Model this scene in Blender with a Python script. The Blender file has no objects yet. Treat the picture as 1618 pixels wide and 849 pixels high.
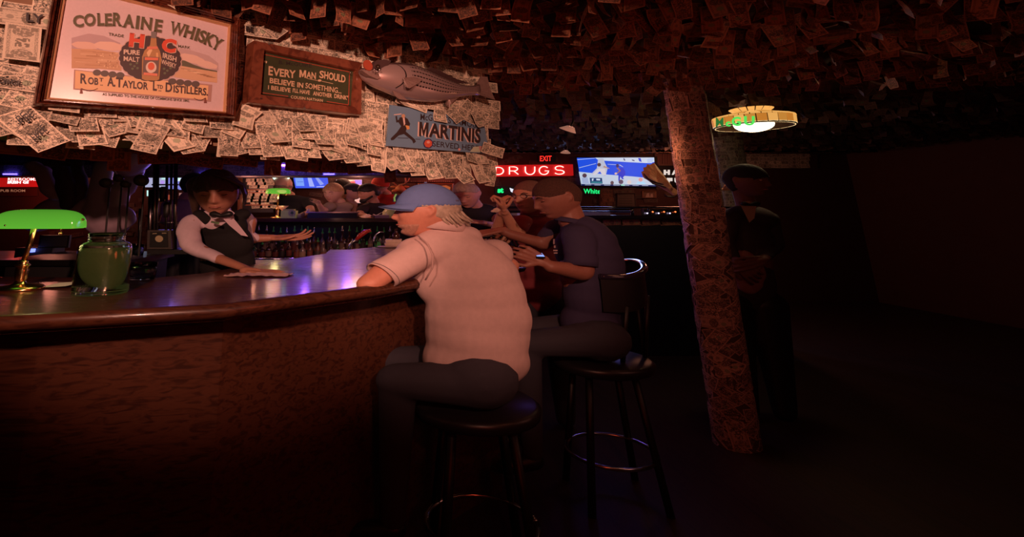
import bpy, bmesh, math, random
from mathutils import Vector, Matrix, Euler
import numpy as np
random.seed(7)
R_ = math.radians
SC = bpy.context.scene
COL = SC.collection
# ------------------------------------------------------------------ camera
CAMZ = 1.30
FPX, PPX, PPY = 600.0, 600.0, 223.0            # focal length and principal point in pixels of the 1618 x 849 frame
PITCH = math.atan(110/600)
cd = bpy.data.cameras.new('camera'); cam = bpy.data.objects.new('camera', cd); COL.objects.link(cam)
cd.sensor_fit = 'HORIZONTAL'; cd.sensor_width = 36; cd.lens = FPX/1618*36
cd.shift_x = (809-PPX)/1618; cd.shift_y = -(424.5-PPY)/1618
cd.clip_start = 0.02; cd.clip_end = 60
cam.location = (0, 0, CAMZ); cam.rotation_euler = (math.pi/2+PITCH, 0, 0)
SC.camera = cam
# ------------------------------------------------------------------ world, exposure
w = bpy.data.worlds.new('world'); SC.world = w; w.use_nodes = True
w.node_tree.nodes['Background'].inputs[0].default_value = (0.10, 0.03, 0.02, 1)
w.node_tree.nodes['Background'].inputs[1].default_value = 0.05
SC.view_settings.view_transform = 'Standard'; SC.view_settings.look = 'None'
SC.view_settings.gamma = 1; SC.view_settings.exposure = 0.0
SC.view_settings.use_curve_mapping = False
# ------------------------------------------------------------------ lamps of the room and added fills
def lamp(kind, loc, color, energy, size=0.1, target=None, spot=None, blend=0.5, name='room_and_fill_light'):
    l = bpy.data.lights.new(name, kind); l.color = color; l.energy = energy
    if kind == 'AREA': l.size = size
    else: l.shadow_soft_size = size
    if kind == 'SPOT': l.spot_size = R_(spot); l.spot_blend = blend
    o = bpy.data.objects.new(name, l); COL.objects.link(o); o.location = loc
    if target is not None:
        o.rotation_euler = (Vector(target)-Vector(loc)).to_track_quat('-Z', 'Y').to_euler()
    return o
# warm picture spots washing the bill wall from the front of the room
lamp('SPOT', (-0.45, -0.75, CAMZ+0.69), (1.0, 0.46, 0.33), 150, 0.04, (-0.62, 1.45, CAMZ+0.26), 50, 0.45)
lamp('SPOT', (0.55, -0.6, CAMZ+0.69), (1.0, 0.45, 0.31), 100, 0.04, (0.34, 1.9, CAMZ+0.10), 46, 0.6)
# added fills: red bounce for the ceiling, warm light for fringe and column
lamp('POINT', (0.6, -0.2, CAMZ+0.05), (1.0, 0.08, 0.03), 5.5, 0.2)
lamp('POINT', (-0.7, 0.75, CAMZ-0.02), (1.0, 0.26, 0.12), 0.28, 0.08)
lamp('POINT', (1.75, 1.1, CAMZ-0.02), (1.0, 0.34, 0.24), 2.4, 0.2)
lamp('POINT', (1.0, 0.85, CAMZ+0.12), (1.0, 0.24, 0.10), 1.1, 0.12)
lamp('POINT', (1.5, 1.75, CAMZ+0.30), (1.0, 0.34, 0.16), 0.55, 0.06)
lamp('POINT', (0.6, 2.35, CAMZ+0.45), (1.0, 0.12, 0.06), 1.5, 0.2)
# back of the house: added warm and violet fills, blue strip light, neon red
lamp('POINT', (-0.4, 5.35, CAMZ+0.55), (1.0, 0.42, 0.26), 15, 0.3)
lamp('POINT', (-1.5, 4.3, CAMZ+0.30), (1.0, 0.36, 0.22), 7, 0.15)
lamp('POINT', (-4.2, 5.0, CAMZ+0.55), (1.0, 0.30, 0.2), 8, 0.15)
lamp('SPOT', (-1.0, 3.3, CAMZ+0.20), (0.18, 0.14, 1.0), 4, 0.06, (-0.9, 4.2, CAMZ+0.42), 110, 0.8)
lamp('POINT', (-1.35, 2.6, CAMZ+0.15), (0.30, 0.18, 1.0), 1.5, 0.08)  # added violet fill near mannequin and bartender
lamp('SPOT', (-0.33, 4.0, CAMZ+0.30), (0.26, 0.09, 1.0), 9, 0.04, (-0.25, 2.0, CAMZ-0.3), 70, 0.6)  # violet spots added so the bar top picks up purple
lamp('SPOT', (-0.75, 4.0, CAMZ+0.33), (0.30, 0.10, 1.0), 4, 0.04, (-0.6, 2.0, CAMZ-0.3), 60, 0.6)
lamp('POINT', (-0.25, 4.35, CAMZ+0.30), (1.0, 0.42, 0.26), 2.4, 0.08)  # added warm fill in front of the far patrons
lamp('POINT', (-1.15, 4.3, CAMZ+0.28), (1.0, 0.40, 0.24), 1.2, 0.08)
lamp('POINT', (1.55, 3.1, CAMZ+0.15), (0.30, 0.16, 1.0), 1.6, 0.1)
lamp('POINT', (0.95, 5.2, CAMZ+0.6), (1.0, 0.12, 0.06), 9, 0.15)
lamp('POINT', (4.2, 5.0, CAMZ+0.7), (1.0, 0.35, 0.2), 8, 0.15)
# ------------------------------------------------------------------ frames of reference
# The photograph is squeezed in height; the place is built in a roomy frame U and written with these factors.
KY, KZ = 0.69, 0.66
M = 1.3
cp, sp = math.cos(PITCH), math.sin(PITCH)
def ray(px, py):
    u = (px-PPX)/FPX; v = (PPY-py)/FPX
    return Vector((u, cp-v*sp, sp+v*cp))
def toU(p): return Vector((p[0], p[1]/KY, p[2]/KZ))
def toW(p): return Vector((p[0], p[1]*KY, p[2]*KZ))
def P(px, py, Y):
    d = ray(px, py); k = Y/d.y
    return toU(Vector((d.x*k, Y, CAMZ+d.z*k)))
def PX(Y): return Y/FPX             # U length of one pixel of width at depth Y
class Plane:
    """upright plane in U: a point, a horizontal direction, the up direction and a normal towards the viewer"""
    def __init__(s, o, d, lean=0.0):
        s.o = Vector(o); s.d = Vector(d).normalized()
        s.n = s.d.cross(Vector((0, 0, 1))).normalized()
        s.u = Vector((0, 0, 1))
        if lean:
            q = Matrix.Rotation(lean, 3, s.d); s.u = q @ s.u; s.n = q @ s.n
    def off(s, k):
        p = Plane(s.o+s.n*k, s.d); p.u = s.u.copy(); p.n = s.n.copy(); return p
    def hit(s, px, py):
        d = ray(px, py); dU = toU(d); c = toU(Vector((0, 0, CAMZ)))
        t = (s.o-c).dot(s.n)/dU.dot(s.n)
        return c+dU*t
    def at(s, a, b, k=0): return s.o+s.d*a+s.u*b+s.n*k
# ------------------------------------------------------------------ object helpers
def mk(name, V, F, mat=None, parent=None, smooth=False, uv=None, rnd=None, origin=None, edges=None, raw=False):
    """V in U (written with the height and depth factors); one mesh object with its origin at its base"""
    A = np.array([tuple(v) for v in V], dtype=float).reshape(-1, 3)
    if not raw: A = A*np.array([1, KY, KZ])
    mn, mx = A.min(0), A.max(0)
    o = np.array([(mn[0]+mx[0])/2, (mn[1]+mx[1])/2, mn[2]]) if origin is None else np.array(tuple(origin))
    me = bpy.data.meshes.new(name); me.from_pydata((A-o).tolist(), edges or [], F); me.update()
    if mat is not None:
        for m_ in (mat if isinstance(mat, (list, tuple)) else [mat]): me.materials.append(m_)
    if smooth: me.polygons.foreach_set('use_smooth', [True]*len(me.polygons))
    if uv is not None:
        l = me.uv_layers.new(name='UVMap')
        for lp in me.loops: l.data[lp.index].uv = uv[lp.vertex_index]
    if rnd is not None:
        a = me.attributes.new('rnd', 'FLOAT', 'POINT')
        a.data.foreach_set('value', list(rnd) if hasattr(rnd, '__len__') else [rnd]*len(A))
    ob = bpy.data.objects.new(name, me); COL.objects.link(ob)
    ob.location = Vector(o)
    if parent is not None:
        ob.parent = parent; ob.location = Vector(o)-gloc(parent)
    return ob
def gloc(o):
    l = o.location.copy()
    while o.parent: o = o.parent; l = l+o.location
    return l
def tag(o, label=None, cat=None, group=None, kind=None):
    if label: o['label'] = label
    if cat: o['category'] = cat
    if group: o['group'] = group
    if kind: o['kind'] = kind
    return o
def thing(name, label, cat, locU, group=None):
    o = bpy.data.objects.new(name, None); COL.objects.link(o); o.location = toW(locU); o.empty_display_size = 0.05
    return tag(o, label, cat, group)
def dup(root, dU, label=None, group=None, parent=None):
    c = root.copy(); COL.objects.link(c)
    if parent is None: c.location = root.location+toW(dU)
    else: c.parent = parent
    if label: c['label'] = label
    if group: c['group'] = group
    for ch in root.children: dup(ch, None, parent=c)
    return c
class MB:
    def __init__(s): s.V = []; s.F = []; s.UV = []
    def add(s, V, F, uv=None):
        n = len(s.V); s.V += [Vector(v) for v in V]; s.F += [[i+n for i in f] for f in F]
        s.UV += uv if uv else [(0, 0)]*len(V); return s
    def quad(s, a, b, c, d): return s.add([a, b, c, d], [(0, 1, 2, 3)], [(0, 0), (1, 0), (1, 1), (0, 1)])
    def poly(s, pts): return s.add(pts, [list(range(len(pts)))])
    def hexa(s, b, t):               # bottom four and top four corners
        return s.add(list(b)+list(t), [(3, 2, 1, 0), (4, 5, 6, 7), (0, 1, 5, 4), (1, 2, 6, 5), (2, 3, 7, 6), (3, 0, 4, 7)])
    def box(s, lo, hi):
        x0, y0, z0 = lo; x1, y1, z1 = hi
        return s.hexa([(x0, y0, z0), (x1, y0, z0), (x1, y1, z0), (x0, y1, z0)], [(x0, y0, z1), (x1, y0, z1), (x1, y1, z1), (x0, y1, z1)])
    def bar(s, a, b, w, h, up=Vector((0, 0, 1))):
        a = Vector(a); b = Vector(b); d = (b-a).normalized(); r = d.cross(up)
        r = r.normalized() if r.length > 1e-5 else Vector((1, 0, 0)); u = r.cross(d)
        q = [r*w/2*i+u*h/2*j for i, j in ((-1, -1), (1, -1), (1, 1), (-1, 1))]
        return s.hexa([a+k for k in q], [b+k for k in q])
    def slab(s, pl, pts, t):         # polygon pts (U points on plane pl) thickened by t along the normal
        n = len(pts); pts = [Vector(p) for p in pts]
        return s.add(pts+[p+pl.n*t for p in pts], [list(range(n))[::-1], list(range(n, 2*n))]+[(i, (i+1) % n, (i+1) % n+n, i+n) for i in range(n)])
    def tube(s, pts, r, seg=8, cap=True):
        pts = [Vector(p) for p in pts]; n = len(pts); rs = r if hasattr(r, '__len__') else [r]*n
        V = []; prev = None
        for i, p in enumerate(pts):
            t = (pts[min(i+1, n-1)]-pts[max(i-1, 0)]).normalized()
            if prev is None:
                a = t.orthogonal().normalized()
            else:
                a = (prev-t*prev.dot(t)).normalized()
            prev = a; b = t.cross(a)
            V += [p+(a*math.cos(2*math.pi*k/seg)+b*math.sin(2*math.pi*k/seg))*rs[i] for k in range(seg)]
        F = [(i*seg+k, i*seg+(k+1) % seg, (i+1)*seg+(k+1) % seg, (i+1)*seg+k) for i in range(n-1) for k in range(seg)]
        if cap: F += [list(range(seg))[::-1], list(range((n-1)*seg, n*seg))]
        return s.add(V, F)
    def lathe(s, c, prof, seg=24, M3=None):
        """prof: (radius, height) pairs; closed where the radius is 0"""
        c = Vector(c); V = []; n = len(prof)
        for r, z in prof:
            for k in range(seg):
                v = Vector((r*math.cos(2*math.pi*k/seg), r*math.sin(2*math.pi*k/seg), z))
                V.append(c+(M3 @ v if M3 is not None else v))
        F = [(i*seg+k, i*seg+(k+1) % seg, (i+1)*seg+(k+1) % seg, (i+1)*seg+k) for i in range(n-1) for k in range(seg)]
        return s.add(V, F)
    def ell(s, c, rad, M3=None, su=14, sv=10):
        c = Vector(c); V = []
        for j in range(sv+1):
            th = math.pi*j/sv
            for i in range(su):
                ph = 2*math.pi*i/su
                v = Vector((rad[0]*math.sin(th)*math.cos(ph), rad[1]*math.sin(th)*math.sin(ph), rad[2]*math.cos(th)))
                V.append(c+(M3 @ v if M3 is not None else v))
        F = [(j*su+i, (j+1)*su+i, (j+1)*su+(i+1) % su, j*su+(i+1) % su) for j in range(sv) for i in range(su)]
        return s.add(V, F)
    def cap(s, a, ra, b, rb, su=12):
        a = Vector(a); b = Vector(b); d = b-a
        L = d.length; t = d.normalized() if L > 1e-6 else Vector((0, 0, 1))
        x = t.orthogonal().normalized(); y = t.cross(x); V = []
        rings = [(a, ra, q) for q in (-90, -60, -30, 0)]+[(b, rb, q) for q in (0, 30, 60, 90)]
        for c, r, q in rings:
            for k in range(su):
                ph = 2*math.pi*k/su
                V.append(c+t*(r*math.sin(R_(q)))+(x*math.cos(ph)+y*math.sin(ph))*(r*math.cos(R_(q))+1e-5))
        n = len(rings)
        F = [(i*su+k, i*su+(k+1) % su, (i+1)*su+(k+1) % su, (i+1)*su+k) for i in range(n-1) for k in range(su)]
        F += [list(range(su))[::-1], list(range((n-1)*su, n*su))]
        return s.add(V, F)
    def build(s, name, mat, parent=None, smooth=False, **k): return mk(name, s.V, s.F, mat, parent, smooth, **k)
    def ubuild(s, name, mat, parent=None, smooth=True, **k): return mk(name, s.V, s.F, mat, parent, smooth, uv=s.UV, **k)
    def blob(s, name, mat, parent=None, voxel=0.008, smooth=4, disp=None, **k):
        """weld everything gathered into ONE continuous surface"""
        me = bpy.data.meshes.new('tmp'); me.from_pydata([tuple(v) for v in s.V], [], s.F); me.update()
        bm = bmesh.new(); bm.from_mesh(me); bmesh.ops.remove_doubles(bm, verts=bm.verts, dist=1e-5)
        bmesh.ops.recalc_face_normals(bm, faces=bm.faces); bm.to_mesh(me); bm.free()
        o = bpy.data.objects.new('tmp', me); COL.objects.link(o)
        m = o.modifiers.new('r', 'REMESH'); m.mode = 'VOXEL'; m.voxel_size = voxel
        if smooth:
            q = o.modifiers.new('s', 'SMOOTH'); q.factor = 0.5; q.iterations = smooth
        dg = bpy.context.evaluated_depsgraph_get(); ev = o.evaluated_get(dg); e = ev.to_mesh()
        n = len(e.vertices); A = np.empty(n*3); e.vertices.foreach_get('co', A); A = A.reshape(-1, 3)
        if disp:
            N = np.empty(n*3); e.vertices.foreach_get('normal', N); N = N.reshape(-1, 3)
            A = A+N*disp(A)[:, None]
        F = [tuple(p.vertices) for p in e.polygons]
        ev.to_mesh_clear(); bpy.data.objects.remove(o); bpy.data.meshes.remove(me)
        return mk(name, A, F, mat, parent, True, **k)
# ------------------------------------------------------------------ materials
class NX:                            # tiny expression builder for shader math
    def __init__(s, nt, sock): s.nt = nt; s.s = sock
    def _op(s, op, *a):
        n = s.nt.nodes.new('ShaderNodeMath'); n.operation = op
        for i, v in enumerate((s,)+a):
            if isinstance(v, NX): s.nt.links.new(v.s, n.inputs[i])
            else: n.inputs[i].default_value = v
        return NX(s.nt, n.outputs[0])
    def __add__(s, o): return s._op('ADD', o)
    def __sub__(s, o): return s._op('SUBTRACT', o)
    def __mul__(s, o): return s._op('MULTIPLY', o)
    def __truediv__(s, o): return s._op('DIVIDE', o)
    def lt(s, o): return s._op('LESS_THAN', o)
    def gt(s, o): return s._op('GREATER_THAN', o)
    def abs(s): return s._op('ABSOLUTE')
    def max(s, o): return s._op('MAXIMUM', o)
    def min(s, o): return s._op('MINIMUM', o)
    def sin(s): return s._op('SINE')
    def fract(s): return s._op('FRACT')
    def inv(s): return s._op('MULTIPLY', -1)+1
def newmat(name):
    m = bpy.data.materials.new(name); m.use_nodes = True; return m, m.node_tree, m.node_tree.nodes['Principled BSDF']
def lnk(nt, x, inp): nt.links.new(x.s if isinstance(x, NX) else x, inp)
def mixc(nt, f, a, b):
    n = nt.nodes.new('ShaderNodeMix'); n.data_type = 'RGBA'
    if isinstance(f, (int, float)): n.inputs[0].default_value = f
    else: lnk(nt, f, n.inputs[0])
    for v, i in ((a, 6), (b, 7)):
        if isinstance(v, tuple): n.inputs[i].default_value = (*v[:3], 1)
        else: lnk(nt, v, n.inputs[i])
    return n.outputs[2]
def noise(nt, vec, scale, detail=2, dist=0):
    n = nt.nodes.new('ShaderNodeTexNoise'); n.inputs['Scale'].default_value = scale; n.inputs['Detail'].default_value = detail
    n.inputs['Distortion'].default_value = dist
    if vec is not None: lnk(nt, vec, n.inputs['Vector'])
    return NX(nt, n.outputs['Fac'])
_MC = {}
def mat(name, col, rough=0.6, metal=0.0, emit=0.0, var=0.15, nscale=40, bump=0.0, coat=0.0, sheen=0.0, ecol=None):
    if name in _MC: return _MC[name]
    m, nt, b = newmat(name); _MC[name] = m
    tc = nt.nodes.new('ShaderNodeTexCoord').outputs['Object']
    nz = noise(nt, tc, nscale, 3)
    dark = tuple(c*(1-var) for c in col); lite = tuple(min(1, c*(1+var)) for c in col)
    c = mixc(nt, nz, dark, lite)
    lnk(nt, c, b.inputs['Base Color'])
    b.inputs['Roughness'].default_value = rough; b.inputs['Metallic'].default_value = metal
    if coat: b.inputs['Coat Weight'].default_value = coat; b.inputs['Coat Roughness'].default_value = 0.08
    if sheen: b.inputs['Sheen Weight'].default_value = sheen
    if emit:
        b.inputs['Emission Color'].default_value = (*(ecol or col), 1); b.inputs['Emission Strength'].default_value = emit
    if bump:
        bp = nt.nodes.new('ShaderNodeBump'); bp.inputs['Strength'].default_value = bump; bp.inputs['Distance'].default_value = 0.004
        lnk(nt, nz, bp.inputs['Height']); nt.links.new(bp.outputs[0], b.inputs['Normal'])
    return m
def glow(name, col, s):
    return mat(name, tuple(c*0.5 for c in col), 0.5, emit=s, ecol=col, var=0.02)
def wood(name, c1, c2, rough=0.35, scale=(3, 40, 40), coat=0.3):
    m, nt, b = newmat(name)
    tc = nt.nodes.new('ShaderNodeTexCoord').outputs['Object']
    mp = nt.nodes.new('ShaderNodeMapping'); mp.inputs['Scale'].default_value = scale; nt.links.new(tc, mp.inputs[0])
    nz = noise(nt, mp.outputs[0], 1.6, 5, 1.2)
    f = (nz*14).sin()*0.25+nz
    lnk(nt, mixc(nt, f, c1, c2), b.inputs['Base Color']); b.inputs['Roughness'].default_value = rough
    b.inputs['Coat Weight'].default_value = coat; b.inputs['Coat Roughness'].default_value = 0.12
    bp = nt.nodes.new('ShaderNodeBump'); bp.inputs['Strength'].default_value = 0.25; bp.inputs['Distance'].default_value = 0.002
    lnk(nt, nz, bp.inputs['Height']); nt.links.new(bp.outputs[0], b.inputs['Normal'])
    return m
def glass(name, col, rough=0.03, ior=1.45):
    m, nt, b = newmat(name)
    b.inputs['Base Color'].default_value = (*col, 1); b.inputs['Roughness'].default_value = rough
    b.inputs['Transmission Weight'].default_value = 1.0; b.inputs['IOR'].default_value = ior
    return m
def bill_material(name, paper, ink, dull=1.0):
    m, nt, b = newmat(name)
    uvn = nt.nodes.new('ShaderNodeUVMap'); uvn.uv_map = 'UVMap'
    sx = nt.nodes.new('ShaderNodeSeparateXYZ'); nt.links.new(uvn.outputs[0], sx.inputs[0])
    u = NX(nt, sx.outputs[0]); v = NX(nt, sx.outputs[1])
    at = nt.nodes.new('ShaderNodeAttribute'); at.attribute_name = 'rnd'; r = NX(nt, at.outputs['Fac'])
    du = (u-0.5).abs(); dv = (v-0.5).abs()
    # distance from the paper edge, in units of the short side
    e = ((du*-1+0.5)*2.35).min(dv*-1+0.5)
    cb = nt.nodes.new('ShaderNodeCombineXYZ'); lnk(nt, u*2.35+r*37, cb.inputs[0]); lnk(nt, v+r*91, cb.inputs[1]); vec = cb.outputs[0]
    fine = noise(nt, vec, 34, 2)
    med = noise(nt, vec, 11, 2)
    back = r.gt(0.45)                                  # half of them show the reverse
    band = e.gt(0.07)*e.lt(0.17)                       # ornate frame
    inband = band*(fine.gt(0.50))
    # portrait oval and the seals
    def disc(cu, cv, ru, rv):
        a = (u-cu)/ru; c_ = (v-cv)/rv
        return (a*a+c_*c_).lt(1.0)
    port = disc(0.5, 0.5, 0.115, 0.38)
    ring = disc(0.5, 0.5, 0.135, 0.44)*port.inv()
    seal = disc(0.74, 0.47, 0.065, 0.16); seal2 = disc(0.24, 0.5, 0.05, 0.13)
    corner = du.gt(0.36)*du.lt(0.45)*dv.gt(0.2)*dv.lt(0.40)
    lines = ((v*44).sin().gt(0.3))*med.gt(0.52)*e.gt(0.2)
    face = port*(med.gt(0.42)*0.75+0.15)
    front_d = (face.max(inband*0.85)).max(lines*0.45*port.inv()*seal.inv()).max(corner*fine.gt(0.4)*0.8).max(seal2*0.55*fine.gt(0.3))
    one = (du.lt(0.15)*dv.lt(0.20)*(noise(nt, vec, 8, 0).gt(0.47)))*0.9
    roun = (disc(0.2, 0.5, 0.12, 0.3).max(disc(0.8, 0.5, 0.12, 0.3)))*(med.gt(0.45)*0.6+0.2)
    back_d = one.max(roun).max(inband*0.9).max(e.gt(0.17)*fine.gt(0.56)*0.4).max(corner*0.8)
    dark = back*back_d+back.inv()*front_d
    dark = dark*e.gt(0.055)
    # marker scribbles: contour lines of a smooth noise, in rows
    n2 = nt.nodes.new('ShaderNodeMapping'); n2.inputs['Scale'].default_value = (1.3, 1, 1); nt.links.new(vec, n2.inputs[0])
    sc = noise(nt, n2.outputs[0], 5.5, 1.5, 0.6)
    scr = ((sc-0.5).abs().lt(0.022)).max((sc-0.42).abs().lt(0.015))*e.gt(0.04)*((r*7.3).fract().gt(0.3))
    col = mixc(nt, dark*0.82, paper, ink)
    col = mixc(nt, seal*back.inv()*0.5, col, (0.05, 0.28, 0.12))
    col = mixc(nt, scr, col, (0.012, 0.010, 0.012))
    tint = (r*13.7).fract()*0.35+0.72*dull
    hs = nt.nodes.new('ShaderNodeHueSaturation'); lnk(nt, tint, hs.inputs['Value']); lnk(nt, col, hs.inputs['Color'])
    nt.links.new(hs.outputs[0], b.inputs['Base Color'])
    b.inputs['Roughness'].default_value = 0.75
    return m
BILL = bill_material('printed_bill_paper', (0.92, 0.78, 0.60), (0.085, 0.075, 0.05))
BILLD = bill_material('printed_bill_paper_shaded', (0.42, 0.15, 0.075), (0.035, 0.014, 0.008), 0.9)  # shaded copy: dim red ceiling light put into the paper colour
BILLX = bill_material('printed_bill_paper_dim', (0.20, 0.10, 0.075), (0.06, 0.03, 0.025), 0.8)  # darker shaded copy for the far ceiling and back wall
BLK = mat('black_paint', (0.012, 0.010, 0.011), 0.45)
SKIN = mat('skin', (0.62, 0.30, 0.20), 0.5, var=0.12, nscale=60)
SKIND = mat('skin_tan', (0.48, 0.22, 0.14), 0.5, var=0.12, nscale=60)
SKINP = mat('skin_fair', (0.74, 0.42, 0.32), 0.5, var=0.12, nscale=60)
GOLD = mat('brass', (0.85, 0.55, 0.22), 0.2, 1.0)
CHROME = mat('chrome', (0.62, 0.60, 0.62), 0.18, 1.0)
STEEL = mat('dark_steel', (0.16, 0.14, 0.15), 0.3, 1.0)
WHITEP = mat('white_paint', (0.85, 0.80, 0.74), 0.5)
DWOOD = wood('dark_wood', (0.035, 0.010, 0.006), (0.10, 0.032, 0.016))
# ------------------------------------------------------------------ lettering
_TC = {}
def text_mesh(s, bold=0.0, space=1.0):
    if any(c in s for c in 'MW'): bold = min(bold, 0.012)
    k = (s, bold, space)
    if k in _TC: return _TC[k]
    c = bpy.data.curves.new('t', 'FONT'); c.body = s; c.offset = bold; c.resolution_u = 3; c.space_character = space; c.fill_mode = 'FRONT'
    o = bpy.data.objects.new('t', c); COL.objects.link(o)
    dg = bpy.context.evaluated_depsgraph_get(); e = o.evaluated_get(dg).to_mesh()
    V = [tuple(v.co) for v in e.vertices]; F = [tuple(p.vertices) for p in e.polygons]
    o.evaluated_get(dg).to_mesh_clear(); bpy.data.objects.remove(o)
    A = np.array(V); mn, mx = A.min(0), A.max(0)
    A = (A-mn)/np.maximum(mx-mn, 1e-6)
    _TC[k] = (A, F, (mx-mn)); return _TC[k]
def letters(name, s, pl, bl, br, tr, tl, material, parent, bold=0.0, lift=0.001, space=1.0, bend=0.0, thick=0.0, label=None):
    """text fitted to the quad of picture corners bl, br, tr, tl lying on plane pl; bend lifts the middle"""
    A, F, _ = text_mesh(s, bold, space)
    c = [pl.hit(*q) for q in (bl, br, tr, tl)]
    V = []
    for x, y, _z in A:
        p = (c[0]*(1-x)+c[1]*x)*(1-y)+(c[3]*(1-x)+c[2]*x)*y
        V.append(p+pl.n*lift+pl.u*(bend*4*x*(1-x)))
    if thick:
        n = len(V); V2 = V+[v+pl.n*thick for v in V]
        F2 = [tuple(i+n for i in f) for f in F]
        ed = {}
        for f in F:
            for i in range(len(f)):
                a, b_ = f[i], f[(i+1) % len(f)]
                if (b_, a) in ed: del ed[(b_, a)]
                else: ed[(a, b_)] = 1
        F2 += [(a, b_, b_+n, a+n) for a, b_ in ed]
        V, F = V2, F2
    o = mk(name, V, F, material, parent)
    if label: o['label'] = label
    return o
def glyph_m(pl, bl, br, tr, tl, material, parent, lift=0.001, name='letter'):
    pts = [(0, 0), (0, 1), (.27, 1), (.5, .42), (.73, 1), (1, 1), (1, 0), (.76, 0), (.76, .58), (.57, .08), (.43, .08), (.24, .58), (.24, 0)]
    c = [pl.hit(*q) for q in (bl, br, tr, tl)]
    V = [(c[0]*(1-x)+c[1]*x)*(1-y)+(c[3]*(1-x)+c[2]*x)*y+pl.n*lift for x, y in pts]
    return mk(name, V, [list(range(13))[::-1]], material, parent)
def decal(name, pl, pts, material, parent, lift=0.0005, px=True):
    V = [(pl.hit(*p) if px else p)+pl.n*lift for p in pts]
    return mk(name, V, [list(range(len(V)))], material, parent)
def ellpts(cx, cy, rx, ry, n=28, rot=0, wav=0, wn=0):
    out = []
    for i in range(n):
        a = 2*math.pi*i/n; k = 1+wav*abs(math.sin(a*wn/2)) if wn else 1
        x, y = rx*k*math.cos(a), ry*k*math.sin(a)
        out.append((cx+x*math.cos(rot)-y*math.sin(rot), cy+x*math.sin(rot)+y*math.cos(rot)))
    return out
pt = lambda n, c, r=0.55: mat(n, c, r, var=.05, nscale=30)
def L4(x0, y0, x1_, y1_, h):         # text quad from the two ends of its baseline
    return ((x0, y0), (x1_, y1_), (x1_+(y1_-y0)/(x1_-x0)*h*0.3, y1_-h), (x0+(y1_-y0)/(x1_-x0)*h*0.3, y0-h))
# ================================================================== SETTING
def proj(U):
    W = toW(U); x, y, z = W.x, W.y, W.z-CAMZ
    zc = y*cp+z*sp; yc = -y*sp+z*cp
    return (PPX+FPX*x/zc, PPY-FPX*yc/zc) if zc > 0.05 else (1e6, 1e6)
def struct(ob): ob['kind'] = 'structure'; return ob
def wbox(name, lo, hi, m, parent=None):      # box given in written (world) metres
    b = MB(); b.box((lo[0], lo[1]/KY, lo[2]/KZ), (hi[0], hi[1]/KY, hi[2]/KZ)); return b.build(name, m, parent)
CEIL = CAMZ+0.86
dark_plaster = mat('dark_red_plaster', (0.07, 0.022, 0.016), 0.8, nscale=8)
floor_m = wood('floor_boards', (0.020, 0.009, 0.007), (0.045, 0.018, 0.012), 0.5, (30, 2, 2), 0.1)
struct(wbox('floor', (-7.2, -2.2, -0.05), (7.2, 7.1, 0), floor_m))
ceil_ob = struct(wbox('ceiling', (-7.2, -2.2, CEIL), (7.2, 7.1, CEIL+0.1), mat('ceiling_boards', (0.03, 0.012, 0.01), 0.9)))
wall_back = struct(wbox('wall_back', (-7.2, 5.8, 0), (7.2, 5.9, CEIL), dark_plaster))
struct(wbox('wall_left', (-7.3, -2.2, 0), (-7.2, 7.1, CEIL), dark_plaster))
wall_right = struct(wbox('wall_right', (7.2, -2.2, 0), (7.3, 7.1, CEIL), dark_plaster))
struct(wbox('wall_rear', (-7.2, -2.3, 0), (7.2, -2.2, CEIL), dark_plaster))
# ---- bill clad header over the bar
WD = Vector((1.92, 1/KY, 0)).normalized()
WP = Plane((-1.15, 1.15/KY, 0), WD)
def wall_s(px, py=230): return (WP.hit(px, py)-WP.o).dot(WD)
SOFF = CAMZ+0.243                                    # underside of the header
s0, s1 = -1.6, wall_s(772, 200)
b = MB()
q = [WP.at(s0, 0, -0.01), WP.at(s1, 0, -0.01), WP.at(s1, 0, -0.36), WP.at(s0, 0, -0.36)]
zb, zt = SOFF/KZ, CEIL/KZ
b.hexa([Vector((p.x, p.y, zb)) for p in q[::-1]], [Vector((p.x, p.y, zt)) for p in q[::-1]])
wall_bar = struct(b.build('wall_bar', mat('header_backing', (0.30, 0.17, 0.10), 0.8, nscale=30)))
# ---- one printed note
LB, SB = 0.203, 0.086
def bill_geo(c, a, n, L=LB, S=SB, curl=0.0, tip=0.0, wave=0.0, nu=6, nv=3, hangu=None):
    """c centre, a unit vector along the long side, n unit normal; curl bends along the long side"""
    a = a.normalized(); bb = n.cross(a).normalized(); V = []; UV = []
    ph = random.random()*6
    for i in range(nu+1):
        for j in range(nv+1):
            x = i/nu-0.5; y = j/nv-0.5
            h = curl*(x*x*4-0.33)*L*0.5+tip*(x+0.5)**2*L+wave*math.sin(x*6+y*2+ph)*S*0.35+0.0006
            V.append(c+a*(x*L)+bb*(y*S)+n*h); UV.append((i/nu, j/nv))
    F = [(i*(nv+1)+j, (i+1)*(nv+1)+j, (i+1)*(nv+1)+j+1, i*(nv+1)+j+1) for i in range(nu) for j in range(nv)]
    return V, F, UV
class Heap:
    """many notes gathered as one uncountable mass"""
    def __init__(s): s.V = []; s.F = []; s.UV = []; s.r = []
    def add(s, g):
        n = len(s.V); V, F, UV = g; s.V += V; s.F += [tuple(i+n for i in f) for f in F]; s.UV += UV; s.r += [random.random()]*len(V)
    def build(s, name, m, parent=None):
        o = mk(name, s.V, s.F, m, parent, True, uv=s.UV, rnd=s.r); o['kind'] = 'stuff'; return o
def bill(g, parent, m=BILL, name='dollar_bill', r=None):
    return mk(name, g[0], g[1], m, parent, True, uv=g[2], rnd=random.random() if r is None else r)
UPV = Vector((0, 0, 1))
def rotin(pl, deg):                                  # direction in the plane, 0 = along the wall, 90 = up
    return pl.d*math.cos(R_(deg))+pl.u*math.sin(R_(deg))
random.seed(11)
cnt = 0
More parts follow.
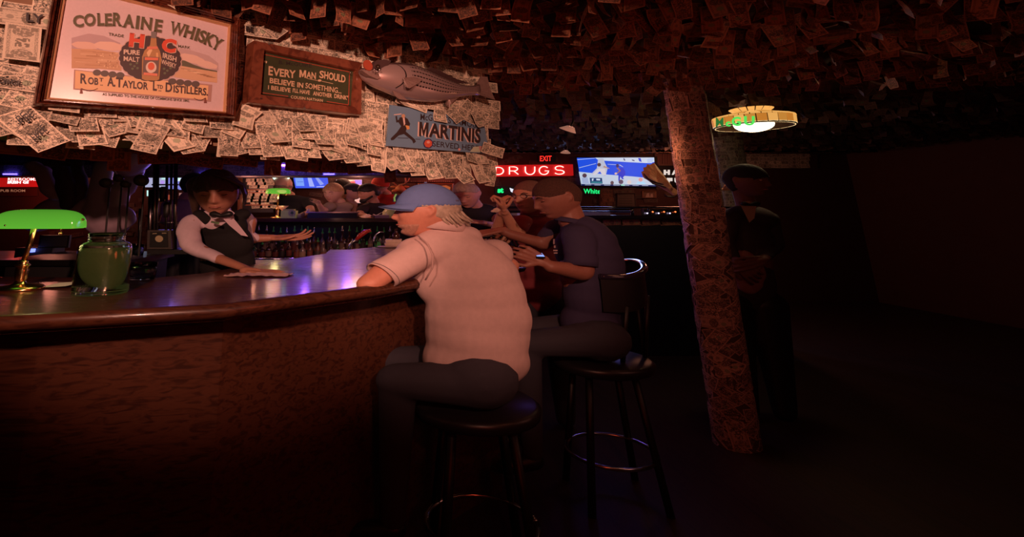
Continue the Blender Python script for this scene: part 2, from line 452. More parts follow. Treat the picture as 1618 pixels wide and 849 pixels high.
zmin, zmax = SOFF/KZ, (CAMZ+0.84)/KZ
# base courses: notes lying flat edge to edge
row = 0; z = zmin+0.035
while z < zmax:
    s = s0+0.5+random.random()*0.1
    while s < s1+0.02:
        c = WP.at(s, z, 0.004+0.012*random.random()); px, py = proj(c)
        if -90 < px < 800 and -70 < py < 300 and not (110 < px < 345 and -10 < py < 160) and not (425 < px < 545 and 98 < py < 160) and not (640 < px < 750 and 190 < py < 222):
            upr = random.random() < 0.28
            d = random.gauss(0, 3.5)+(90*random.choice((1, -1)) if upr else 0)
            bill(bill_geo(c, rotin(WP, d), WP.n, curl=random.uniform(-0.02, 0.05), wave=random.uniform(0, 0.10)), wall_bar); cnt += 1
        s += LB*0.80*random.uniform(0.9, 1.08)
    z += SB*0.93; row += 1
# loose notes pinned by one end over the lower part, tips curling off the wall
for k in range(120):
    s = s0+0.5+(s1-s0-0.5)*(k+random.random())/120
    z = zmin+random.uniform(0.085, 0.22)
    c = WP.at(s, z, 0.022+0.02*random.random()); px, py = proj(c)
    if not (-60 < px < 800) or (600 < px and py < 236): continue
    d = -90+random.gauss(-4, 16)
    bill(bill_geo(c, rotin(WP, d), WP.n, curl=random.uniform(0, 0.12), tip=random.uniform(0.02, 0.30), wave=random.uniform(0.05, 0.3)), wall_bar); cnt += 1
# a hem of notes hanging below the edge, longer towards the far end
for k in range(46):
    f = (k+random.random()*0.7)/46
    s = s0+0.8+(s1-s0-0.78)*f
    drop = -0.060+0.13*max(0, f-0.62)*2.6+random.uniform(0, 0.035)
    c = WP.at(s, zmin-drop, 0.03+0.02*random.random())
    d = -90+random.gauss(8, 14)
    bill(bill_geo(c, rotin(WP, d), WP.n, curl=random.uniform(0, 0.15), tip=random.uniform(-0.05, 0.2), wave=random.uniform(0.1, 0.35)), wall_bar); cnt += 1
print('wall bills', cnt)
# shaded notes under and behind the header's edge
under = Plane(WP.o-WP.n*0.33, WD)
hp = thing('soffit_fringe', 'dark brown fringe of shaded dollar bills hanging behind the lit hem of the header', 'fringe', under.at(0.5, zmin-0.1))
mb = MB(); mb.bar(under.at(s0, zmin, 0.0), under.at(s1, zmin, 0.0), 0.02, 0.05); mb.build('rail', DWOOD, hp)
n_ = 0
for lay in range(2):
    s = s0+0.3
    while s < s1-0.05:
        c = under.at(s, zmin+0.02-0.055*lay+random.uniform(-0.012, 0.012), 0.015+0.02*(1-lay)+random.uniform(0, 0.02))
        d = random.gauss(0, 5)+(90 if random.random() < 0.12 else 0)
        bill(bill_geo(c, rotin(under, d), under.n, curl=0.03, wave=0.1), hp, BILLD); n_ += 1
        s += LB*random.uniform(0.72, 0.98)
# ---- single notes that stand out, each a thing of its own
def big_bill(label, corners, plane, r, tip=0.0, words=None, name='dollar_bill', cat='dollar bill', L=LB, S=SB, m=BILL):
    """corners: picture positions of the two ends of the long axis"""
    p, q_ = plane.hit(*corners[0]), plane.hit(*corners[1])
    g = bill_geo((p+q_)/2, (q_-p), plane.n, L=(q_-p).length, S=S, curl=0.06, tip=tip, wave=0.12, nu=10, nv=4)
    o = bill(g, None, m, name, r); tag(o, label, cat, 'notes with a look of their own')
    return o
big_bill('large tilted dollar bill scrawled over in black marker, below the whisky frame at far left', ((20, 176), (86, 232)), WP.off(0.085), 0.21, 0.02, S=0.105)
big_bill('tilted dollar bill leaning right below the whisky frame, scrawled in marker', ((250, 196), (226, 240)), WP.off(0.08), 0.325)
big_bill('folded dollar bill jutting over the top edge of the whisky frame', ((262, -8), (298, 14)), WP.off(0.10), 0.61)
big_bill('dollar bill twisted square, pinned at the upper left of the green motto board', ((420, 38), (446, 56)), WP.off(0.06), 0.91)
big_bill('upright dollar bill hanging over the top edge of the blue sign at its middle', ((696, 162), (694, 193)), WP.off(0.075), 0.12, 0.05)
big_bill('dollar bill slanting over the top edge of the blue sign, right of the hanging one', ((710, 172), (727, 192)), WP.off(0.075), 0.74, 0.05)
big_bill('dollar bill slanting over the top right corner of the blue sign', ((752, 178), (762, 200)), WP.off(0.085), 0.37, 0.1)
big_bill('upright weathered dollar bill under the first letters LY, left of the whisky frame', ((38, 40), (33, 96)), WP.off(0.05), 0.83, S=0.098)
for k, (x0, y0, x1_, y1_) in enumerate([(700, 168, 730, 180), (716, 160, 752, 174), (740, 168, 760, 182), (722, 176, 744, 186), (655, 160, 690, 166), (636, 156, 668, 168), (690, 160, 716, 166)]):
    p, q_ = WP.off(0.06+0.003*k).hit(x0, y0), WP.off(0.06+0.003*k).hit(x1_, y1_)
    bill(bill_geo((p+q_)/2, q_-p, WP.n, wave=0.2, curl=0.05), wall_bar)
# marker words on notes at the left
WMK = pt('black_marker', (.02, .014, .014))
for a, b_, r_ in (((24, 27), (70, 33), .15), ((352, 22), (384, 26), .62), ((378, 25), (409, 30), .33), ((382, 44), (414, 49), .26), ((-12, 122), (38, 130), .18)):
    pl = WP.off(.050); p, q_ = pl.hit(*a), pl.hit(*b_); bill(bill_geo((p+q_)/2, q_-p, WP.n, curl=.02, wave=.03), wall_bar, r=r_)
for s_, a in (('LY', (41, 34, 69, 37.5, 14)), ('GREP', (357, 27, 402, 34, 9)), ('BE', (388, 49, 400, 51, 8)), ('ORGE', (-3, 131, 33, 136, 8))):
    letters('marker_lettering', s_, WP.off(.060), *L4(*a), WMK, wall_bar, .03, .002)
for s_, q4 in (('BE', ((24, 186), (35, 176), (42, 186), (32, 196))), ('BE', ((37, 182), (46, 174), (54, 184), (45, 193))), ('FREE', ((46, 214), (66, 196), (74, 206), (55, 224)))):
    letters('marker_lettering', s_, WP.off(.104), *q4, WMK, wall_bar, .01, .002)
for s_, q4 in (('LY', ((41, 33), (67, 36), (70, 22), (42, 19))), ('GREP', ((357, 28), (402, 34), (403, 22), (358, 15))), ('BE', ((386, 48), (399, 50), (400, 42), (387, 40))), ('ORGE', ((-2, 132), (33, 136), (34, 128), (0, 124)))):
    pass
# ================================================================== FRAMED WHISKY ADVERTISEMENT
FP = WP.off(0.075)
fr = thing('framed_advertisement', 'large framed whisky advertisement in a dark red wood frame on the bill wall', 'framed picture', FP.hit(210, 178))
fw = wood('mahogany_frame', (0.045, 0.010, 0.006), (0.17, 0.04, 0.02), 0.18, (20, 20, 20), 0.6)
O = [(50, 168), (365.5, 188.6), (373.6, 34), (90, -50)]
I = [(72, 157.5), (355.5, 179), (363.5, 40), (103, -24)]
def ring(name, pl, O, I, prof, m, parent):
    """moulded frame between two quads; prof = list of (share from outer to inner, height)"""
    for i in range(4):
        j = (i+1) % 4; b = MB(); V = []
        o0, o1, i0, i1 = pl.hit(*O[i]), pl.hit(*O[j]), pl.hit(*I[i]), pl.hit(*I[j])
        for t, h in prof: V += [o0.lerp(i0, t)+pl.n*h, o1.lerp(i1, t)+pl.n*h]
        n = len(prof)
        b.add(V, [(2*k, 2*k+1, 2*k+3, 2*k+2) for k in range(n-1)]+[(2*n-2, 2*n-1, 1, 0)]+[[2*k for k in range(n)][::-1], [2*k+1 for k in range(n)]])
        o = b.build(name, m, parent)
ring('frame_rail', FP, O, I, [(0, -0.03), (0, 0.035), (0.12, 0.046), (0.25, 0.036), (0.33, 0.034), (0.42, 0.046), (0.55, 0.030), (0.62, 0.034), (0.72, 0.022), (0.85, 0.024), (1, 0.010), (1, -0.03)], fw, fr)
I2 = [(76.5, 154.5), (352, 176.5), (360, 43), (106.5, -20)]
ring('gilt_liner', FP, I, I2, [(0, -0.02), (0, 0.012), (0.5, 0.016), (1, 0.006), (1, -0.02)], mat('gilt', (0.85, 0.50, 0.26), 0.35, 0.4), fr)
pt = lambda n, c, r=0.55: mat(n, c, r, var=0.05, nscale=30)
brd = MB(); brd.slab(FP.off(-0.02), [FP.off(-0.02).hit(*q) for q in I], 0.02); brd.build('printed_board', mat('mottled_mauve_print', (0.72, 0.56, 0.58), 0.3, var=0.08, nscale=130, coat=0.3), fr)
def D(name, pts, col, parent=fr, pl=FP, lift=0.001): return decal(name, pl, pts, pt('ink_%02d%02d%02d' % tuple(int(c*99) for c in col), col), parent, lift)
# scenery vignette (flat print)
D('printed_sky', [(113, 60), (140, 53), (165, 57), (190, 68), (190, 78), (113, 80)], (0.52, 0.36, 0.38), lift=0.0006)
D('printed_cloud', ellpts(135, 72, 20, 5.5, 20, 0.1, 0.12, 7), (0.78, 0.52, 0.42), lift=0.0008)
D('printed_cloud', ellpts(172, 73, 22, 6.5, 20, 0.1, 0.12, 7), (0.82, 0.56, 0.45), lift=0.0009)
D('printed_field', [(113, 77), (150, 78), (192, 84), (192, 112), (150, 108), (113, 108)], (0.62, 0.36, 0.20), lift=0.001)
random.seed(3)
for k in range(13):
    x = random.uniform(114, 170); y = 80+2.2*k+random.uniform(-.5, .5)
    D('printed_furrow', [(x, y), (x+random.uniform(18, 36), y+1.4), (x+random.uniform(14, 30), y+2.1), (x, y+1)], random.choice(((0.36, 0.22, 0.16), (0.80, 0.55, 0.34), (0.50, 0.26, 0.12))), lift=0.0012+0.00003*k)
for k in range(34):
    x = random.uniform(152, 186); y = random.uniform(83, 106)
    D('printed_stubble', [(x, y), (x+1.4, y+.2), (x+1.2, y+2.2), (x, y+2)], random.choice(((0.36, 0.16, 0.08), (0.85, 0.60, 0.36))), lift=0.0016)
D('printed_sky', [(283, 76), (300, 79), (330, 88), (345, 100), (345, 112), (283, 98)], (0.56, 0.40, 0.40), lift=0.0006)
D('printed_cloud', ellpts(303, 93, 20, 6, 20, 0.25, 0.12, 7), (0.80, 0.55, 0.45), lift=0.0008)
D('printed_cloud', ellpts(326, 102, 17, 5, 20, 0.25, 0.12, 7), (0.80, 0.56, 0.46), lift=0.0009)
D('printed_field', [(283, 100), (312, 106), (343, 113), (343, 131), (300, 126), (275, 122)], (0.70, 0.43, 0.25), lift=0.001)
D('printed_hedge', [(285, 95), (292, 96), (305, 102), (322, 108), (343, 112), (343, 114), (318, 110), (286, 104)], (0.12, 0.11, 0.06), lift=0.0013)
for k in range(9):
    x = 286+k*5; y = 108+k*1.6
    D('printed_furrow', [(x, y), (x+16, y+1.8), (x+12, y+2.6), (x, y+1)], random.choice(((0.38, 0.20, 0.10), (0.84, 0.60, 0.38))), lift=0.0014+0.00003*k)
# medallion with scalloped edge
D('printed_disc_edge', ellpts(237, 93, 49.5, 36.5, 96, 0.10, 0.035, 24), (0.66, 0.44, 0.38), lift=0.0018)
D('printed_disc', ellpts(237, 93, 48, 35, 96, 0.10, 0.035, 24), (0.050, 0.016, 0.016), lift=0.0022)
for cx, cy, n in ((155, 115, 4), (274, 129, 4)):
    for k in range(n): D('printed_coin', ellpts(cx+k*12.2-2, cy+k*1.4, 6.6, 5, 20), (0.11, 0.075, 0.06), lift=0.0024+k*0.0001)
# banner
D('banner_edge', [(117, 110), (335, 134), (333, 161), (115.5, 141.5)], (0.46, 0.26, 0.22), lift=0.0015)
D('printed_banner', [(119, 111.5), (329, 135.5), (327.5, 158), (118, 140)], (0.86, 0.53, 0.27), lift=0.0020)
TXT = pt('ink_letters_dark', (0.05, 0.016, 0.014)); TXG = pt('ink_letters_green', (0.10, 0.085, 0.03)); TXR = pt('ink_letters_red', (0.72, 0.07, 0.02)); TXW = pt('ink_letters_cream', (0.80, 0.62, 0.48))
GRY = pt('ink_letters_shadow', (0.34, 0.22, 0.17))
def serifed(ch, pl, cx, cy, w, h, rot, m, parent, bold=0.03, lift=0.003, serif=True, sh=None):
    """one capital with small wedge serifs, centred at a picture point, rotated by rot (image degrees clockwise)"""
    cr, sr = math.cos(R_(rot)), math.sin(R_(rot))
    f = lambda x, y: (cx+x*cr-y*sr, cy+x*sr+y*cr)
    q4 = [f(-w/2, h/2), f(w/2, h/2), f(w/2, -h/2), f(-w/2, -h/2)]
    if sh: letters('letter_shadow', ch, pl, *[(a+0.9, b_+0.8) for a, b_ in q4], sh, parent, bold, lift-0.0006)
    o = letters('letter', ch, pl, *q4, m, parent, bold, lift)
    if serif:
        leg = {'I': [(0, 1), (0, -1)], 'L': [(-.36, 1), (-.36, -1)], 'E': [(-.34, 1), (-.34, -1)], 'R': [(-.34, 1), (-.34, -1), (.38, -1)], 'A': [(-.42, -1), (.42, -1)],
               'N': [(-.36, 1), (-.36, -1), (.36, 1)], 'W': [(-.43, 1), (0, 1), (.43, 1)], 'H': [(-.36, 1), (-.36, -1), (.36, 1), (.36, -1)], 'K': [(-.34, 1), (-.34, -1), (.36, 1), (.4, -1)],
               'Y': [(-.4, 1), (.4, 1), (0, -1)], 'T': [(0, -1)], 'D': [(-.34, 1), (-.34, -1)], 'B': [(-.34, 1), (-.34, -1)], 'M': [(-.4, 1), (-.4, -1), (.4, 1), (.4, -1)], 'F': [(-.34, 1), (-.34, -1)], 'P': [(-.34, 1), (-.34, -1)]}
        for x, e in leg.get(ch, []):
            V = []; F = []; n = 0; xx = x*w if ch != 'I' else 0; hw = min(w*0.24, h*0.15)
            V += [pl.hit(*f(xx-hw, -e*h/2))+pl.n*lift, pl.hit(*f(xx+hw, -e*h/2))+pl.n*lift, pl.hit(*f(xx+hw*.5, -e*h/2*0.80))+pl.n*lift, pl.hit(*f(xx-hw*.5, -e*h/2*0.80))+pl.n*lift]
            F.append((n, n+1, n+2, n+3)); mk('serif', V, F, m, o)
# COLERAINE WHISKY on an arc
for ch, x, y, w_, h_, rt in (('C', 123.5, 33.5, 17, 19, 2), ('O', 141.5, 31.5, 18, 20, 0), ('L', 159, 31, 11, 20, -2), ('E', 171, 31.5, 11, 20, -2), ('R', 185, 31, 14, 21, 2), ('A', 203, 33.5, 17, 21, 4), ('I', 217, 35.5, 5, 21, 6), ('N', 231, 37.5, 17, 20, 7), ('E', 250, 41, 12, 20, 8),
                           ('W', 280, 46, 23, 20, 13), ('H', 299, 51, 15, 20, 16), ('I', 311, 55, 5, 20, 17), ('S', 319.5, 58, 11, 20, 19), ('K', 331, 63, 14, 20, 22), ('Y', 342.5, 69.5, 14, 20, 25)):
    serifed(ch, FP, x, y, w_, h_, rt, TXG, fr, 0.035, 0.003, True, GRY)
serifed('H', FP, 215.5, 64.5, 24, 22, 6, TXR, fr, 0.06, 0.0045, True, TXW)
serifed('C', FP, 266.5, 72.5, 23, 22, 8, TXR, fr, 0.06, 0.0045, False, TXW)
def L4(x0, y0, x1_, y1_, h):         # text quad from the two ends of its baseline
    return ((x0, y0), (x1_, y1_), (x1_+(y1_-y0)/(x1_-x0)*h*0.3, y1_-h), (x0+(y1_-y0)/(x1_-x0)*h*0.3, y0-h))
for s_, a, m_, bo in (('TRADE', (171, 56, 195, 59.5, 4.2), TXG, 0.01), ('MARK', (281, 75, 300, 78, 4.2), TXG, 0.01), ('PURE', (195, 86, 220.5, 87.5, 7.5), TXW, 0.03), ('MALT', (195, 96.5, 220, 98.5, 7.5), TXW, 0.03),
                    ('IRISH', (256.5, 91.5, 278, 98.5, 8), TXW, 0.02), ('WHISKY', (254, 101, 277.5, 109, 7.5), TXW, 0.02),
                    ('AS SUPPLIED TO THE HOUSE OF COMMONS SINCE 1843.', (161.5, 150.8, 299, 161.5, 4.0), TXG, 0.012)):
    letters('lettering', s_, FP, *L4(*a), m_, fr, bo, 0.0032)
def banner(s_, x0, x1_, y0, h, m_=TXT): letters('lettering', s_, FP, *L4(x0, y0, x1_, y0+(x1_-x0)*0.095, h), m_, fr, 0.03, 0.003)
for s_, x0, x1_, h, dy in (('R', 126.5, 137, 16, 0), ('OB', 138.5, 155, 11.5, 0), ('T', 156.5, 163, 6, -6), ('..', 158, 162, 1.4, 0), ('A.', 169, 182, 15.5, 0), ('T', 182.5, 193.5, 15.5, 0), ('AYLOR', 193, 233.5, 12, 0), ('L', 241, 247.5, 16, 0), ('TD', 247.5, 257, 6, -4), ('..', 250, 254.5, 1.4, 0), ('D', 261, 271.5, 15, 0), ('ISTILLERS.', 273.5, 328, 12, 0)):
    banner(s_, x0, x1_, 132.2+(x0-126.5)*0.098+dy, h)
# tassels
for x, y, dx in ((128, 142, 26), (324, 157, -18)):
    o = MB(); pts = [FP.hit(x+dx*t/6, y+(4*math.sin(math.pi*t/6)) - 2)+FP.n*0.003 for t in range(7)]
    o.tube(pts, 0.0012, 5); pr = o.build('printed_cord', TXT, fr)
    D('printed_tassel', [(x-1, y-2), (x+1, y-2), (x+2.4, y+6), (x-2.4, y+6)], (0.22, 0.05, 0.03), lift=0.003)
# bottle
for nm, pts, c, l_ in (('printed_bottle', [(223.5, 125), (224, 90), (228, 80), (236.5, 72), (238, 60), (246.5, 60), (247, 72), (252, 81), (254.5, 92), (251, 126), (246, 128), (229, 127.5)], (0.48, 0.24, 0.08), 0.005),
                       ('printed_highlight', [(231, 84), (238, 74), (240, 80), (234, 92)], (0.85, 0.55, 0.28), 0.0056), ('printed_highlight', [(246, 84), (249, 84), (250, 94), (246, 93)], (0.80, 0.45, 0.18), 0.0056),
                       ('printed_cork', [(238, 50.5), (246.5, 51), (246, 61), (238, 60.5)], (0.20, 0.18, 0.17), 0.0058), ('printed_neck_label', [(232, 74.5), (248, 74), (249, 78), (231, 79)], (0.75, 0.22, 0.12), 0.0062),
                       ('printed_label', [(226, 90), (251, 91), (249, 121), (224.5, 118)], (0.16, 0.10, 0.08), 0.006), ('printed_ribbon', [(228, 91), (249.5, 92), (249, 96), (228, 95.5)], (0.80, 0.20, 0.10), 0.0066),
                       ('printed_ribbon', [(226, 115), (248, 117), (248, 121), (226, 119)], (0.80, 0.24, 0.14), 0.0066), ('printed_crest', ellpts(238, 107, 8.5, 9, 20), (0.78, 0.66, 0.56), 0.0066), ('printed_crest_centre', ellpts(238, 105.5, 5.4, 6, 16), (0.75, 0.13, 0.05), 0.0070)):
    D(nm, pts, c, lift=l_)
for dx, dy in ((-30, 6), (-24, 9), (-27, 13), (-20, 4), (-19, 12), (23, 13), (28, 16), (24, 20), (33, 12)):
    D('printed_shamrock', ellpts(236+dx, 96+dy, 2.2, 1.9, 8), (0.12, 0.14, 0.07), lift=0.003)
b = MB()
for x, y in ((236, 173.5), (235, 6)):
    b.ell(FP.hit(x, y)+FP.n*0.04, (0.006, 0.006, 0.006))
b.build('frame_screw', CHROME, fr, True)
# ================================================================== MOTTO BOARD
MP = WP.off(0.07)
mo = thing('motto_board', 'green painted motto board in a reddish wood frame between whisky frame and fish', 'sign', MP.hit(475, 182))
O = [(387.7, 163.5), (566, 183), (567.2, 100.5), (398.3, 66)]; I = [(410, 150), (553.8, 168.8), (558, 113.5), (415, 82.5)]
rw = wood('red_brown_frame', (0.09, 0.022, 0.012), (0.24, 0.07, 0.035), 0.3, (14, 14, 14), 0.5)
ring('frame_rail', MP, O, I, [(0, -0.05), (0, 0.022), (0.06, 0.027), (0.90, 0.025), (0.97, 0.016), (1, 0.006), (1, -0.05)], rw, mo)
g = MB(); g.slab(MP.off(-0.02), [MP.off(-0.02).hit(*q) for q in I], 0.02); g.build('green_panel', mat('dull_green_paint', (0.055, 0.060, 0.028), 0.3, var=0.25, nscale=20, coat=0.3), mo)
RED = pt('thin_red_line', (0.42, 0.05, 0.02)); CRM = pt('cream_brush_paint', (0.66, 0.44, 0.27))
def strip(pl, a, c_, wpx, m, parent, lift=0.002, name='painted_line'):
    ax, ay = a; bx, by = c_; l = math.hypot(bx-ax, by-ay); nx, ny = -(by-ay)/l*wpx/2, (bx-ax)/l*wpx/2
    return decal(name, pl, [(ax+nx, ay+ny), (bx+nx, by+ny), (bx-nx, by-ny), (ax-nx, ay-ny)], m, parent, lift)
for a, c_ in (((416, 86), (552, 114)), ((552, 114), (550, 166)), ((416, 86), (412.5, 146.5)), ((412.5, 146.5), (455, 152.5)), ((516, 160.5), (550, 166))): strip(MP, a, c_, 1.1, RED, mo)
for s_, a, bo in (('"', (416, 99, 421.5, 100.5, 3.4), 0.02), ('E', (423.5, 119, 430.5, 120, 14.5), 0.03), ('VERY', (431, 120, 466.5, 124.3, 12.5), 0.03), ('AN', (483.5, 123.6, 498.5, 125.5, 10.5), 0.025), ('S', (504, 123.5, 511, 124.5, 12), 0.025), ('HOULD', (511.5, 124.6, 545, 131.5, 12), 0.03),
                ('BELIEVE', (425.5, 131.5, 465, 137.5, 8.6), 0.03), ('IN', (469, 138, 478.5, 139.4, 8), 0.03), ('SOMETHING...', (482, 139.5, 539, 148.3, 8.6), 0.03),
                ('I BELIEVE', (423, 141.5, 458.5, 146.5, 6.8), 0.025), ("I'LL HAVE", (462, 146.2, 489, 150, 6.8), 0.025), ('ANOTHER', (494, 151, 524, 155, 6.8), 0.025), ('DRINK"', (527.5, 155, 549.5, 158.6, 7), 0.025),
                ('COUSIN NATHAN', (459, 155.5, 509.5, 161.5, 4.6), 0.015)):
    letters('lettering', s_, MP, *L4(*a), CRM, mo, bo, 0.0025)
glyph_m(MP, *L4(472.5, 122.5, 483, 123.5, 12), CRM, mo, .0025)
letters('scrawled_name', 'B. McGUIRE', MP, *L4(440, 101, 492, 107, 5.5), pt('faded_black_marker', (0.03, 0.02, 0.015)), mo, 0.01, 0.0025)
for a, c_ in (((484, 123), (501, 126.5)), ((508, 127.5), (526, 131.5))): strip(MP, (a[0], a[1]+1), (c_[0], c_[1]+1), 0.7, CRM, mo)
decal('painted_knot', MP, ellpts(504.5, 127.5, 3, 1.8, 12), CRM, mo, 0.0026)
b = MB()
for x, y in ((420.5, 72.5), (408, 157.5), (548, 117), (476, 172)): b.ell(MP.hit(x, y)+MP.n*0.027, (0.005, 0.005, 0.005))
b.build('screw', CHROME, mo, True)
# ================================================================== BLUE MARTINI SIGN
BP = WP.off(0.05)
bs = thing('cocktail_sign', 'blue cocktail sign with a running waiter silhouette hung under the fish', 'sign', BP.hit(690, 240))
b = MB(); b.slab(BP, [BP.hit(*q) for q in ((609, 231), (770, 243.5), (761, 191), (615, 166.5))], 0.014)
b.build('sign_panel', mat('powder_blue_enamel', (0.16, 0.27, 0.40), 0.35, var=0.08, nscale=12), bs)
BL = BP.off(0.014); INK = pt('sign_brown_ink', (0.035, 0.018, 0.018)); PNK = pt('sign_pink_ink', (0.75, 0.55, 0.5))
for s_, a, m_, bo, l_ in (('McG', (664, 190, 683, 191.5, 10.5), INK, 0.01, .001), ('ES FAMOUS', (702, 194, 758, 203.5, 10), INK, 0.01, .001),
                       ('ARTINIS', (675, 217.3, 757, 227.4, 23), PNK, 0.03, .0008), ('ARTINIS', (677, 216.8, 759, 226.9, 23), INK, 0.035, .0020), ('SERVED HERE', (683, 231.5, 756, 239.5, 9), INK, 0.008, .001)):
    letters('lettering', s_, BL, *L4(*a), m_, bs, bo, l_)
for x0, m_, l_ in ((659.5, PNK, .0008), (661.5, INK, .0020)): glyph_m(BL, *L4(x0, 215.2+(x0-661.5)*-.2, x0+14.5, 217+(x0-661.5)*-.2, 23), m_, bs, l_)
for nm, pts, m_, l_ in (('waiter_jacket', [(631, 186), (638, 184), (644, 188), (648, 196), (646, 201), (640, 203), (634, 200), (629, 193)], INK, .001),
                     ('waiter_arm', [(624.5, 184), (627, 183), (628, 190), (634, 188), (634, 192), (626, 194)], INK, .0012), ('waiter_trousers', [(634, 199), (642, 203), (641, 208), (655, 220), (657, 224), (653, 227), (651, 222), (638, 212), (630, 214), (622, 221), (618, 222), (617, 219), (627, 209)], INK, .0012),
                     ('waiter_shirt', [(636, 186), (639, 186), (640, 196), (638, 199)], PNK, .0016), ('waiter_head', ellpts(637, 183.5, 3, 3.2, 12), pt('sign_tan_ink', (0.55, 0.32, 0.2)), .0016), ('waiter_napkin', [(640, 198), (646, 199), (647, 204), (643, 205)], pt('sign_orange_ink', (0.7, 0.35, 0.12)), .0018),
                     ('waiter_tray', [(622, 181), (634, 179.5), (634, 181), (622, 182.3)], PNK, .0018), ('ground_line', [(628, 217.5), (645, 218), (645, 218.8), (628, 218.4)], INK, .0014), ('ground_line', [(656, 219.5), (664, 219.8), (664, 220.5), (656, 220.3)], INK, .0014),
                     ('sticker', ellpts(676, 227, 7.5, 7.6, 22, 0, 0.06, 9), pt('sticker_navy', (0.05, 0.03, 0.10)), .0022), ('sticker_print', ellpts(676, 227, 5.6, 5.6, 22, 0, 0.15, 7), pt('sticker_red', (0.60, 0.10, 0.05)), .0030), ('sticker_print', ellpts(676, 225, 2.6, 2.2, 12), pt('sticker_pink', (0.75, 0.35, 0.3)), .0036),
                     ('pale_glint_sheet', [(748, 232), (769, 231), (770, 241), (742, 240)], pt('pale_green_card', (0.55, 0.62, 0.45)), .0020), ('portrait_card', [(756, 231), (766, 231.5), (766, 238), (757, 238)], pt('portrait_card', (0.62, 0.32, 0.28)), .0028), ('sticker', ellpts(725, 236.5, 2, 2.2, 10), pt('sticker_pink', (0.75, 0.35, 0.3)), .003)):
    decal(nm, BL, pts, m_, bs, l_)
tag(big_bill('dollar bill pinned across the lower right corner of the blue sign', ((762, 232), (792, 243)), WP.off(0.09), 0.5, 0.1))
# ================================================================== MOUNTED FISH
fi = thing('mounted_fish', 'large mounted striped bass with open mouth hung above the blue cocktail sign', 'mounted fish', WP.off(0.1).hit(690, 160))
FSP = WP.off(0.13)
sec = [(569, 113.5, 4, .01), (577, 117, 11, .025), (590, 119, 17.5, .04), (606, 121, 22, .052), (625, 125, 26, .060), (645, 129, 28, .062), (665, 134, 26, .058), (685, 139, 22, .05), (705, 142, 16.5, .04), (722, 143.5, 11, .03), (736, 143.5, 8, .022), (748, 143, 7.5, .016), (756, 142, 9, .012)]
V = []; UVf = []; SEG = 20
for i, (x, y, h, t) in enumerate(sec):
    c = FSP.hit(x, y); hh = (FSP.hit(x, y-h)-FSP.hit(x, y+h)).length/2
    for k in range(SEG):
        a = 2*math.pi*k/SEG
        V.append(c+FSP.u*(hh*math.sin(a))+FSP.n*(t*1.35*math.cos(a))); UVf.append((i/(len(sec)-1), math.sin(a)*0.5+0.5))
F = [(i*SEG+k, i*SEG+(k+1) % SEG, (i+1)*SEG+(k+1) % SEG, (i+1)*SEG+k) for i in range(len(sec)-1) for k in range(SEG)]+[list(range(SEG))[::-1], list(range((len(sec)-1)*SEG, len(sec)*SEG))]
m, nt, bs_ = newmat('fish_skin'); uvn = nt.nodes.new('ShaderNodeUVMap'); uvn.uv_map = 'UVMap'; sx = nt.nodes.new('ShaderNodeSeparateXYZ'); nt.links.new(uvn.outputs[0], sx.inputs[0])
u = NX(nt, sx.outputs[0]); v = NX(nt, sx.outputs[1]); nz = noise(nt, uvn.outputs[0], 60, 2)
stripe = ((v*8.0+0.1).fract()-0.5).abs().lt(0.15)*((u*50).fract().lt(0.70))*u.gt(0.37)*u.lt(0.95)*v.gt(0.24)*v.lt(0.90)
basec = mixc(nt, v.gt(0.86), (0.50, 0.36, 0.35), (0.12, 0.06, 0.06)); basec = mixc(nt, nz*0.5, basec, (0.36, 0.24, 0.23))
gill = ((u-0.33-(v-0.5)*(v-0.5)*-0.25).abs()).lt(0.004)*v.gt(0.1)
basec = mixc(nt, stripe.max(gill), basec, (0.025, 0.015, 0.015)); lnk(nt, basec, bs_.inputs['Base Color'])
bs_.inputs['Roughness'].default_value = 0.28; bs_.inputs['Metallic'].default_value = 0.45; bs_.inputs['Coat Weight'].default_value = 0.5
body = mk('fish_body', V, F, m, fi, True, uv=UVf)
FM = mat('fish_fin', (0.28, 0.18, 0.16), 0.35, 0.2, var=0.3, nscale=70); FMD = mat('fish_back', (0.09, 0.05, 0.05), 0.3, 0.2)
def fin(name, pts, k, m_=FM, thick=0.006, rays=True):
    pl = FSP.off(k); b = MB(); b.slab(pl, [pl.hit(*p) for p in pts], thick); o = b.build(name, m_, fi)
    if rays:
        r_ = MB(); p0 = pts[0]
        for t in range(1, len(pts)): 
            for q_ in (0.0, 0.5):
                if t+1 < len(pts): e = (pts[t][0]*(1-q_)+pts[t+1][0]*q_, pts[t][1]*(1-q_)+pts[t+1][1]*q_)
                else: e = pts[t]
                r_.tube([pl.hit(*p0)+pl.n*thick, pl.hit(*e)+pl.n*thick], [0.003, 0.0015], 5)
        r_.build('fin_rays', m_, o)
fin('tail_fin', [(750, 143), (754, 130), (759, 121), (769, 122), (773, 140), (781, 158), (768, 154), (756, 150)], -0.005)
fin('pectoral_fin', [(636, 124), (654, 122), (666, 126), (660, 132), (646, 140), (640, 138)], 0.088)
fin('pelvic_fin', [(617, 140), (625, 147), (637, 154), (643, 159), (630, 157), (622, 150)], 0.02)
fin('anal_fin', [(708, 154), (722, 150), (726, 152), (714, 162), (709, 170), (703, 164)], 0.0)
fin('dorsal_fin', [(672, 112), (678, 106), (690, 110), (706, 118), (722, 126), (742, 132), (718, 132), (694, 124)], -0.01, FMD)
fin('lower_jaw', [(565, 113), (580, 113), (596, 117), (604, 124), (590, 127), (578, 122)], 0.02, FM, 0.03, False)
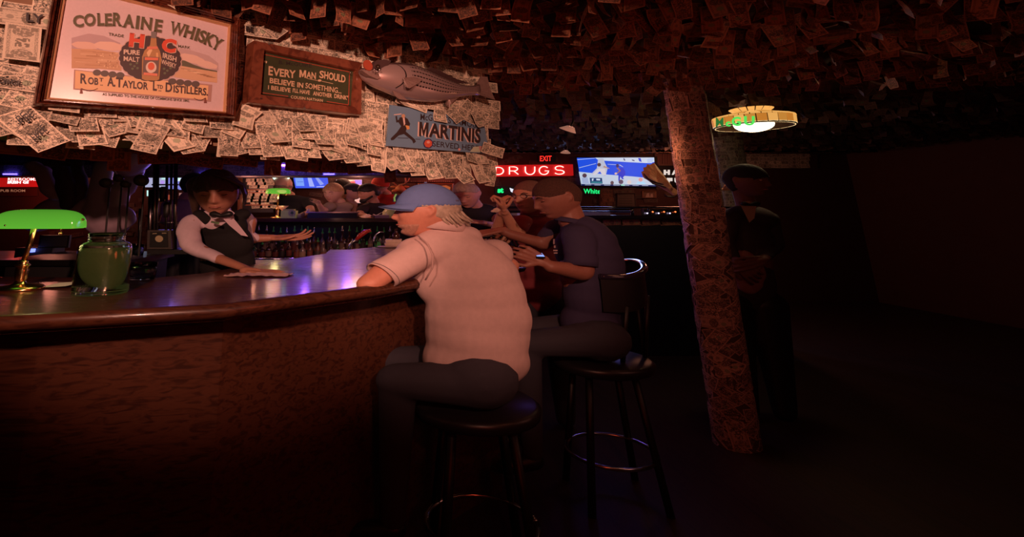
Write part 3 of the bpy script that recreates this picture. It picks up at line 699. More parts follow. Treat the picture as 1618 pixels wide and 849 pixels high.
b = MB(); b.slab(FSP.off(0.02), [FSP.off(0.02).hit(*p) for p in ((580, 111), (588, 98), (600, 96), (612, 98), (606, 108), (592, 112))], 0.03); b.build('upper_jaw', FMD, fi)
b = MB(); pl = FSP.off(0.05); b.slab(pl, [pl.hit(*p) for p in ellpts(580.5, 103.5, 6.5, 9, 16, -0.5)], 0.006); b.build('gaping_lip', mat('fish_lip_red', (0.38, 0.07, 0.035), 0.35), fi)
b = MB(); b.ell(FSP.off(0.075).hit(597, 105.5), (0.011, 0.011, 0.016)); b.build('eye', mat('fish_eye', (0.03, 0.015, 0.01), 0.08), fi, True)
b = MB()
for x, y in ((592, 110), (596, 113), (600, 110)): b.ell(FSP.off(0.085).hit(x, y), (0.005, 0.005, 0.007))
b.build('hook_beads', CHROME, fi, True)
# ================================================================== CEILING NOTES
random.seed(5)
heap = Heap(); cz = CEIL/KZ
cand = []
def hang(x, y, L=LB, S=SB, yawr=38, tiltr=22, drop=0.0, nu=4, nv=1):
    yaw = R_(random.gauss(0, yawr)); tilt = R_(random.gauss(0, tiltr)); roll = R_(random.gauss(0, 9))
    n = Vector((math.sin(yaw), -math.cos(yaw), 0)); r = Vector((math.cos(yaw), math.sin(yaw), 0))
    a = (Vector((0, 0, -1))*math.cos(tilt)+n*math.sin(tilt)); a = (a*math.cos(roll)+r*math.sin(roll)).normalized()
    nn = (n-a*n.dot(a)).normalized()
    L *= .88; S *= .88
    if random.random() < 0.3: L, S = S*1.25, L*0.9          # pinned along the long side
    p = Vector((x, y/KY, cz-drop))
    return bill_geo(p+a*(L/2), a, nn, L=L, S=S, curl=random.uniform(-0.12, 0.12), tip=random.uniform(-0.1, 0.3), wave=random.uniform(0.05, 0.3), nu=nu, nv=nv)
y = 0.62
while y < 2.35:
    x = -2.2
    while x < min(4.2, y*1.85+0.4):
        xx = x+random.uniform(-.04, .04); yy = y+random.uniform(-.03, .03)
        wy = 1.15+(xx+1.15)/1.92*1.0
        if yy < wy-0.02 or xx > 0.72: cand.append((xx, yy))
        x += 0.104
    y += 0.056
vis = []
for c in cand:
    q = proj(Vector((c[0], c[1]/KY, cz-0.1)))
    (vis if (-20 < q[0] < 1220 and -30 < q[1] < 215) else cand and heap and [0]).append(c) if (-20 < q[0] < 1220 and -30 < q[1] < 215) else heap.add(hang(*c))
random.shuffle(vis)
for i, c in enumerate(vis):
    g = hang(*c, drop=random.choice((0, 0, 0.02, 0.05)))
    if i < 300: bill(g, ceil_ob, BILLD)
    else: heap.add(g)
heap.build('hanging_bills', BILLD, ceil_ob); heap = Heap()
print('ceiling notes', len(vis))
y = 2.35
while y < 5.25:                                             # flatter, finer courses further back
    x = -0.9 if y > 2.6 else 0.5
    while x < 6.9:
        heap.add(hang(x+random.uniform(-.05, .05), y+random.uniform(-.04, .04), L=.16 if y < 4.2 else .09, S=0.08, tiltr=24, yawr=22, drop=0.0, nu=2, nv=1)); x += 0.105
    y += 0.095
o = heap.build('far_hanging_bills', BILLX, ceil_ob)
# ================================================================== COLUMNS
def column(cx, cy, r, name, label, m, L, S, ppx, n_rows, seed, wild=8):
    random.seed(seed)
    t = thing(name, label, 'column', (cx, cy/KY, 0))
    b = MB(); b.lathe((cx, cy/KY, 0), [(r, 0), (r, cz)], 24); b.build('core', mat('column_core', (0.10, 0.05, 0.035), 0.8), t, True)
    c0 = Vector((cx, cy/KY, 0)); hp = Heap(); k = 0
    z = 0.05
    face = math.atan2(-cy/KY, -cx)
    while z < cz-0.02:
        a0 = -1.75+random.uniform(0, 0.5)
        while a0 < 1.75:
            ang = random.gauss(0, wild)+(90 if random.random() < 0.18 else 0)
            if z*KZ < CAMZ-0.02: ang += random.choice((-38, 0, 38))
            ca, sa = math.cos(R_(ang)), math.sin(R_(ang)); V = []; UV = []; lift = random.uniform(0.001, 0.006)
            for i in range(5):
                for j in range(3):
                    x = (i/4-0.5)*L; yy = (j/2-0.5)*S
                    p = x*ca-yy*sa; q = x*sa+yy*ca
                    th = face+a0+p/r; rr = r+lift+0.0015*math.sin(i*2+k)
                    V.append(c0+Vector((rr*math.cos(th), rr*math.sin(th), z+q))); UV.append((i/4, j/2))
            F = [(i*3+j, (i+1)*3+j, (i+1)*3+j+1, i*3+j+1) for i in range(4) for j in range(2)]
            pz = proj(c0+Vector((0, 0, z)))[1]
            if abs(a0) < 1.5 and ppx[0] < pz < ppx[1] and k < 300: bill((V, F, UV), t, m)
            else: hp.add((V, F, UV))
            k += 1
            a0 += L*0.82/r
        z += S*0.84
    if hp.V: hp.build('covering_bills', m, t)
    return t
colm = bill_material('printed_bill_paper_column', (0.72, 0.42, 0.33), (0.035, 0.018, 0.015), 1.0)
c1 = column(2.02, 2.42, 0.118, 'bill_column', 'thick column papered with dollar bills at right, in front of the mounted antlers', colm, 0.20, 0.094, (120, 470), 3, 21)
column(3.72, 4.0, 0.14, 'bill_column', 'greyish papered column standing behind the stained glass lamp', bill_material('printed_bill_paper_lamplit', (0.40, 0.36, 0.26), (0.06, 0.05, 0.04), 0.8), 0.15, 0.066, (150, 300), 0, 22)  # greyish lamp light put into this column's paper colour
# two notes standing off the column, and one pinned near its head
cpl = Plane((2.02, 2.42/KY-0.17, 0), Vector((1, 0.15, 0)))
for k, (a, b_, s_) in enumerate((((1102, 318), (1140, 320), 0.085), ((1104, 331), (1147, 335), 0.085))):
    p, q_ = cpl.hit(*a), cpl.hit(*b_); bill(bill_geo((p+q_)/2, q_-p, cpl.n, L=(q_-p).length, S=0.072, tip=-0.03, wave=0.15), c1, colm)
tag(big_bill('lone dollar bill pinned aslant at the head of the papered column', ((1028, 148), (1048, 132)), cpl, 0.3, m=colm))
# far wall strips of notes seen past the columns
random.seed(8)
wl = Plane((0, 5.79/KY, 0), Vector((1, 0, 0)))
wt = thing('bill_display', 'bill papered wall panel at the far right behind the grey column', 'panel', wl.hit(1200, 262))
b = MB(); b.slab(wl, [wl.hit(*q) for q in ((1172, 266), (1290, 266), (1290, 243), (1172, 243))], 0.02); b.build('board', dark_plaster, wt)
for j in range(4):
    for i in range(7):
        c = wl.hit(1178+i*15+random.uniform(-2, 2), 246+j*5.6)+wl.n*(0.024+0.003*random.random())
        bill(bill_geo(c, rotin(wl, random.gauss(0, 6)), wl.n, L=0.19, S=0.09, nu=2, nv=1), wt)
# beam at the end of the ceiling with its ragged fringe
bm_ = struct(wbox('trim_1', (0.45, 5.35, CEIL-0.02), (7.1, 5.5, CEIL), dark_plaster))
hp = Heap(); fp = Plane((0, 5.34/KY, 0), Vector((1, 0, 0)))
for i in range(330):
    c = Vector((0.5+i*0.02, 5.34/KY, (CEIL+0.005)/KZ-0.03-random.uniform(0, 0.03)))
    hp.add(bill_geo(c, rotin(fp, random.gauss(90, 25)), fp.n, L=0.07, S=0.05, nu=2, nv=1))
hp.build('fringe_bills', BILLD, bm_)
# ================================================================== FAR HEADER, blue lit
FHY = 4.2
FH = Plane((0, FHY/KY, 0), Vector((1, 0, 0)))
zf = CAMZ+0.378
fh = struct(wbox('wall_far_header', (-5.0, FHY, zf), (0.52, FHY+0.25, CEIL), mat('blue_black_board', (0.05, 0.04, 0.07), 0.7)))
random.seed(9); FB = bill_material('printed_bill_paper_blue_lit', (0.50, 0.46, 0.50), (0.05, 0.05, 0.06), 0.8)
for j in range(2):
    x = -4.6
    while x < 0.45:
        c = Vector((x+random.uniform(-.02, .02), FHY/KY-0.006-0.003*random.random(), zf/KZ+0.05+j*0.09))
        bill(bill_geo(c, rotin(FH, random.gauss(0, 5)), FH.n, nu=3, nv=2, wave=0.1), fh, FB); x += 0.185
strip_b = thing('light_strip', 'thin blue light strip along the foot of the far header, added violet tubes above', 'light', (-0.6, FHY/KY, zf/KZ))
for xa, xb in ((-4.15, -4.0), (-2.0, -1.9), (-.62, -.5)):
    b = MB(); b.box((xa, FHY/KY-0.035, zf/KZ+0.02), (xb, FHY/KY-0.015, zf/KZ+0.035)); b.build('tube', glow('blue_tube', (0.12, 0.08, 1.0), 7), strip_b)
for xa, xb, zz in ((-1.15, -0.75, .16), (-0.42, -0.30, .14), (-0.12, -0.04, .15)):  # added violet tubes hidden by the near header, for streaks on the bar
    b = MB(); b.box((xa, FHY/KY-0.035, zf/KZ+zz), (xb, FHY/KY-0.015, zf/KZ+zz+.03)); b.build('tube', glow('added_violet_tube', (0.22, 0.07, 1.0), 22), strip_b)
# ================================================================== RIGHT BACK: neon, screens, ledge
def plane_at(Y, yaw=0): return Plane((0, Y/KY, 0), Vector((math.cos(R_(yaw)), math.sin(R_(yaw)), 0)))
BW = plane_at(5.79)
def board(name, pl, pts, t, m, parent): b = MB(); b.slab(pl, [pl.hit(*q) for q in pts], t); return b.build(name, m, parent)
# drugs neon
ns = thing('neon_sign', 'red neon sign reading DRUGS on a glowing red box', 'neon sign', BW.hit(842, 279))
board('sign_box', BW, [(780, 279.5), (903, 278), (902, 260.5), (779, 262)], 0.09, mat('red_sign_face', (0.5, 0.02, 0.02), 0.5, emit=0.42, ecol=(0.9, 0.012, 0.012)), ns)
NE = glow('neon_pink_white', (1.0, 0.40, 0.34), 3.2)
npl = BW.off(0.12)
def neon(parent, strokes, x, y, w_, h_, r=0.0085, m=NE):
    for st in strokes:
        b = MB(); b.tube([npl.hit(x+a*w_, y+c*h_) for a, c in st], r, 6); b.build('tube', m, parent, True)
arc = lambda cx, cy, rx, ry, a0, a1, n=9: [(cx+rx*math.cos(R_(a0+(a1-a0)*i/n)), cy+ry*math.sin(R_(a0+(a1-a0)*i/n))) for i in range(n+1)]
neon(ns, [[(0, 0), (0, 1)], [(0, 0), (0.35, 0)]+arc(0.35, .5, .65, .5, -90, 90)+[(0, 1)]], 783.5, 264.5, 12, 11.5)
neon(ns, [[(0, 1), (0, 0), (.5, 0)]+arc(.5, .27, .42, .27, -90, 90, 6)+[(0, .54)], [(.5, .54), (1, 1)]], 805, 263.8, 14, 12)
neon(ns, [[(0, 0), (0, .5)]+arc(.5, .5, .5, .5, 180, 0, 10)+[(1, 0)]], 830, 263.5, 15, 12.5)
neon(ns, [arc(.5, .5, .5, .5, -40, -330, 14)+[(1, .55), (.6, .55)]], 852, 263, 15, 13)
neon(ns, [arc(.5, .26, .42, .26, -20, -250, 9)+arc(.5, .75, .46, .25, -80, 160, 9)], 876, 262.5, 16, 13)
ex = thing('exit_sign', 'small black exit sign with glowing red letters above the red neon', 'exit sign', BW.hit(862, 257))
board('housing', BW, [(849, 257), (876, 256.5), (876, 245), (849, 245.5)], 0.06, BLK, ex)
letters('lettering', 'EXIT', BW.off(0.06), (853, 255), (871.5, 254.6), (871.5, 246.2), (853, 246.6), glow('exit_red', (1.0, 0.03, 0.02), 1.5), ex, 0.012, 0.004)
# ceiling spot fittings
def dish(px, py, Y, r, tilt, label):
    c = P(px, py, Y); R3 = Matrix.Rotation(R_(tilt), 3, 'Y')@Matrix.Rotation(R_(25), 3, 'X')
    t = thing('ceiling_spotlight', label, 'spotlight', c, 'spot fittings under the ceiling')
    b = MB(); b.lathe(c, [(r*.25, r*.75), (r*.45, r*.7), (r*.75, r*.3), (r, 0), (r*1.02, -0.004), (r*.72, r*.28), (r*.3, r*.62)], 20, R3); b.build('reflector', mat('lamp_enamel', (0.75, 0.45, 0.35), 0.35, emit=0.25, ecol=(1, 0.45, 0.3)), t, True)
    b = MB(); b.ell(c+R3@Vector((0, 0, r*.3)), (r*.45, r*.45, r*.35), R3); b.build('bulb', glow('bulb_pink', (1.0, 0.66, 0.52), 9), t, True)
    b = MB(); e = c+R3@Vector((0, 0, r*.7)); b.tube([e, e+Vector((0.03, 0.02, 0.08)), Vector((e.x+0.03, e.y+.02, cz-0.001))], 0.007, 6); b.build('stem', STEEL, t)
dish(897, 206, 2.9, 0.070, 28, 'larger tilted ceiling spotlight with a glowing bulb above the exit sign')
dish(893.5, 241.5, 4.5, 0.058, 0, 'smaller upright ceiling spotlight just right of the exit sign')
# television with the basketball game
def tv(name_l, pl, q4, cat='television', t=0.07):
    th_ = thing('television', name_l, cat, pl.hit(*q4[0]))
    cx = sum(p[0] for p in q4)/4; cy = sum(p[1] for p in q4)/4
    board('casing', pl, [(cx+(p[0]-cx)*1.02, cy+(p[1]-cy)*1.045) for p in q4], t, BLK, th_)
    return th_, pl.off(t+0.003)
TQ = [(918.5, 293), (1036, 294.8), (1033.5, 249), (911.5, 249.5)]
t1, sp_ = tv('large television showing a blue court basketball game', plane_at(5.79), TQ)
def S(name, pts, col, e, parent, pl, lift): return decal(name, pl, pts, glow('screen_%02d%02d%02d_%d' % (*[int(c*99) for c in col], int(e*10)), col, e), parent, lift)
S('screen', TQ, (0.01, 0.075, 0.72), 1.0, t1, sp_, 0)
WC = (0.58, 0.70, 0.88)
for nm, pts, c, e, l_ in (('court', [(940, 249.3), (1033.5, 249), (1034, 256), (1025, 258), (995, 256.5), (946, 253.5)], WC, .9, 1), ('court', [(914.5, 271.5), (960, 276), (1000, 279), (1035, 282.5), (1036, 294.8), (918.5, 293)], WC, .8, 1),
                        ('court_line', [(912, 252), (940, 249.8), (940, 250.4), (912, 252.8)], WC, .9, 2), ('court_line', [(915, 264.8), (942, 258), (942, 258.7), (915, 265.7)], WC, .8, 2), ('court_line', [(960, 259.3), (980, 260.5), (985, 264), (983.5, 264), (979, 261.3), (960, 260)], WC, .7, 2),
                        ('player', [(945, 251), (953, 250), (956, 258), (960, 266), (957, 278), (954, 279), (953, 270), (947, 268), (940, 274), (935, 276), (936, 273), (943, 266), (944, 258)], (0.55, 0.60, 0.75), .8, 3),
                        ('player_legs', [(946, 266), (956, 267), (957, 277), (951, 276), (948, 271), (940, 277), (936, 276)], (0.75, 0.72, 0.80), .8, 4), ('player_head', ellpts(946.5, 260.5, 3, 3, 10), (0.10, 0.05, 0.06), .8, 5), ('player_arm', [(954, 262), (963, 266), (963, 267), (953, 264.5)], (0.5, 0.3, 0.25), .8, 4),
                        ('player', [(976, 266), (984, 265), (988, 271), (988, 276), (984, 281), (986, 283), (983, 283.5), (980, 279), (979, 286), (977, 286), (977, 276)], (0.02, 0.04, 0.55), 1, 3), ('player_head', ellpts(975.5, 262, 2.4, 3, 10), (0.04, 0.03, 0.12), 1, 5),
                        ('player_arm', [(976, 264), (981, 270), (975, 275), (973, 274), (978, 270), (974, 266)], (0.30, 0.16, 0.20), .8, 4), ('ball', ellpts(973, 274.5, 2.2, 1.8, 10), (0.75, 0.55, 0.5), .8, 5),
                        ('player', [(1008, 250), (1012, 250), (1014, 256), (1010, 255)], (0.03, 0.06, 0.6), 1, 3), ('player', [(1022, 252), (1030, 249.5), (1033, 251), (1030, 258), (1023, 258)], (0.45, 0.6, 0.9), .9, 3), ('player_leg', [(984.5, 250), (987, 251), (988, 254), (986, 254)], (0.1, 0.1, 0.2), .8, 3), ('player_leg', [(998, 252), (1002, 253), (1003, 255), (999, 254)], (0.1, 0.1, 0.2), .8, 3),
                        ('spectator_head', ellpts(923.5, 277.5, 3.6, 3.4, 12), (0.10, 0.05, 0.08), .8, 5), ('spectator', [(919, 281), (928, 280), (931, 290), (920, 290)], (0.40, 0.50, 0.75), .8, 4), ('spectator_head', ellpts(967, 289, 2.8, 3, 12), (0.14, 0.08, 0.10), .8, 5), ('spectator_head', ellpts(981, 287.5, 3.8, 3.6, 12), (0.12, 0.08, 0.14), .8, 5), ('spectator_head', ellpts(994, 288, 3.6, 3.4, 12), (0.70, 0.62, 0.62), .9, 5),
                        ('spectator_head', ellpts(1012, 284, 3.4, 3.2, 12), (0.70, 0.35, 0.35), .9, 5), ('spectator', [(1005, 291), (1008, 287), (1017, 287), (1021, 291)], (0.40, 0.70, 0.95), .9, 4),
                        ('scoreboard', [(931.5, 281), (951, 281.3), (952, 290.5), (932.5, 290)], (0.01, 0.05, 0.16), .9, 6), ('score_mark', [(935, 282.5), (938, 282), (937, 286), (935, 286)], WC, .9, 7), ('score_mark', [(942, 282.5), (948, 282.8), (948, 285.4), (942, 285)], WC, .9, 7), ('score_strip', [(934, 287.2), (951, 287.5), (951, 289.3), (934, 289)], (0.05, 0.3, 0.35), .9, 7),
                        ('ticker', [(918.2, 290.8), (1036, 292.6), (1036, 294.8), (918.5, 293.2)], (0.01, 0.02, 0.10), .9, 6), ('ticker_flag', [(981, 292), (987, 292.2), (987, 293.8), (981, 293.6)], (0.3, 0.8, 0.5), .9, 8)):
    S(nm, pts, c, e, t1, sp_, 0.0007*l_)
for k in range(7): S('ticker_text', [(924+k*15, 291.9+k*.2), (934+k*15, 292+k*.2), (934+k*15, 292.7+k*.2), (924+k*15, 292.6+k*.2)], (0.5, 0.6, 0.8), .9, t1, sp_, 0.0062)
lamp('AREA', (2.9, 5.5, CAMZ+0.45), (0.35, 0.45, 1.0), 9, 0.8, (1.2, 1.5, CAMZ-0.3), name='television_light')
# green LED words
gl = thing('led_sign', 'green LED letters reading White below the large television', 'led sign', plane_at(5.79).hit(935, 306))
gp_ = plane_at(5.79)
board('panel', gp_, [(919, 308), (951, 308), (951, 297), (919, 297)], 0.03, BLK, gl)
letters('lettering', 'White', gp_.off(0.03), (922, 306), (948.5, 306.3), (948.5, 298.6), (922, 298.4), glow('led_green', (0.01, 0.95, 0.22), 1.3), gl, 0.05, 0.004)
g2 = thing('led_sign', 'short green LED letters below the left end of the red neon', 'led sign', gp_.hit(790, 306))
board('panel', gp_, [(781, 307), (824, 307), (824, 295), (781, 295)], 0.03, BLK, g2)
letters('lettering', 'st', gp_.off(0.03), (786, 305), (795.5, 305), (795.5, 297), (786, 297), glow('led_green', (0.01, 0.95, 0.22), 1.3), g2, 0.05, 0.004)
decal('white_emblem', gp_.off(0.03), [(805, 297), (811, 299), (813, 300), (815, 299), (820, 297.5), (819, 302), (813, 306), (807, 303)], glow('led_white', (0.8, 0.85, 1.0), 1.0), g2, 0.004)
# HA / FU / H / L board
hb_p = plane_at(5.78)
hb = thing('letter_board', 'black board with white block letters partly hidden by the papered column', 'sign', hb_p.hit(1100, 292))
board('board', hb_p, [(1040, 294), (1152, 294), (1152, 262.5), (1036, 262.5)], 0.05, BLK, hb)
board('top_trim', hb_p, [(1036, 262.5), (1153, 262.5), (1153, 259.5), (1036, 260)], 0.09, mat('trim_brown', (0.12, 0.05, 0.035), 0.6), hb)
for s_, a in (('H', (1048.5, 276.5, 1058.5, 276.5, 8)), ('A', (1061, 276.5, 1071.5, 276.5, 8)), ('F', (1053.5, 289.3, 1062.5, 289.3, 8)), ('U', (1065.5, 289.3, 1075, 289.3, 8)), ('H', (1133, 276.8, 1144.3, 276.8, 8.4)), ('L', (1134, 290, 1143, 290, 8.2))):
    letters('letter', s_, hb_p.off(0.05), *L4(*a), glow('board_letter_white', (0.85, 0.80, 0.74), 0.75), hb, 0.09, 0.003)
# beadboard behind
for i in range(9): pass
pb = thing('beadboard_panel', 'narrow brown beadboard strip on the wall between television and column', 'panel', plane_at(5.79).hit(1050, 262))
for i in range(8): board('bead', plane_at(5.79), [(1033+i*4, 262), (1036.6+i*4, 262), (1036.6+i*4, 243), (1033+i*4, 243)], 0.03+0.004*(i % 2), mat('bead_brown', (0.14, 0.05, 0.04), 0.6), pb)
# mounted antlers: palmate, one blade each side of the column
AP = plane_at(2.92)
an = thing('mounted_antlers', 'orange lit moose antlers mounted behind the papered column, palms spreading both ways', 'antlers', AP.hit(1085, 303))
AM = mat('antler', (0.85, 0.42, 0.22), 0.5, var=0.35, nscale=26, bump=0.6)
def palm(pts, base, tipdir):
    b = MB(); n = len(pts); pl = AP
    cx = sum(p[0] for p in pts)/n; cy = sum(p[1] for p in pts)/n
    fr_ = [pl.hit(*p) for p in pts]; mid = [pl.hit(cx+(p[0]-cx)*.6, cy+(p[1]-cy)*.6) for p in pts]
    V = [p for p in fr_]+[p+pl.n*0.012 for p in fr_]+[p+pl.n*0.030 for p in mid]+[pl.hit(cx, cy)+pl.n*0.02, pl.hit(cx, cy)-pl.n*0.01]
    F = []
    for i in range(n):
        j = (i+1) % n
        F += [(i, j, j+n, i+n), (i+n, j+n, j+2*n, i+2*n), (i+2*n, j+2*n, 3*n), (j, i, 3*n+1)]
    o = mk('antler_palm', V, F, AM, an, False)
    rb = MB()
    for k in range(8):
        f = k/7
        a = pl.hit(base[0], base[1])+pl.n*0.02; e = pl.hit(*[tipdir[0][i]*(1-f)+tipdir[1][i]*f for i in (0, 1)])+pl.n*0.015
        q = MB(); q.tube([a.lerp(e, .1), a.lerp(e, .55)+pl.n*0.010, a.lerp(e, .92)-pl.n*0.01], [0.008, 0.007, 0.003], 5); q.build('ridge', AM, o, True)
palm([(1032.5, 257.5), (1036, 262), (1046, 275), (1056, 288), (1064, 299), (1071, 302.5), (1068, 308), (1063, 309), (1058, 305), (1044, 297), (1030, 290), (1022, 284), (1018, 282), (1015.5, 279), (1013, 272), (1017, 270), (1016, 265), (1021, 264), (1022, 260), (1027, 260.5)], (1064, 304), ((1018, 278), (1031, 261)))
palm([(1137, 301), (1143, 296), (1147, 287), (1147.5, 278), (1155, 276), (1168, 274), (1176, 280), (1174, 292), (1162, 299), (1148, 301.5)], (1140, 300), ((1152, 280), (1172, 284)))
for pts in ([(1011, 275), (1018, 283), (1030, 289), (1042, 292)], [(1021, 286), (1026, 291), (1038, 294), (1046, 297)], [(1044, 308), (1048, 311), (1058, 312), (1064, 308), (1070, 301)]):
    b = MB(); b.tube([AP.hit(*p)+AP.n*0.06 for p in pts], [0.004, 0.008, 0.009]+[0.006]*(len(pts)-3), 6); b.build('tine', mat('dark_tine', (0.05, 0.02, 0.02), 0.4), an, True)
b = MB(); q = AP.hit(1094, 304); b.ell(q, (.07, .10, .07)); b.cap(q, .04, Vector((2.08, 2.48/KY, q.z-.02)), .04); b.build('skull_mount', AM, an, True)
lamp('POINT', (1.72, 2.45, CAMZ+0.36), (1.0, 0.38, 0.18), 1.6, 0.04, name='antler_fill')  # added warm fill beside the antlers, no fixture there
# half wall ledge with rails
lz = CAMZ-0.045
hwY = 3.75
x0_, x1_ = 1.0, 3.6
hw = thing('drink_ledge', 'long black half wall with a glossy ledge and rails below the television', 'ledge', (2.2, hwY/KY, 0))
BLG = mat('black_gloss', (0.02, 0.014, 0.02), 0.10, coat=0.4)
def wpart(name, lo, hi, m, parent): return wbox(name, lo, hi, m, parent)
wpart('panel', (x0_, hwY, 0), (x1_, hwY+0.08, lz-0.03), mat('black_satin', (0.008, 0.006, 0.010), 0.5), hw)
wpart('shelf_top', (x0_-.02, hwY-0.06, lz-0.03), (x1_, hwY+0.5, lz), BLG, hw)
for zz, yy in ((0.075, -0.02), (0.035, 0.26)): 
    b = MB(); b.tube([(x0_, (hwY+yy)/KY, (lz+zz)/KZ), (x1_, (hwY+yy)/KY, (lz+zz)/KZ)], 0.014, 8); b.build('rail', BLG, hw, True)
for xx in (1.05, 1.75, 2.45, 2.62, 3.2):
    b = MB(); b.tube([(xx, hwY/KY, lz/KZ), (xx, hwY/KY, (lz+0.08)/KZ)], 0.016, 8); b.build('rail_post', BLG, hw, True)
random.seed(12); hpn = plane_at(hwY-0.003)
x = x0_+0.1
while x < x1_-0.1:
    bill(bill_geo(Vector((x, hwY/KY-0.004, (lz-0.065)/KZ)), rotin(hpn, random.gauss(0, 3)), hpn.n, nu=2, nv=1), hw, BILLD); x += 0.19
# things on the ledge
def bottle_geo(c, h, r, nk):
    return [(0.0001, 0), (r, 0), (r*1.02, h*.04), (r, h*.52), (r*.85, h*.62), (nk, h*.72), (nk*.9, h*.93), (nk*1.15, h*.94), (nk*1.15, h*.99), (0.0001, h)]
lb = thing('equipment_box', 'small silver mixing box with red and amber lights at the ledge end by the column', 'equipment', Vector((2.62, (hwY+.1)/KY, lz/KZ)))
b = MB(); b.box((2.55, hwY/KY+.03, lz/KZ), (2.95, hwY/KY+.25, lz/KZ+.09)); b.build('case', STEEL, lb)
b = MB(); b.box((2.57, hwY/KY+.01, lz/KZ+.05), (2.93, hwY/KY+.03, lz/KZ+.085)); b.build('face_plate', CHROME, lb)
for i in range(6):
    b = MB(); b.ell((2.6+i*.055, hwY/KY+.008, lz/KZ+.03+0.02*(i % 2)), (.008, .006, .01)); b.build('indicator', glow('amber_light', (1.0, .15, .04), 3) if i % 2 else glow('white_light', (.8, .7, 1.0), 2), lb, True)
for x, w_, h_, col, nm, lab in ((1.35, .10, .03, (0.5, 0.55, 0.7), 'folded_menu', 'pale folded menu lying on the left part of the ledge'), (1.95, .16, .05, (0.30, 0.30, 0.40), 'glass_tray', 'flat glass tray near the middle of the ledge')):
    b = MB(); b.box((x, hwY/KY+.08, lz/KZ), (x+w_*2, hwY/KY+.35, lz/KZ+h_)); o = b.build(nm, mat(nm+'_stuff', col, .15, coat=.5)); tag(o, lab, nm.split('_')[1])
# framed picture and notice on the back wall
def framed(label, pl, q4, mf, mi, name='framed_picture', inner=.82, cat='picture'):
    t = thing(name, label, cat, pl.hit(*q4[0])); cx = sum(p[0] for p in q4)/4; cy = sum(p[1] for p in q4)/4
    I_ = [(cx+(p[0]-cx)*inner, cy+(p[1]-cy)*(inner-0.06)) for p in q4]
    ring('frame_rail', pl, q4, I_, [(0, 0), (0, 0.02), (.5, 0.035), (1, 0.02), (1, 0)], mf, t)
    board('print', pl, I_, 0.01, mi, t); return t, pl.off(0.011)
GF = mat('dull_gold_frame', (0.35, 0.16, 0.08), 0.4, 0.3)
p_, ip = framed('small gold framed photograph under the right end of the television', BW, [(1014, 313.5), (1036.5, 313.5), (1036, 302), (1014, 302)], GF, mat('brown_print', (0.20, 0.10, 0.07), .5))
for q in ([(1020, 312), (1022, 306), (1025, 305), (1027, 312)], [(1027, 312), (1028, 307), (1031, 306), (1032, 312)]): decal('printed_sitter', ip, q, pt('sitter_pale', (.5, .35, .3)), p_, .002)
p_, ip = framed('dim notice board in a dark frame hanging below the television', BW, [(973, 330), (1005, 331), (1003, 305), (974, 305)], mat('frame_brown', (.08, .04, .03), .5), mat('notice_brown', (.13, .08, .06), .6), inner=.9)
for k in range(5): decal('printed_line', ip, [(978, 309+k*4), (999, 309.2+k*4), (999, 310.2+k*4), (978, 310+k*4)], pt('notice_line', (.07, .04, .03)), p_, .002)
# strip of bill-papered post left and right of the notice
for a, b__, lab in ((946, 968, 'narrow bill papered post standing left of the notice board'), (724, 740, 'slim papered post behind the grey haired man in the black shirt')):
    t = thing('papered_post', lab, 'post', BW.hit((a+b__)/2, 345)); board('post', BW, [(a, 445), (b__, 445), (b__, 300), (a, 300)], 0.04, dark_plaster, t)
    for j in range(7):
        c = BW.hit((a+b__)/2+random.uniform(-2, 2), 303+j*6.5)+BW.n*.044; bill(bill_geo(c, rotin(BW, random.gauss(0, 12)), BW.n, nu=2, nv=1, L=.17), t, BILLD)
# ================================================================== STAINED GLASS LAMP
LY_ = 2.75; lc = P(1190, 192, LY_); lr = 0.262
tl = thing('stained_glass_lamp', 'round amber stained glass hanging lamp with green letters over the right column', 'hanging lamp', lc)
AMB = [glow('amber_glass_%d' % i, c, 0.62+0.1*(i % 3)) for i, c in enumerate(((0.85, 0.36, 0.06), (0.72, 0.26, 0.035), (0.95, 0.48, 0.12)))]
CRG = glow('cream_glass', (1.0, 0.72, 0.35), 0.9); LEAD = mat('lead_came', (0.03, 0.015, 0.01), 0.4, 0.6)
NP = 24
def band(r0, z0, r1, z1, ms, name='pane', n=NP, ph=0, gap=.05, thick=.006):
    for i in range(n):
        a0 = 2*math.pi*(i+gap+ph)/n; a1 = 2*math.pi*(i+1-gap+ph)/n
        V = [lc+Vector((r*math.cos(a), r*math.sin(a), z)) for r, z, a in ((r0, z0, a0), (r0, z0, a1), (r1, z1, a1), (r1, z1, a0))]
        W_ = [lc+Vector(((r-thick)*math.cos(a), (r-thick)*math.sin(a), z)) for r, z, a in ((r0, z0, a0), (r0, z0, a1), (r1, z1, a1), (r1, z1, a0))]
        b = MB(); b.hexa(W_, V); b.build(name, ms[i % len(ms)] if name != 'crown_pane' else ms[0], tl)
zs = LY_/600/KZ
band(lr*.96, -9.5*zs*1.0, lr, -7*zs, [CRG], n=NP); band(lr, -6.8*zs, lr*1.01, 4.8*zs, AMB); band(lr*1.01, 5.2*zs, lr*1.0, 7.2*zs, [AMB[2]], n=NP, ph=.5); band(lr*.99, 7.5*zs, lr*.50, 14*zs, [AMB[2], AMB[0]], n=16)
band(lr*.42, 14.5*zs, lr*.55, 20.5*zs, [AMB[2]], 'crown_pane', n=16, gap=.08)
b = MB(); b.lathe(lc, [(lr*.985, -9.5*zs), (lr*.99, 5*zs), (lr*.97, 7.4*zs), (lr*.48, 14*zs), (lr*.42, 14*zs), (lr*.4, 13*zs), (lr*.94, 6*zs), (lr*.93, -9.3*zs), (lr*.985, -9.5*zs)], 48); b.build('leading', LEAD, tl, True)
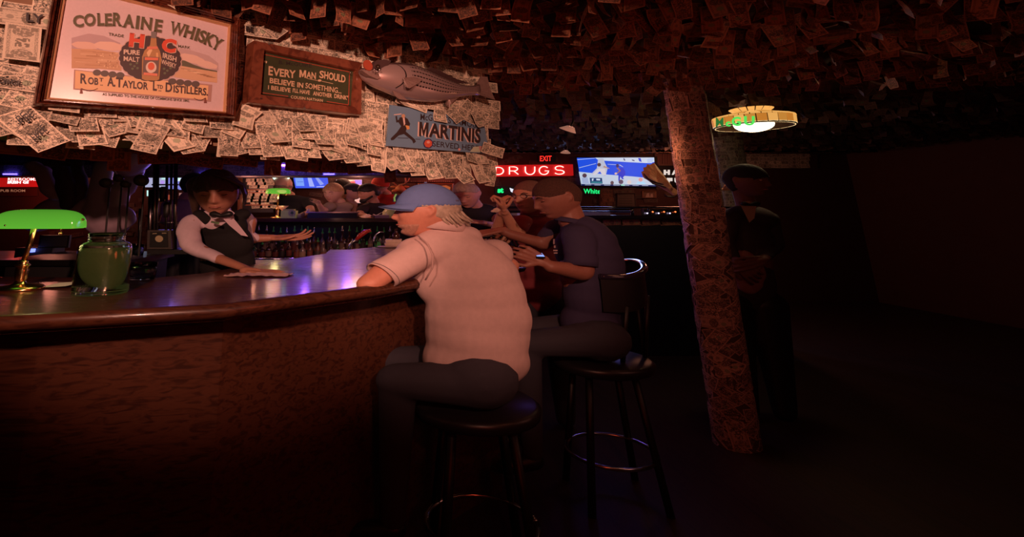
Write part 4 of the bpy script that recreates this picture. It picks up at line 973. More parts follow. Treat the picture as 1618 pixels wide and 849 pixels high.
gb = MB(); gb.ell(lc+Vector((0, 0, -5*zs)), (lr*.50, lr*.50, .085)); gb.build('globe', glow('lamp_globe', (1.0, 0.90, 0.66), 3.0), tl, True)
b = MB(); b.tube([lc+Vector((0, 0, 13*zs)), Vector((lc.x, lc.y, cz-.002))], 0.012, 8); b.build('hanging_rod', LEAD, tl)
GRN = glow('green_glass', (0.10, 0.85, 0.12), 0.9); GRD = glow('dark_green_glass', (0.02, 0.22, 0.04), 0.7)
for ch, x, w_, y0, y1, m_ in (('M', 1137, 12, 200.5, 186, GRD), ('c', 1150.5, 8, 200, 192, GRN), ('G', 1163.5, 15, 199.5, 184.5, GRN), ('U', 1184, 17, 198.5, 183.5, GRN)):
    A, F, _ = text_mesh(ch, 0.04); V = []
    for ax, ay, _z in A:
        px_, py_ = x-w_/2+ax*w_, y0+(y1-y0)*ay
        d = toU(ray(px_, py_)); c_ = toU(Vector((0, 0, CAMZ))); o2 = c_-lc; rr = lr*1.03
        aa = d.x**2+d.y**2; bb = 2*(o2.x*d.x+o2.y*d.y); cc = o2.x**2+o2.y**2-rr*rr; disc_ = max(0, bb*bb-4*aa*cc)
        V.append(c_+d*((-bb-math.sqrt(disc_))/(2*aa)))
    mk('letter', V, F, m_, tl)
b = MB(); b.tube([P(1117, 201, LY_), P(1118, 205, LY_), P(1117, 209, LY_)], .005, 6); b.build('pull_chain', CHROME, tl)
lamp('POINT', toW(lc+Vector((0, 0, -.22))), (1.0, 0.62, 0.30), 4.0, 0.06, name='stained_glass_lamp_light')
# ================================================================== BAR
BARZ = CAMZ-0.27
bz = BARZ/KZ
def onbar(px, py, z=None):           # U point where the line of sight meets the height of the bar top
    z = -0.27 if z is None else z
    d = ray(px, py); k = z/d.z; return toU(Vector((d.x*k, d.y*k, CAMZ+z)))
inner = [(-3.6, 1.66), (-1.5, 1.66)]
for q in ((240, 439), (319, 431.5), (397, 418), (466, 408), (557, 393.5), (589, 390.5)):
    w_ = toW(onbar(*q)); inner.append((w_.x, w_.y))
inner += [(0.10, 3.02), (0.20, 3.10)]
outer = [(0.72, 3.10), (0.78, 2.5), (0.70, 2.0), (0.52, 1.86), (0.22, 1.66), (-0.02, 1.46), (-0.45, 1.18), (-1.0, 1.05), (-3.6, 1.05)]
bar = thing('bar_counter', 'long lacquered dark wood bar counter curving from the brass lamp past the capped man', 'bar counter', (-0.6, 1.5/KY, 0))
loop = [Vector((x, y/KY, 0)) for x, y in inner+outer]
def prism(name, lp, z0, z1, m, parent, bev=0.0):
    bm = bmesh.new(); vs = [bm.verts.new((p.x, p.y*KY, z0)) for p in lp]; f = bm.faces.new(vs)
    r = bmesh.ops.extrude_face_region(bm, geom=[f]); bmesh.ops.translate(bm, verts=[v for v in r['geom'] if isinstance(v, bmesh.types.BMVert)], vec=(0, 0, z1-z0))
    if bev: bmesh.ops.bevel(bm, geom=[e for e in bm.edges if abs(e.verts[0].co.z-z1) < 1e-5 and abs(e.verts[1].co.z-z1) < 1e-5], offset=bev, segments=2, affect='EDGES')
    bmesh.ops.recalc_face_normals(bm, faces=bm.faces); bmesh.ops.triangulate(bm, faces=[f for f in bm.faces if len(f.verts) > 4])
    V = [tuple(v.co) for v in bm.verts]; bm.verts.index_update(); F = [tuple(v.index for v in f.verts) for f in bm.faces]; bm.free()
    return mk(name, V, F, m, parent, raw=True)
m, nt, bb_ = newmat('lacquered_bar_wood')
tc = nt.nodes.new('ShaderNodeTexCoord').outputs['Object']; mp = nt.nodes.new('ShaderNodeMapping'); mp.inputs['Rotation'].default_value = (0, 0, R_(-52)); mp.inputs['Scale'].default_value = (2.2, 60, 20); nt.links.new(tc, mp.inputs[0])
nz = noise(nt, mp.outputs[0], 2.2, 6, 0.8); n3 = noise(nt, tc, 260, 2)
lnk(nt, mixc(nt, nz, (0.02, 0.004, 0.004), (0.13, 0.032, 0.022)), bb_.inputs['Base Color']); lnk(nt, nz*0.30+0.16, bb_.inputs['Roughness'])
bb_.inputs['Specular IOR Level'].default_value = 0.35; bb_.inputs['Coat Weight'].default_value = 0.55; bb_.inputs['Coat Roughness'].default_value = 0.13
bp = nt.nodes.new('ShaderNodeBump'); bp.inputs['Strength'].default_value = 0.8; bp.inputs['Distance'].default_value = 0.006; lnk(nt, nz+n3*0.12, bp.inputs['Height']); nt.links.new(bp.outputs[0], bb_.inputs['Normal'])
prism('bar_top', loop, BARZ-0.045, BARZ, m, bar, 0.012)
cen = [Vector((x, y/KY, 0)) for x, y in [(-3.55, 1.6), (-1.5, 1.6), (-0.9, 1.62), (-0.55, 1.85), (-0.1, 2.5), (0.0, 2.8), (0.22, 3.0), (0.6, 3.0), (0.64, 2.5), (0.58, 2.06), (0.42, 1.96), (0.15, 1.78), (-0.1, 1.58), (-0.5, 1.3), (-1.0, 1.2), (-3.55, 1.2)]]
prism('bar_body', cen, 0, BARZ-0.046, DWOOD, bar)
rl = MB(); rl.tube([(x*1.0, (y-0.02)/KY, bz-0.02) for x, y in outer[1:]], 0.03, 8); rl.build('arm_rail', DWOOD, bar, True)
# ---- banker's lamp, near
def bankers(px, Y, L, label, base_z, top_py, simple=False, yaw=0, hgt=None):
    c = P(px, top_py, Y); base = Vector((c.x, c.y, base_z))
    t = thing('desk_lamp', label, 'desk lamp', base, "green glass banker's lamps")
    r = L*0.20; hh = L*0.33; n = 14; mseg = 22; V = []
    # rounded trough shade: half round across, ends closed in
    outl = []
    for i in range(mseg+1):
        a = math.pi*i/mseg
        xx = -L/2*math.copysign(abs(math.cos(a))**0.55, math.cos(a)); zz = abs(math.sin(a))**0.40
        outl.append((xx, zz))
    for sh_ in (0, 1):
        k = 1-0.05*sh_
        for xx, zz in outl:
            for j in range(n+1):
                b_ = math.pi*j/n
                V.append(Vector((xx*k, -r*math.cos(b_)*(0.35+0.65*zz)*k, (hh*zz*math.sin(b_)**0.7 if 0 < j < n else 0)-hh-(0.0)+(-0.002 if sh_ else 0))))
    w1 = n+1; N1 = (mseg+1)*w1; F = []
    for s_ in (0, 1):
        for i in range(mseg):
            for j in range(n):
                q = (s_*N1+i*w1+j, s_*N1+(i+1)*w1+j, s_*N1+(i+1)*w1+j+1, s_*N1+i*w1+j+1); F.append(q if s_ else q[::-1])
    Rz = Matrix.Rotation(yaw, 3, 'Z'); V = [c+Rz@v for v in V]
    b = MB(); b.add(V, F)
    m_, nt, bs = newmat('green_cased_glass')
    bs.inputs['Base Color'].default_value = (0.03, 0.14, 0.02, 1); bs.inputs['Roughness'].default_value = 0.12; bs.inputs['Coat Weight'].default_value = 0.5
    bs.inputs['Emission Color'].default_value = (0.10, 0.42, 0.030, 1)
    sx = nt.nodes.new('ShaderNodeSeparateXYZ'); nt.links.new(nt.nodes.new('ShaderNodeTexCoord').outputs['Generated'], sx.inputs[0])
    lnk(nt, NX(nt, sx.outputs[2])*-0.35+0.95, bs.inputs['Emission Strength'])
    b.build('lamp_shade', m_, t, True)
    zc_ = c.z-hh
    b = MB(); b.ell((c.x, c.y, zc_+hh*.45), (L*.16, r*.4, hh*.25)); b.build('bulb', glow('warm_bulb', (1.0, 0.75, 0.4), 4), t, True)
    b = MB(); H = zc_+hh*.3-base_z; off = 0 if simple else r*0.9
    sx_ = c.x-(0 if simple else L*0.10)
    bx = sx_-(0 if simple else L*0.04)
    b.tube([(bx, c.y+off*.2, base_z+H*.4), (sx_+.002, c.y+off*.2, base_z+H*.72), (sx_+L*.03, c.y+off*.3, base_z+H*1.15)], L*0.032, 12); b.build('stem', GOLD, t, True)
    b = MB(); b.lathe((bx, c.y+off*.2, base_z), [(0.0001, 0), (L*.26, 0), (L*.27, L*.02), (L*.25, L*.05), (L*.12, L*.075), (L*.07, L*.10), (L*.055, L*.14)], 28); b.build('base', GOLD, t, True)
    z0 = base_z+L*.14; z1 = base_z+H*.42
    pr = [(L*.045, z0), (L*.066, z0+.006)]
    for k in range(10): pass
    b = MB(); V = []; seg = 40; zz = [z0, z0+(z1-z0)*.1, z0+(z1-z0)*.55, z0+(z1-z0)*.72, z0+(z1-z0)*.74, z0+(z1-z0)*.8, z0+(z1-z0)*.86, z0+(z1-z0)*.92, z1]; rr = [L*.058, L*.066, L*.075, L*.062, L*.082, L*.082, L*.045, L*.06, L*.035]
    for i, (z, q) in enumerate(zip(zz, rr)):
        for k in range(seg):
            q2 = q*(1-0.10*(k % 2) if i < 4 else 1); a = 2*math.pi*k/seg; V.append(Vector((bx+q2*math.cos(a), c.y+off*.2+q2*math.sin(a), z)))
    F = [(i*seg+k, i*seg+(k+1) % seg, (i+1)*seg+(k+1) % seg, (i+1)*seg+k) for i in range(len(zz)-1) for k in range(seg)]
    b.add(V, F); b.build('fluted_column', GOLD, t, True)
    b = MB(); ex_ = c.x+L*.36; b.tube([(ex_, c.y-r*.8, zc_+.01), (ex_, c.y-r*.8, zc_-.02)], 0.0025, 5)
    b.ell((ex_, c.y-r*.8, zc_-.028), (0.006, 0.006, 0.008)); b.build('pull_chain', GOLD, t, True)
    for s_ in (-1, 1):
        b = MB(); b.ell((c.x+s_*L*.505, c.y, zc_+hh*.45), (0.007, 0.007, 0.007)); b.build('finial', GOLD, t, True)
    b = MB(); b.ell((c.x-L*.28, c.y-r*.96, zc_+hh*.16), (.004, .003, .005)); b.build('shade_screw', GOLD, t, True)
    return t, c
t, c = bankers(66, 1.39, 0.300, "near banker's lamp with green glass shade and brass stem at lower left", bz, 331)
lamp('POINT', toW(c+Vector((0.02, 0, -0.12))), (1.0, 0.72, 0.35), 0.12, 0.03, name='desk_lamp_light')
# ---- big green jar
jc = P(160, 447, 1.34); jc.z = bz
k = 0.0865
jar = thing('glass_jar', 'big olive green glass jar with threaded mouth beside the near lamp', 'jar', jc)
prof = [(0.0001, 0.004), (k*.99, 0.0), (k*1.02, 0.010), (k*.98, 0.16), (k*.97, 0.218), (k*.92, 0.236), (k*.80, 0.247), (k*.68, 0.252), (k*.655, 0.258), (k*.70, 0.262), (k*.655, 0.267), (k*.655, 0.272), (k*.70, 0.276), (k*.655, 0.281), (k*.69, 0.290), (k*.66, 0.295), (k*.62, 0.292), (k*.62, 0.252), (k*.88, 0.230), (k*.93, 0.212), (k*.98, 0.02), (0.0001, 0.012)]
b = MB(); b.lathe(jc, prof, 48); b.build('jar_body', glass('olive_glass', (0.72, 0.74, 0.62), 0.05), jar, True)
b = MB(); b.lathe(jc, [(0.0001, 0.014), (k*.955, 0.016), (k*.965, 0.03), (k*.925, 0.20), (k*.88, 0.224), (0.0001, 0.2245)], 40); b.build('contents', mat('cloudy_green_brine', (0.072, 0.064, 0.030), 0.25, var=0.12, nscale=6, emit=0.035, ecol=(0.5, 0.6, 0.15)), jar, True)  # contents given a faint yellow-green glow of their own
# ---- glasses on the bar
GLS = glass('clear_glass', (0.9, 0.9, 0.92), 0.02)
def tumbler(c, r, h, label, name='drinking_glass', group=None, facets=0, handle=False, m_=None):
    t = thing(name, label, 'glass', c, group); b = MB(); V = []; seg = 32
    prof = [(0.0001, 0), (r*.86, 0), (r*.9, h*.04), (r*.97, h*.5), (r, h), (r*.94, h), (r*.9, h*.5), (r*.82, h*.09), (0.0001, h*.08)]
    b.lathe(c, prof, 24)
    if facets: b.V = [Vector((c.x+(v.x-c.x)*(1-.04*(abs(math.sin(math.atan2(v.y-c.y, v.x-c.x)*facets/2)))), c.y+(v.y-c.y), v.z)) for v in b.V]
    b.build('bowl', m_ or GLS, t, True)
    if handle:
        b = MB(); b.tube([(c.x-r*.9, c.y, c.z+h*.8), (c.x-r*1.5, c.y, c.z+h*.7), (c.x-r*1.5, c.y, c.z+h*.3), (c.x-r*.9, c.y, c.z+h*.2)], r*.1, 8); b.build('handle', GLS, t, True)
    return t
tumbler(onbar(224, 441), 0.058, 0.095, 'clear faceted glass mug standing empty right of the olive jar', 'glass_mug', facets=10, handle=True)
for px, py, h, wh in ((203, 404, .085, 'leftmost'), (217, 404, .08, 'rightmost'), (210, 407, .075, 'front')):
    c = P(px, py, 1.95); tumbler(c, 0.030, h, wh+' small rinsed glass of the three behind the jar', group='small rinsed glasses behind the jar')
wk = thing('back_work_shelf', 'dark work shelf behind the jar holding rinsed glasses', 'shelf', P(240, 412, 1.95))
b = MB(); z_ = P(212, 404, 1.95).z; b.box((-1.72, 1.78/KY, z_-.04), (-1.12, 2.15/KY, z_)); b.build('shelf_board', STEEL, wk)
b = MB(); b.box((-1.70, 1.8/KY, 0), (-1.14, 2.12/KY, z_-.04)); b.build('cabinet', BLK, wk)
nap = MB(); c = onbar(98, 452); nap.add([c+Vector((x*.05, y*.07, .004+.004*((i) % 3))) for i, (x, y) in enumerate([(-1, -1), (0, -1), (1, -1), (-1, 0), (0, 0), (1, 0), (-1, 1), (0, 1), (1, 1)])], [(0, 1, 4, 3), (1, 2, 5, 4), (3, 4, 7, 6), (4, 5, 8, 7)])
tag(nap.build('paper_napkin', mat('napkin_white', (.8, .7, .62), .8)), 'crumpled white napkin on the bar between lamp and olive jar', 'napkin')
# ---- ledge of the back bar at left, and what stands on it
ll = thing('back_bar_ledge', 'pinkish worn wooden ledge of the back bar behind the near lamp', 'ledge', P(60, 415, 2.25))
zl = P(60, 411, 2.25).z
b = MB(); b.box((-4.0, 2.2/KY, zl-.035), (-1.74, 2.75/KY, zl)); b.build('shelf_board', wood('worn_pink_wood', (0.18, 0.08, 0.06), (0.36, 0.17, 0.13), .5), ll)
b = MB(); b.box((-3.9, 2.25/KY, 0), (-1.8, 2.7/KY, zl-.036)); b.build('cabinet', BLK, ll)
def lath(name, label, cat, c, prof, m_, group=None, seg=20):
    b = MB(); b.lathe(c, prof, seg); o = b.build(name, m_, None, True); return tag(o, label, cat, group)
lath('plastic_cup', 'dull orange cup on the back bar ledge right of the lamp stem', 'cup', Vector((P(66, 408, 2.45).x, 2.45/KY, zl)), [(0.0001, 0), (.04, 0), (.055, .10), (.05, .10), (.038, .01), (0.0001, .01)], mat('dull_orange', (.42, .12, .05), .5))
lath('plastic_cup', 'taller dark orange cup behind the lamp shade on the back bar ledge', 'cup', Vector((P(83, 400, 2.6).x, 2.6/KY, zl)), [(0.0001, 0), (.055, 0), (.075, .17), (.07, .17), (.05, .01), (0.0001, .01)], mat('dark_orange', (.25, .06, .03), .5))
b = MB(); c = Vector((P(95, 405, 2.4).x, 2.4/KY, zl)); b.cap(c+Vector((-.05, 0, .012)), .010, c+Vector((.07, .02, .015)), .008); b.cap(c+Vector((-.02, 0, .012)), .012, c+Vector((.03, -.04, .014)), .006)
tag(b.build('bar_cloth', mat('tan_cloth', (.5, .25, .16), .8), None, True), 'tan bar cloth lying on the back bar ledge', 'cloth')
b = MB(); c = Vector((P(47, 388, 2.3).x, 2.3/KY, zl)); b.box((c.x-.02, c.y, c.z+.055), (c.x+.02, c.y+.03, c.z+.085)); ii = b.build('indicator', glow('blue_led', (.15, .2, 1.0), 2.5))
tc_ = thing('till_screen', 'dark till with a small blue light behind the near lamp stem', 'till', c); ii.parent = tc_; ii.location = ii.location-tc_.location
b = MB(); b.box((c.x-.1, c.y+.03, c.z), (c.x+.12, c.y+.16, c.z+.09)); b.build('case', BLK, tc_)
b = MB(); b.box((c.x+.02, c.y+.05, c.z+.09), (c.x+.20, c.y+.07, c.z+.20)); b.build('display_frame', STEEL, tc_); b = MB(); b.box((c.x+.035, c.y+.045, c.z+.10), (c.x+.185, c.y+.052, c.z+.19)); b.build('display', BLK, tc_)
# ---- tap tower
TY = 2.02
tt = thing('beer_tap_tower', 'tall dark steel beer tap tower with vertical pipes left of the bartender', 'tap tower', P(255, 405, TY))
def pp(px, py, Y=TY): return P(px, py, Y)
for x, y0, y1, r in ((243, 400, 256, .011), (248, 400, 256, .007), (262, 395, 262, .008), (269, 400, 256, .007), (276, 400, 258, .011), (220, 400, 330, .010), (236, 400, 300, .012)):
    b = MB(); b.tube([pp(x, y0), pp(x+2, y1)], r, 8); b.build('pipe', STEEL, tt, True)
for y in (292, 300, 352): b = MB(); b.tube([pp(240, y), pp(282, y)], .006, 6); b.build('cross_bar', STEEL, tt, True)
for x, y in ((256, 305), (262, 330)):
    b = MB(); b.lathe(pp(x, y+14), [(.0001, 0), (.012, 0), (.016, .04), (.02, .10), (.012, .12), (.0001, .12)], 12); b.build('tap_handle', BLK, tt, True)
bx_pl = Plane(pp(252, 380)-Vector((0, .05, 0)), Vector((1, 0, 0)))
board('badge_box', bx_pl, [(232, 394), (271, 394), (270, 364), (233, 364)], -.12, mat('grey_casing', (.10, .08, .075), .4, .5), tt)
board('badge_panel', bx_pl, [(237, 390.5), (266, 390.5), (265.5, 366.5), (238, 366.5)], .008, BLK, tt)
decal('badge_disc', bx_pl.off(.009), ellpts(251.5, 377.5, 6.3, 5.2, 24), pt('badge_tan', (.42, .34, .20)), tt, .001)
decal('badge_line', bx_pl.off(.009), [(241, 369), (248, 368.6), (248, 369.6), (241, 370)], pt('badge_tan', (.42, .34, .20)), tt, .001); decal('badge_line', bx_pl.off(.009), [(256, 368.2), (263, 368), (263, 369), (256, 369.2)], pt('badge_tan', (.42, .34, .20)), tt, .001)
board('pedestal', bx_pl, [(232, 402), (300, 402), (300, 395), (232, 395)], -.2, BLK, tt)
# tap medallions hanging by the mannequin
for x, y, rx, ry, lab in ((169.5, 289.5, 10.2, 7.6, 'oval dark tap medallion at the mannequin neck'), (189, 282, 8, 6, 'round black tap medallion below the mannequin chin'), (224.5, 285.5, 11.5, 9, 'big round dark tap medallion with a bright rim right of the mannequin'), (200, 291.5, 8, 5.5, 'low round tap medallion with two glints')):
    Y_ = 1.9; pl = plane_at(Y_); t = thing('tap_medallion', lab, 'medallion', pl.hit(x, y))
    b = MB(); b.slab(pl, [pl.hit(*q) for q in ellpts(x, y, rx, ry, 24)], .02); b.build('rim', mat('medallion_rim', (.10, .06, .05), .25, .7), t)
    b = MB(); b.slab(pl.off(.02), [pl.off(.02).hit(*q) for q in ellpts(x, y, rx*.82, ry*.8, 24)], .004); b.build('face', mat('medallion_face', (.05, .03, .028), .4), t)
    decal('embossed_ring', pl.off(.025), ellpts(x, y, rx*.45, ry*.4, 16), mat('medallion_mark', (.12, .08, .07), .3), t, .001)
    b = MB(); b.tube([pl.hit(x, y)+Vector((0, .03, 0)), Vector((pl.hit(x+2, y).x, 1.93/KY, P(212, 404, 1.95).z))], .005, 8); b.build('stalk', mat('stalk_black', (.012, .008, .008), .6), t)
# ================================================================== RED RESTROOM SIGN, lit screens behind
LP_ = plane_at(5.79)
rs = thing('lit_sign', 'glowing red restroom direction sign at far left with white letters', 'sign', LP_.hit(28, 297))
board('sign_box', LP_, [(-14, 295.5), (62, 295.5), (64, 277.5), (-14, 277.5)], .05, mat('red_sign_face', (.5, .02, .02), .5), rs)
letters('lettering', 'RESTROOMS', LP_.off(.05), (12.5, 285.6), (58, 285.6), (58.5, 281), (13, 281), glow('sign_white', (1, .82, .8), 1.6), rs, .05, .004)
letters('lettering', 'IRISH GI', LP_.off(.05), (12, 290.4), (45, 290.4), (45.5, 286), (12.5, 286), glow('sign_white', (1, .82, .8), 1.6), rs, .05, .004)
s2 = thing('wall_sign', 'dark brown pub sign with amber letters under the red restroom sign', 'sign', LP_.hit(25, 309))
board('sign_board', LP_, [(-14, 310), (60, 310), (60, 297), (-14, 297)], .03, mat('brown_board', (.10, .03, .02), .5), s2)
letters('lettering', 'PUB ROOM', LP_.off(.03), (1, 303.5), (40, 303.5), (40, 299.5), (1, 299.5), glow('amber_letters', (.55, .22, .12), .5), s2, .02, .004)
lamp('POINT', (-5.0, 5.4, CAMZ+.26), (1, .08, .05), 2.2, .06, name='sign_light')
for n_, (q4, cols) in enumerate(([( [(229, 296), (262, 296), (262, 261), (229, 261)], (.42, .48, .72)), ([(266, 300), (287, 300), (287, 262), (266, 262)], (.25, .28, .85))][k] for k in (0, 1))):
    q4 = q4 if isinstance(q4, list) else q4
    pl = plane_at(5.79); t = thing('television', ('bright bluish screen seen between the tap pipes, nearer the mannequin', 'violet blue screen seen behind the tap pipes next to the bartender')[n_], 'television', pl.hit(*q4[0]))
    board('casing', pl, [(q4[0][0]-1, q4[0][1]+1), (q4[1][0]+1, q4[1][1]+1), (q4[2][0]+1, q4[2][1]-1), (q4[3][0]-1, q4[3][1]-1)], .06, BLK, t)
    sp2 = pl.off(.062); S('screen', q4, cols, .8, t, sp2, 0)
    x0, y0, x1b, y1 = q4[0][0], q4[2][1], q4[1][0], q4[0][1]
    for k in range(7):
        xx = random.uniform(x0, x1b-7); yy = random.uniform(y0+4, y1-8); c_ = random.choice(((.55, .95, .95), (.12, .08, .15), (.45, .30, .9), (.8, .95, .95)))
        S('screen_shape', [(xx, yy+7), (xx+6, yy+7), (xx+7, yy+1), (xx+1, yy)], c_, .9, t, sp2, .001*(k+1))
# bright pub window with shelves behind the tap pipes
wn = thing('back_bar_display', 'cyan lit back display with red shelves low behind the tap pipes', 'display', plane_at(5.79).hit(255, 336))
wp_ = plane_at(5.79); board('panel', wp_, [(228, 340), (300, 340), (300, 300), (228, 300)], .04, mat('brown_board', (.10, .03, .02), .5), wn)
for x, y, w_, h_, c_, e in ((232, 301, 10, 9, (.55, .95, .9), 1.0), (244, 305, 7, 12, (.40, .85, .85), .7), (243, 314, 11, 3, (.85, .35, .15), .7), (258, 308, 12, 9, (.55, .10, .05), .5), (244, 322, 6, 10, (.45, .75, .7), .5), (262, 320, 8, 12, (.35, .08, .04), .4), (292, 297, 11, 10, (.75, .40, .40), .6), (283, 305, 8, 6, (.6, .28, .25), .5)):
    S('lit_item', [(x, y+h_), (x+w_, y+h_), (x+w_, y), (x, y)], c_, e, wn, wp_.off(.045), .001)
# ================================================================== MIDDLE BACK
t2, sp2 = tv('blue television hanging behind the bald man', plane_at(5.79), [(467, 297.5), (519.5, 297), (517.5, 279.5), (463, 279)])
S('screen', [(467, 297.5), (519.5, 297), (517.5, 279.5), (463, 279)], (.05, .10, .85), .9, t2, sp2, 0)
for nm, pts, c_ in (('screen_panel', [(466, 281), (479, 281), (481, 294), (468, 294)], (.20, .38, 1.0)), ('screen_shape', [(486, 281), (492, 281), (497, 295), (489, 295)], (.35, .45, 1.0)), ('screen_shape', [(498, 281), (503, 281), (512, 291), (506, 293)], (.25, .35, .9)), ('screen_line', [(470, 287), (479, 287), (479, 288), (470, 288)], (.02, .05, .3)), ('screen_line', [(500, 295), (516, 294), (516, 295), (500, 296)], (.5, .6, 1.0))): S(nm, pts, c_, .9, t2, sp2, .002)
t3, sp2 = tv('bright pink and white screen behind the patrons in dark caps', plane_at(5.79), [(531, 321), (571, 321), (572, 284), (531, 284)])
S('screen', [(531, 321), (571, 321), (572, 284), (531, 284)], (.85, .50, .45), .75, t3, sp2, 0)
for nm, pts, c_ in (('screen_shape', [(560, 284.5), (571.5, 284.5), (571.5, 292), (562, 291)], (.35, .25, 1.0)), ('screen_shape', [(546, 287), (562, 286.5), (562, 289.5), (548, 290)], (.85, .10, .12)), ('screen_shape', [(538, 284.5), (558, 284.5), (556, 286), (540, 286)], (.9, .75, .5)), ('screen_shape', [(554, 292), (562, 292), (562, 318), (556, 318)], (.95, .72, .62))): S(nm, pts, c_, .8, t3, sp2, .002)
# wooden post, note covered rack
b = MB(); pl = plane_at(5.0); b.tube([Vector((pl.hit(379.5, 322).x, 5.0/KY, 0)), pl.hit(379.5, 322), pl.hit(380, 279)], .032, 14); o = b.build('wooden_post', wood('orange_wood', (.38, .14, .05), (.62, .26, .10), .4, (10, 10, 2)), None, True); tag(o, 'round orange brown wooden post right of the bartender head', 'post')
rk = thing('note_rack', 'rack stuffed with rows of dollar bills between the wooden post and the second green lamp', 'rack', plane_at(4.75).hit(408, 335)); rp = plane_at(4.75)
board('rack_back', rp, [(384, 336), (432, 336), (432, 282), (384, 282)], .02, BLK, rk)
random.seed(4)
for (y0, xa, xb) in ((285, 393, 428), (290, 395, 430), (295, 398, 420), (302, 396, 428), (307.5, 390, 430), (312.5, 388, 430), (317, 387, 430), (321, 400, 414), (326.5, 402, 430)):
    x = xa
    while x < xb:
        c = rp.off(.03).hit(x+4, y0); bill(bill_geo(c, rotin(rp, random.gauss(0, 5)), rp.n, L=.13, S=.065, nu=2, nv=1), rk); x += 13
for yy in (300, 304.5, 324): board('rack_lip', rp.off(.025), [(388, yy+1), (431, yy+1), (431, yy-.6), (388, yy-.6)], .012, wood('lip_wood', (.2, .06, .03), (.35, .12, .06)), rk)
for x, y, r, lab in ((433.5, 279.5, 5, 'bright green-white hanging lamp left of the bald head'), (456, 279, 3.4, 'small green-white hanging lamp right of the bald head')):
    c = P(x, y, 5.0); t = thing('pendant_lamp', lab, 'hanging lamp', c); rr = r*5/600
    b = MB(); b.lathe(c, [(rr, .03), (rr*.9, .01), (rr*.3, -.045), (.0001, -.05)], 16); b.build('glowing_shade', glow('mint_glow', (.6, 1.0, .8), 3), t, True)
    b = MB(); b.tube([c+Vector((0, 0, .03)), Vector((c.x, c.y, cz-.002))], .006, 6); b.build('rod', STEEL, t)
# papered strips and long dark picture right of the fish wall
pr_ = thing('long_sign', 'long dark name board with faint letters high behind the blue cap', 'sign', plane_at(5.79).hit(690, 286)); q = plane_at(5.79)
board('board', q, [(618, 288), (718, 288), (718, 276), (618, 276)], .04, mat('brown_black', (.05, .018, .014), .5), pr_)
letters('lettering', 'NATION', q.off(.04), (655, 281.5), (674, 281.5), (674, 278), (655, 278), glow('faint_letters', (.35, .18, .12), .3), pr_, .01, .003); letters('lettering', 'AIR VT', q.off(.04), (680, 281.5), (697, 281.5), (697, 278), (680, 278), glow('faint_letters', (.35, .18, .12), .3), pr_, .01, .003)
for i in range(22): 
    b = MB(); b.ell(q.off(.05).hit(650+i*3, 286.6), (.007, .004, .007), None, 6, 4); b.build('pale_stud', pt('stud', (.6, .35, .25)), pr_)
p_, ip = framed('framed picture with an orange silhouette behind the blue cap', plane_at(5.79), [(660, 322), (718, 322), (716.5, 289.5), (660, 289.5)], mat('gilt_dark', (.30, .12, .06), .4, .3), mat('picture_dark', (.07, .03, .025), .5), inner=.9)
decal('printed_shape', ip, [(674, 292), (684, 292), (688, 295), (705, 293), (712, 296), (711, 300), (704, 303), (706, 318), (698, 319), (694, 306), (676, 300)], glow('picture_orange', (.45, .13, .03), .5), p_, .002)  # orange print carries its own glow
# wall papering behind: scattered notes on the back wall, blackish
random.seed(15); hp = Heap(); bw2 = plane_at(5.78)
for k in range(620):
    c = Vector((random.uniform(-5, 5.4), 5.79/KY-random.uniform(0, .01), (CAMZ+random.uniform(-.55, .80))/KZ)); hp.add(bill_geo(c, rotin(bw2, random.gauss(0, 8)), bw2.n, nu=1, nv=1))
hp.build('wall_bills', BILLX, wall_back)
# deer antlers and mounted head
dh = thing('mounted_deer_head', 'mounted deer head with curved antlers left of the blue cap', 'deer head', P(635, 300, 5.5))
b = MB(); c = P(632, 299, 5.55); b.cap(c, .04, c+Vector((0, .33, 0)), .06); b.ell(c, (.075, .12, .09)); b.cap(c, .05, c+Vector((-.10, -.10, -.05)), .03); b.cap(c, .06, c+Vector((.09, .1, -.10)), .09); b.blob('head', mat('deer_fur', (.50, .20, .08), .7, var=.3, nscale=30), dh, .012)
for pts in ([(627, 294), (620, 288), (616, 281)], [(630, 293), (638, 291), (645, 286), (648, 278)], [(641, 289), (641, 284), (640, 280)], [(622, 290), (626, 285), (626, 281)]):
    b = MB(); n = len(pts); b.tube([P(*p, 5.45) for p in pts], [.013, .011, .009, .005][:n], 7); b.build('antler', mat('antler_pale', (.55, .25, .15), .4), dh, True)
for s_ in (-1, 1):
    b = MB(); b.ell(c+Vector((s_*.09, 0, .05)), (.05, .015, .025)); b.build('ear', mat('deer_fur', (.50, .20, .08), .7), dh, True)
tag(board('pennant', plane_at(5.79), [(596, 279), (611, 279.5), (606, 286), (600, 284)], .01, mat('orange_cloth', (.7, .22, .06), .7, emit=.12, ecol=(.9, .25, .08)), None), 'small orange pennant on the wall above the red capped figure', 'pennant')  # faint orange glow put into the cloth
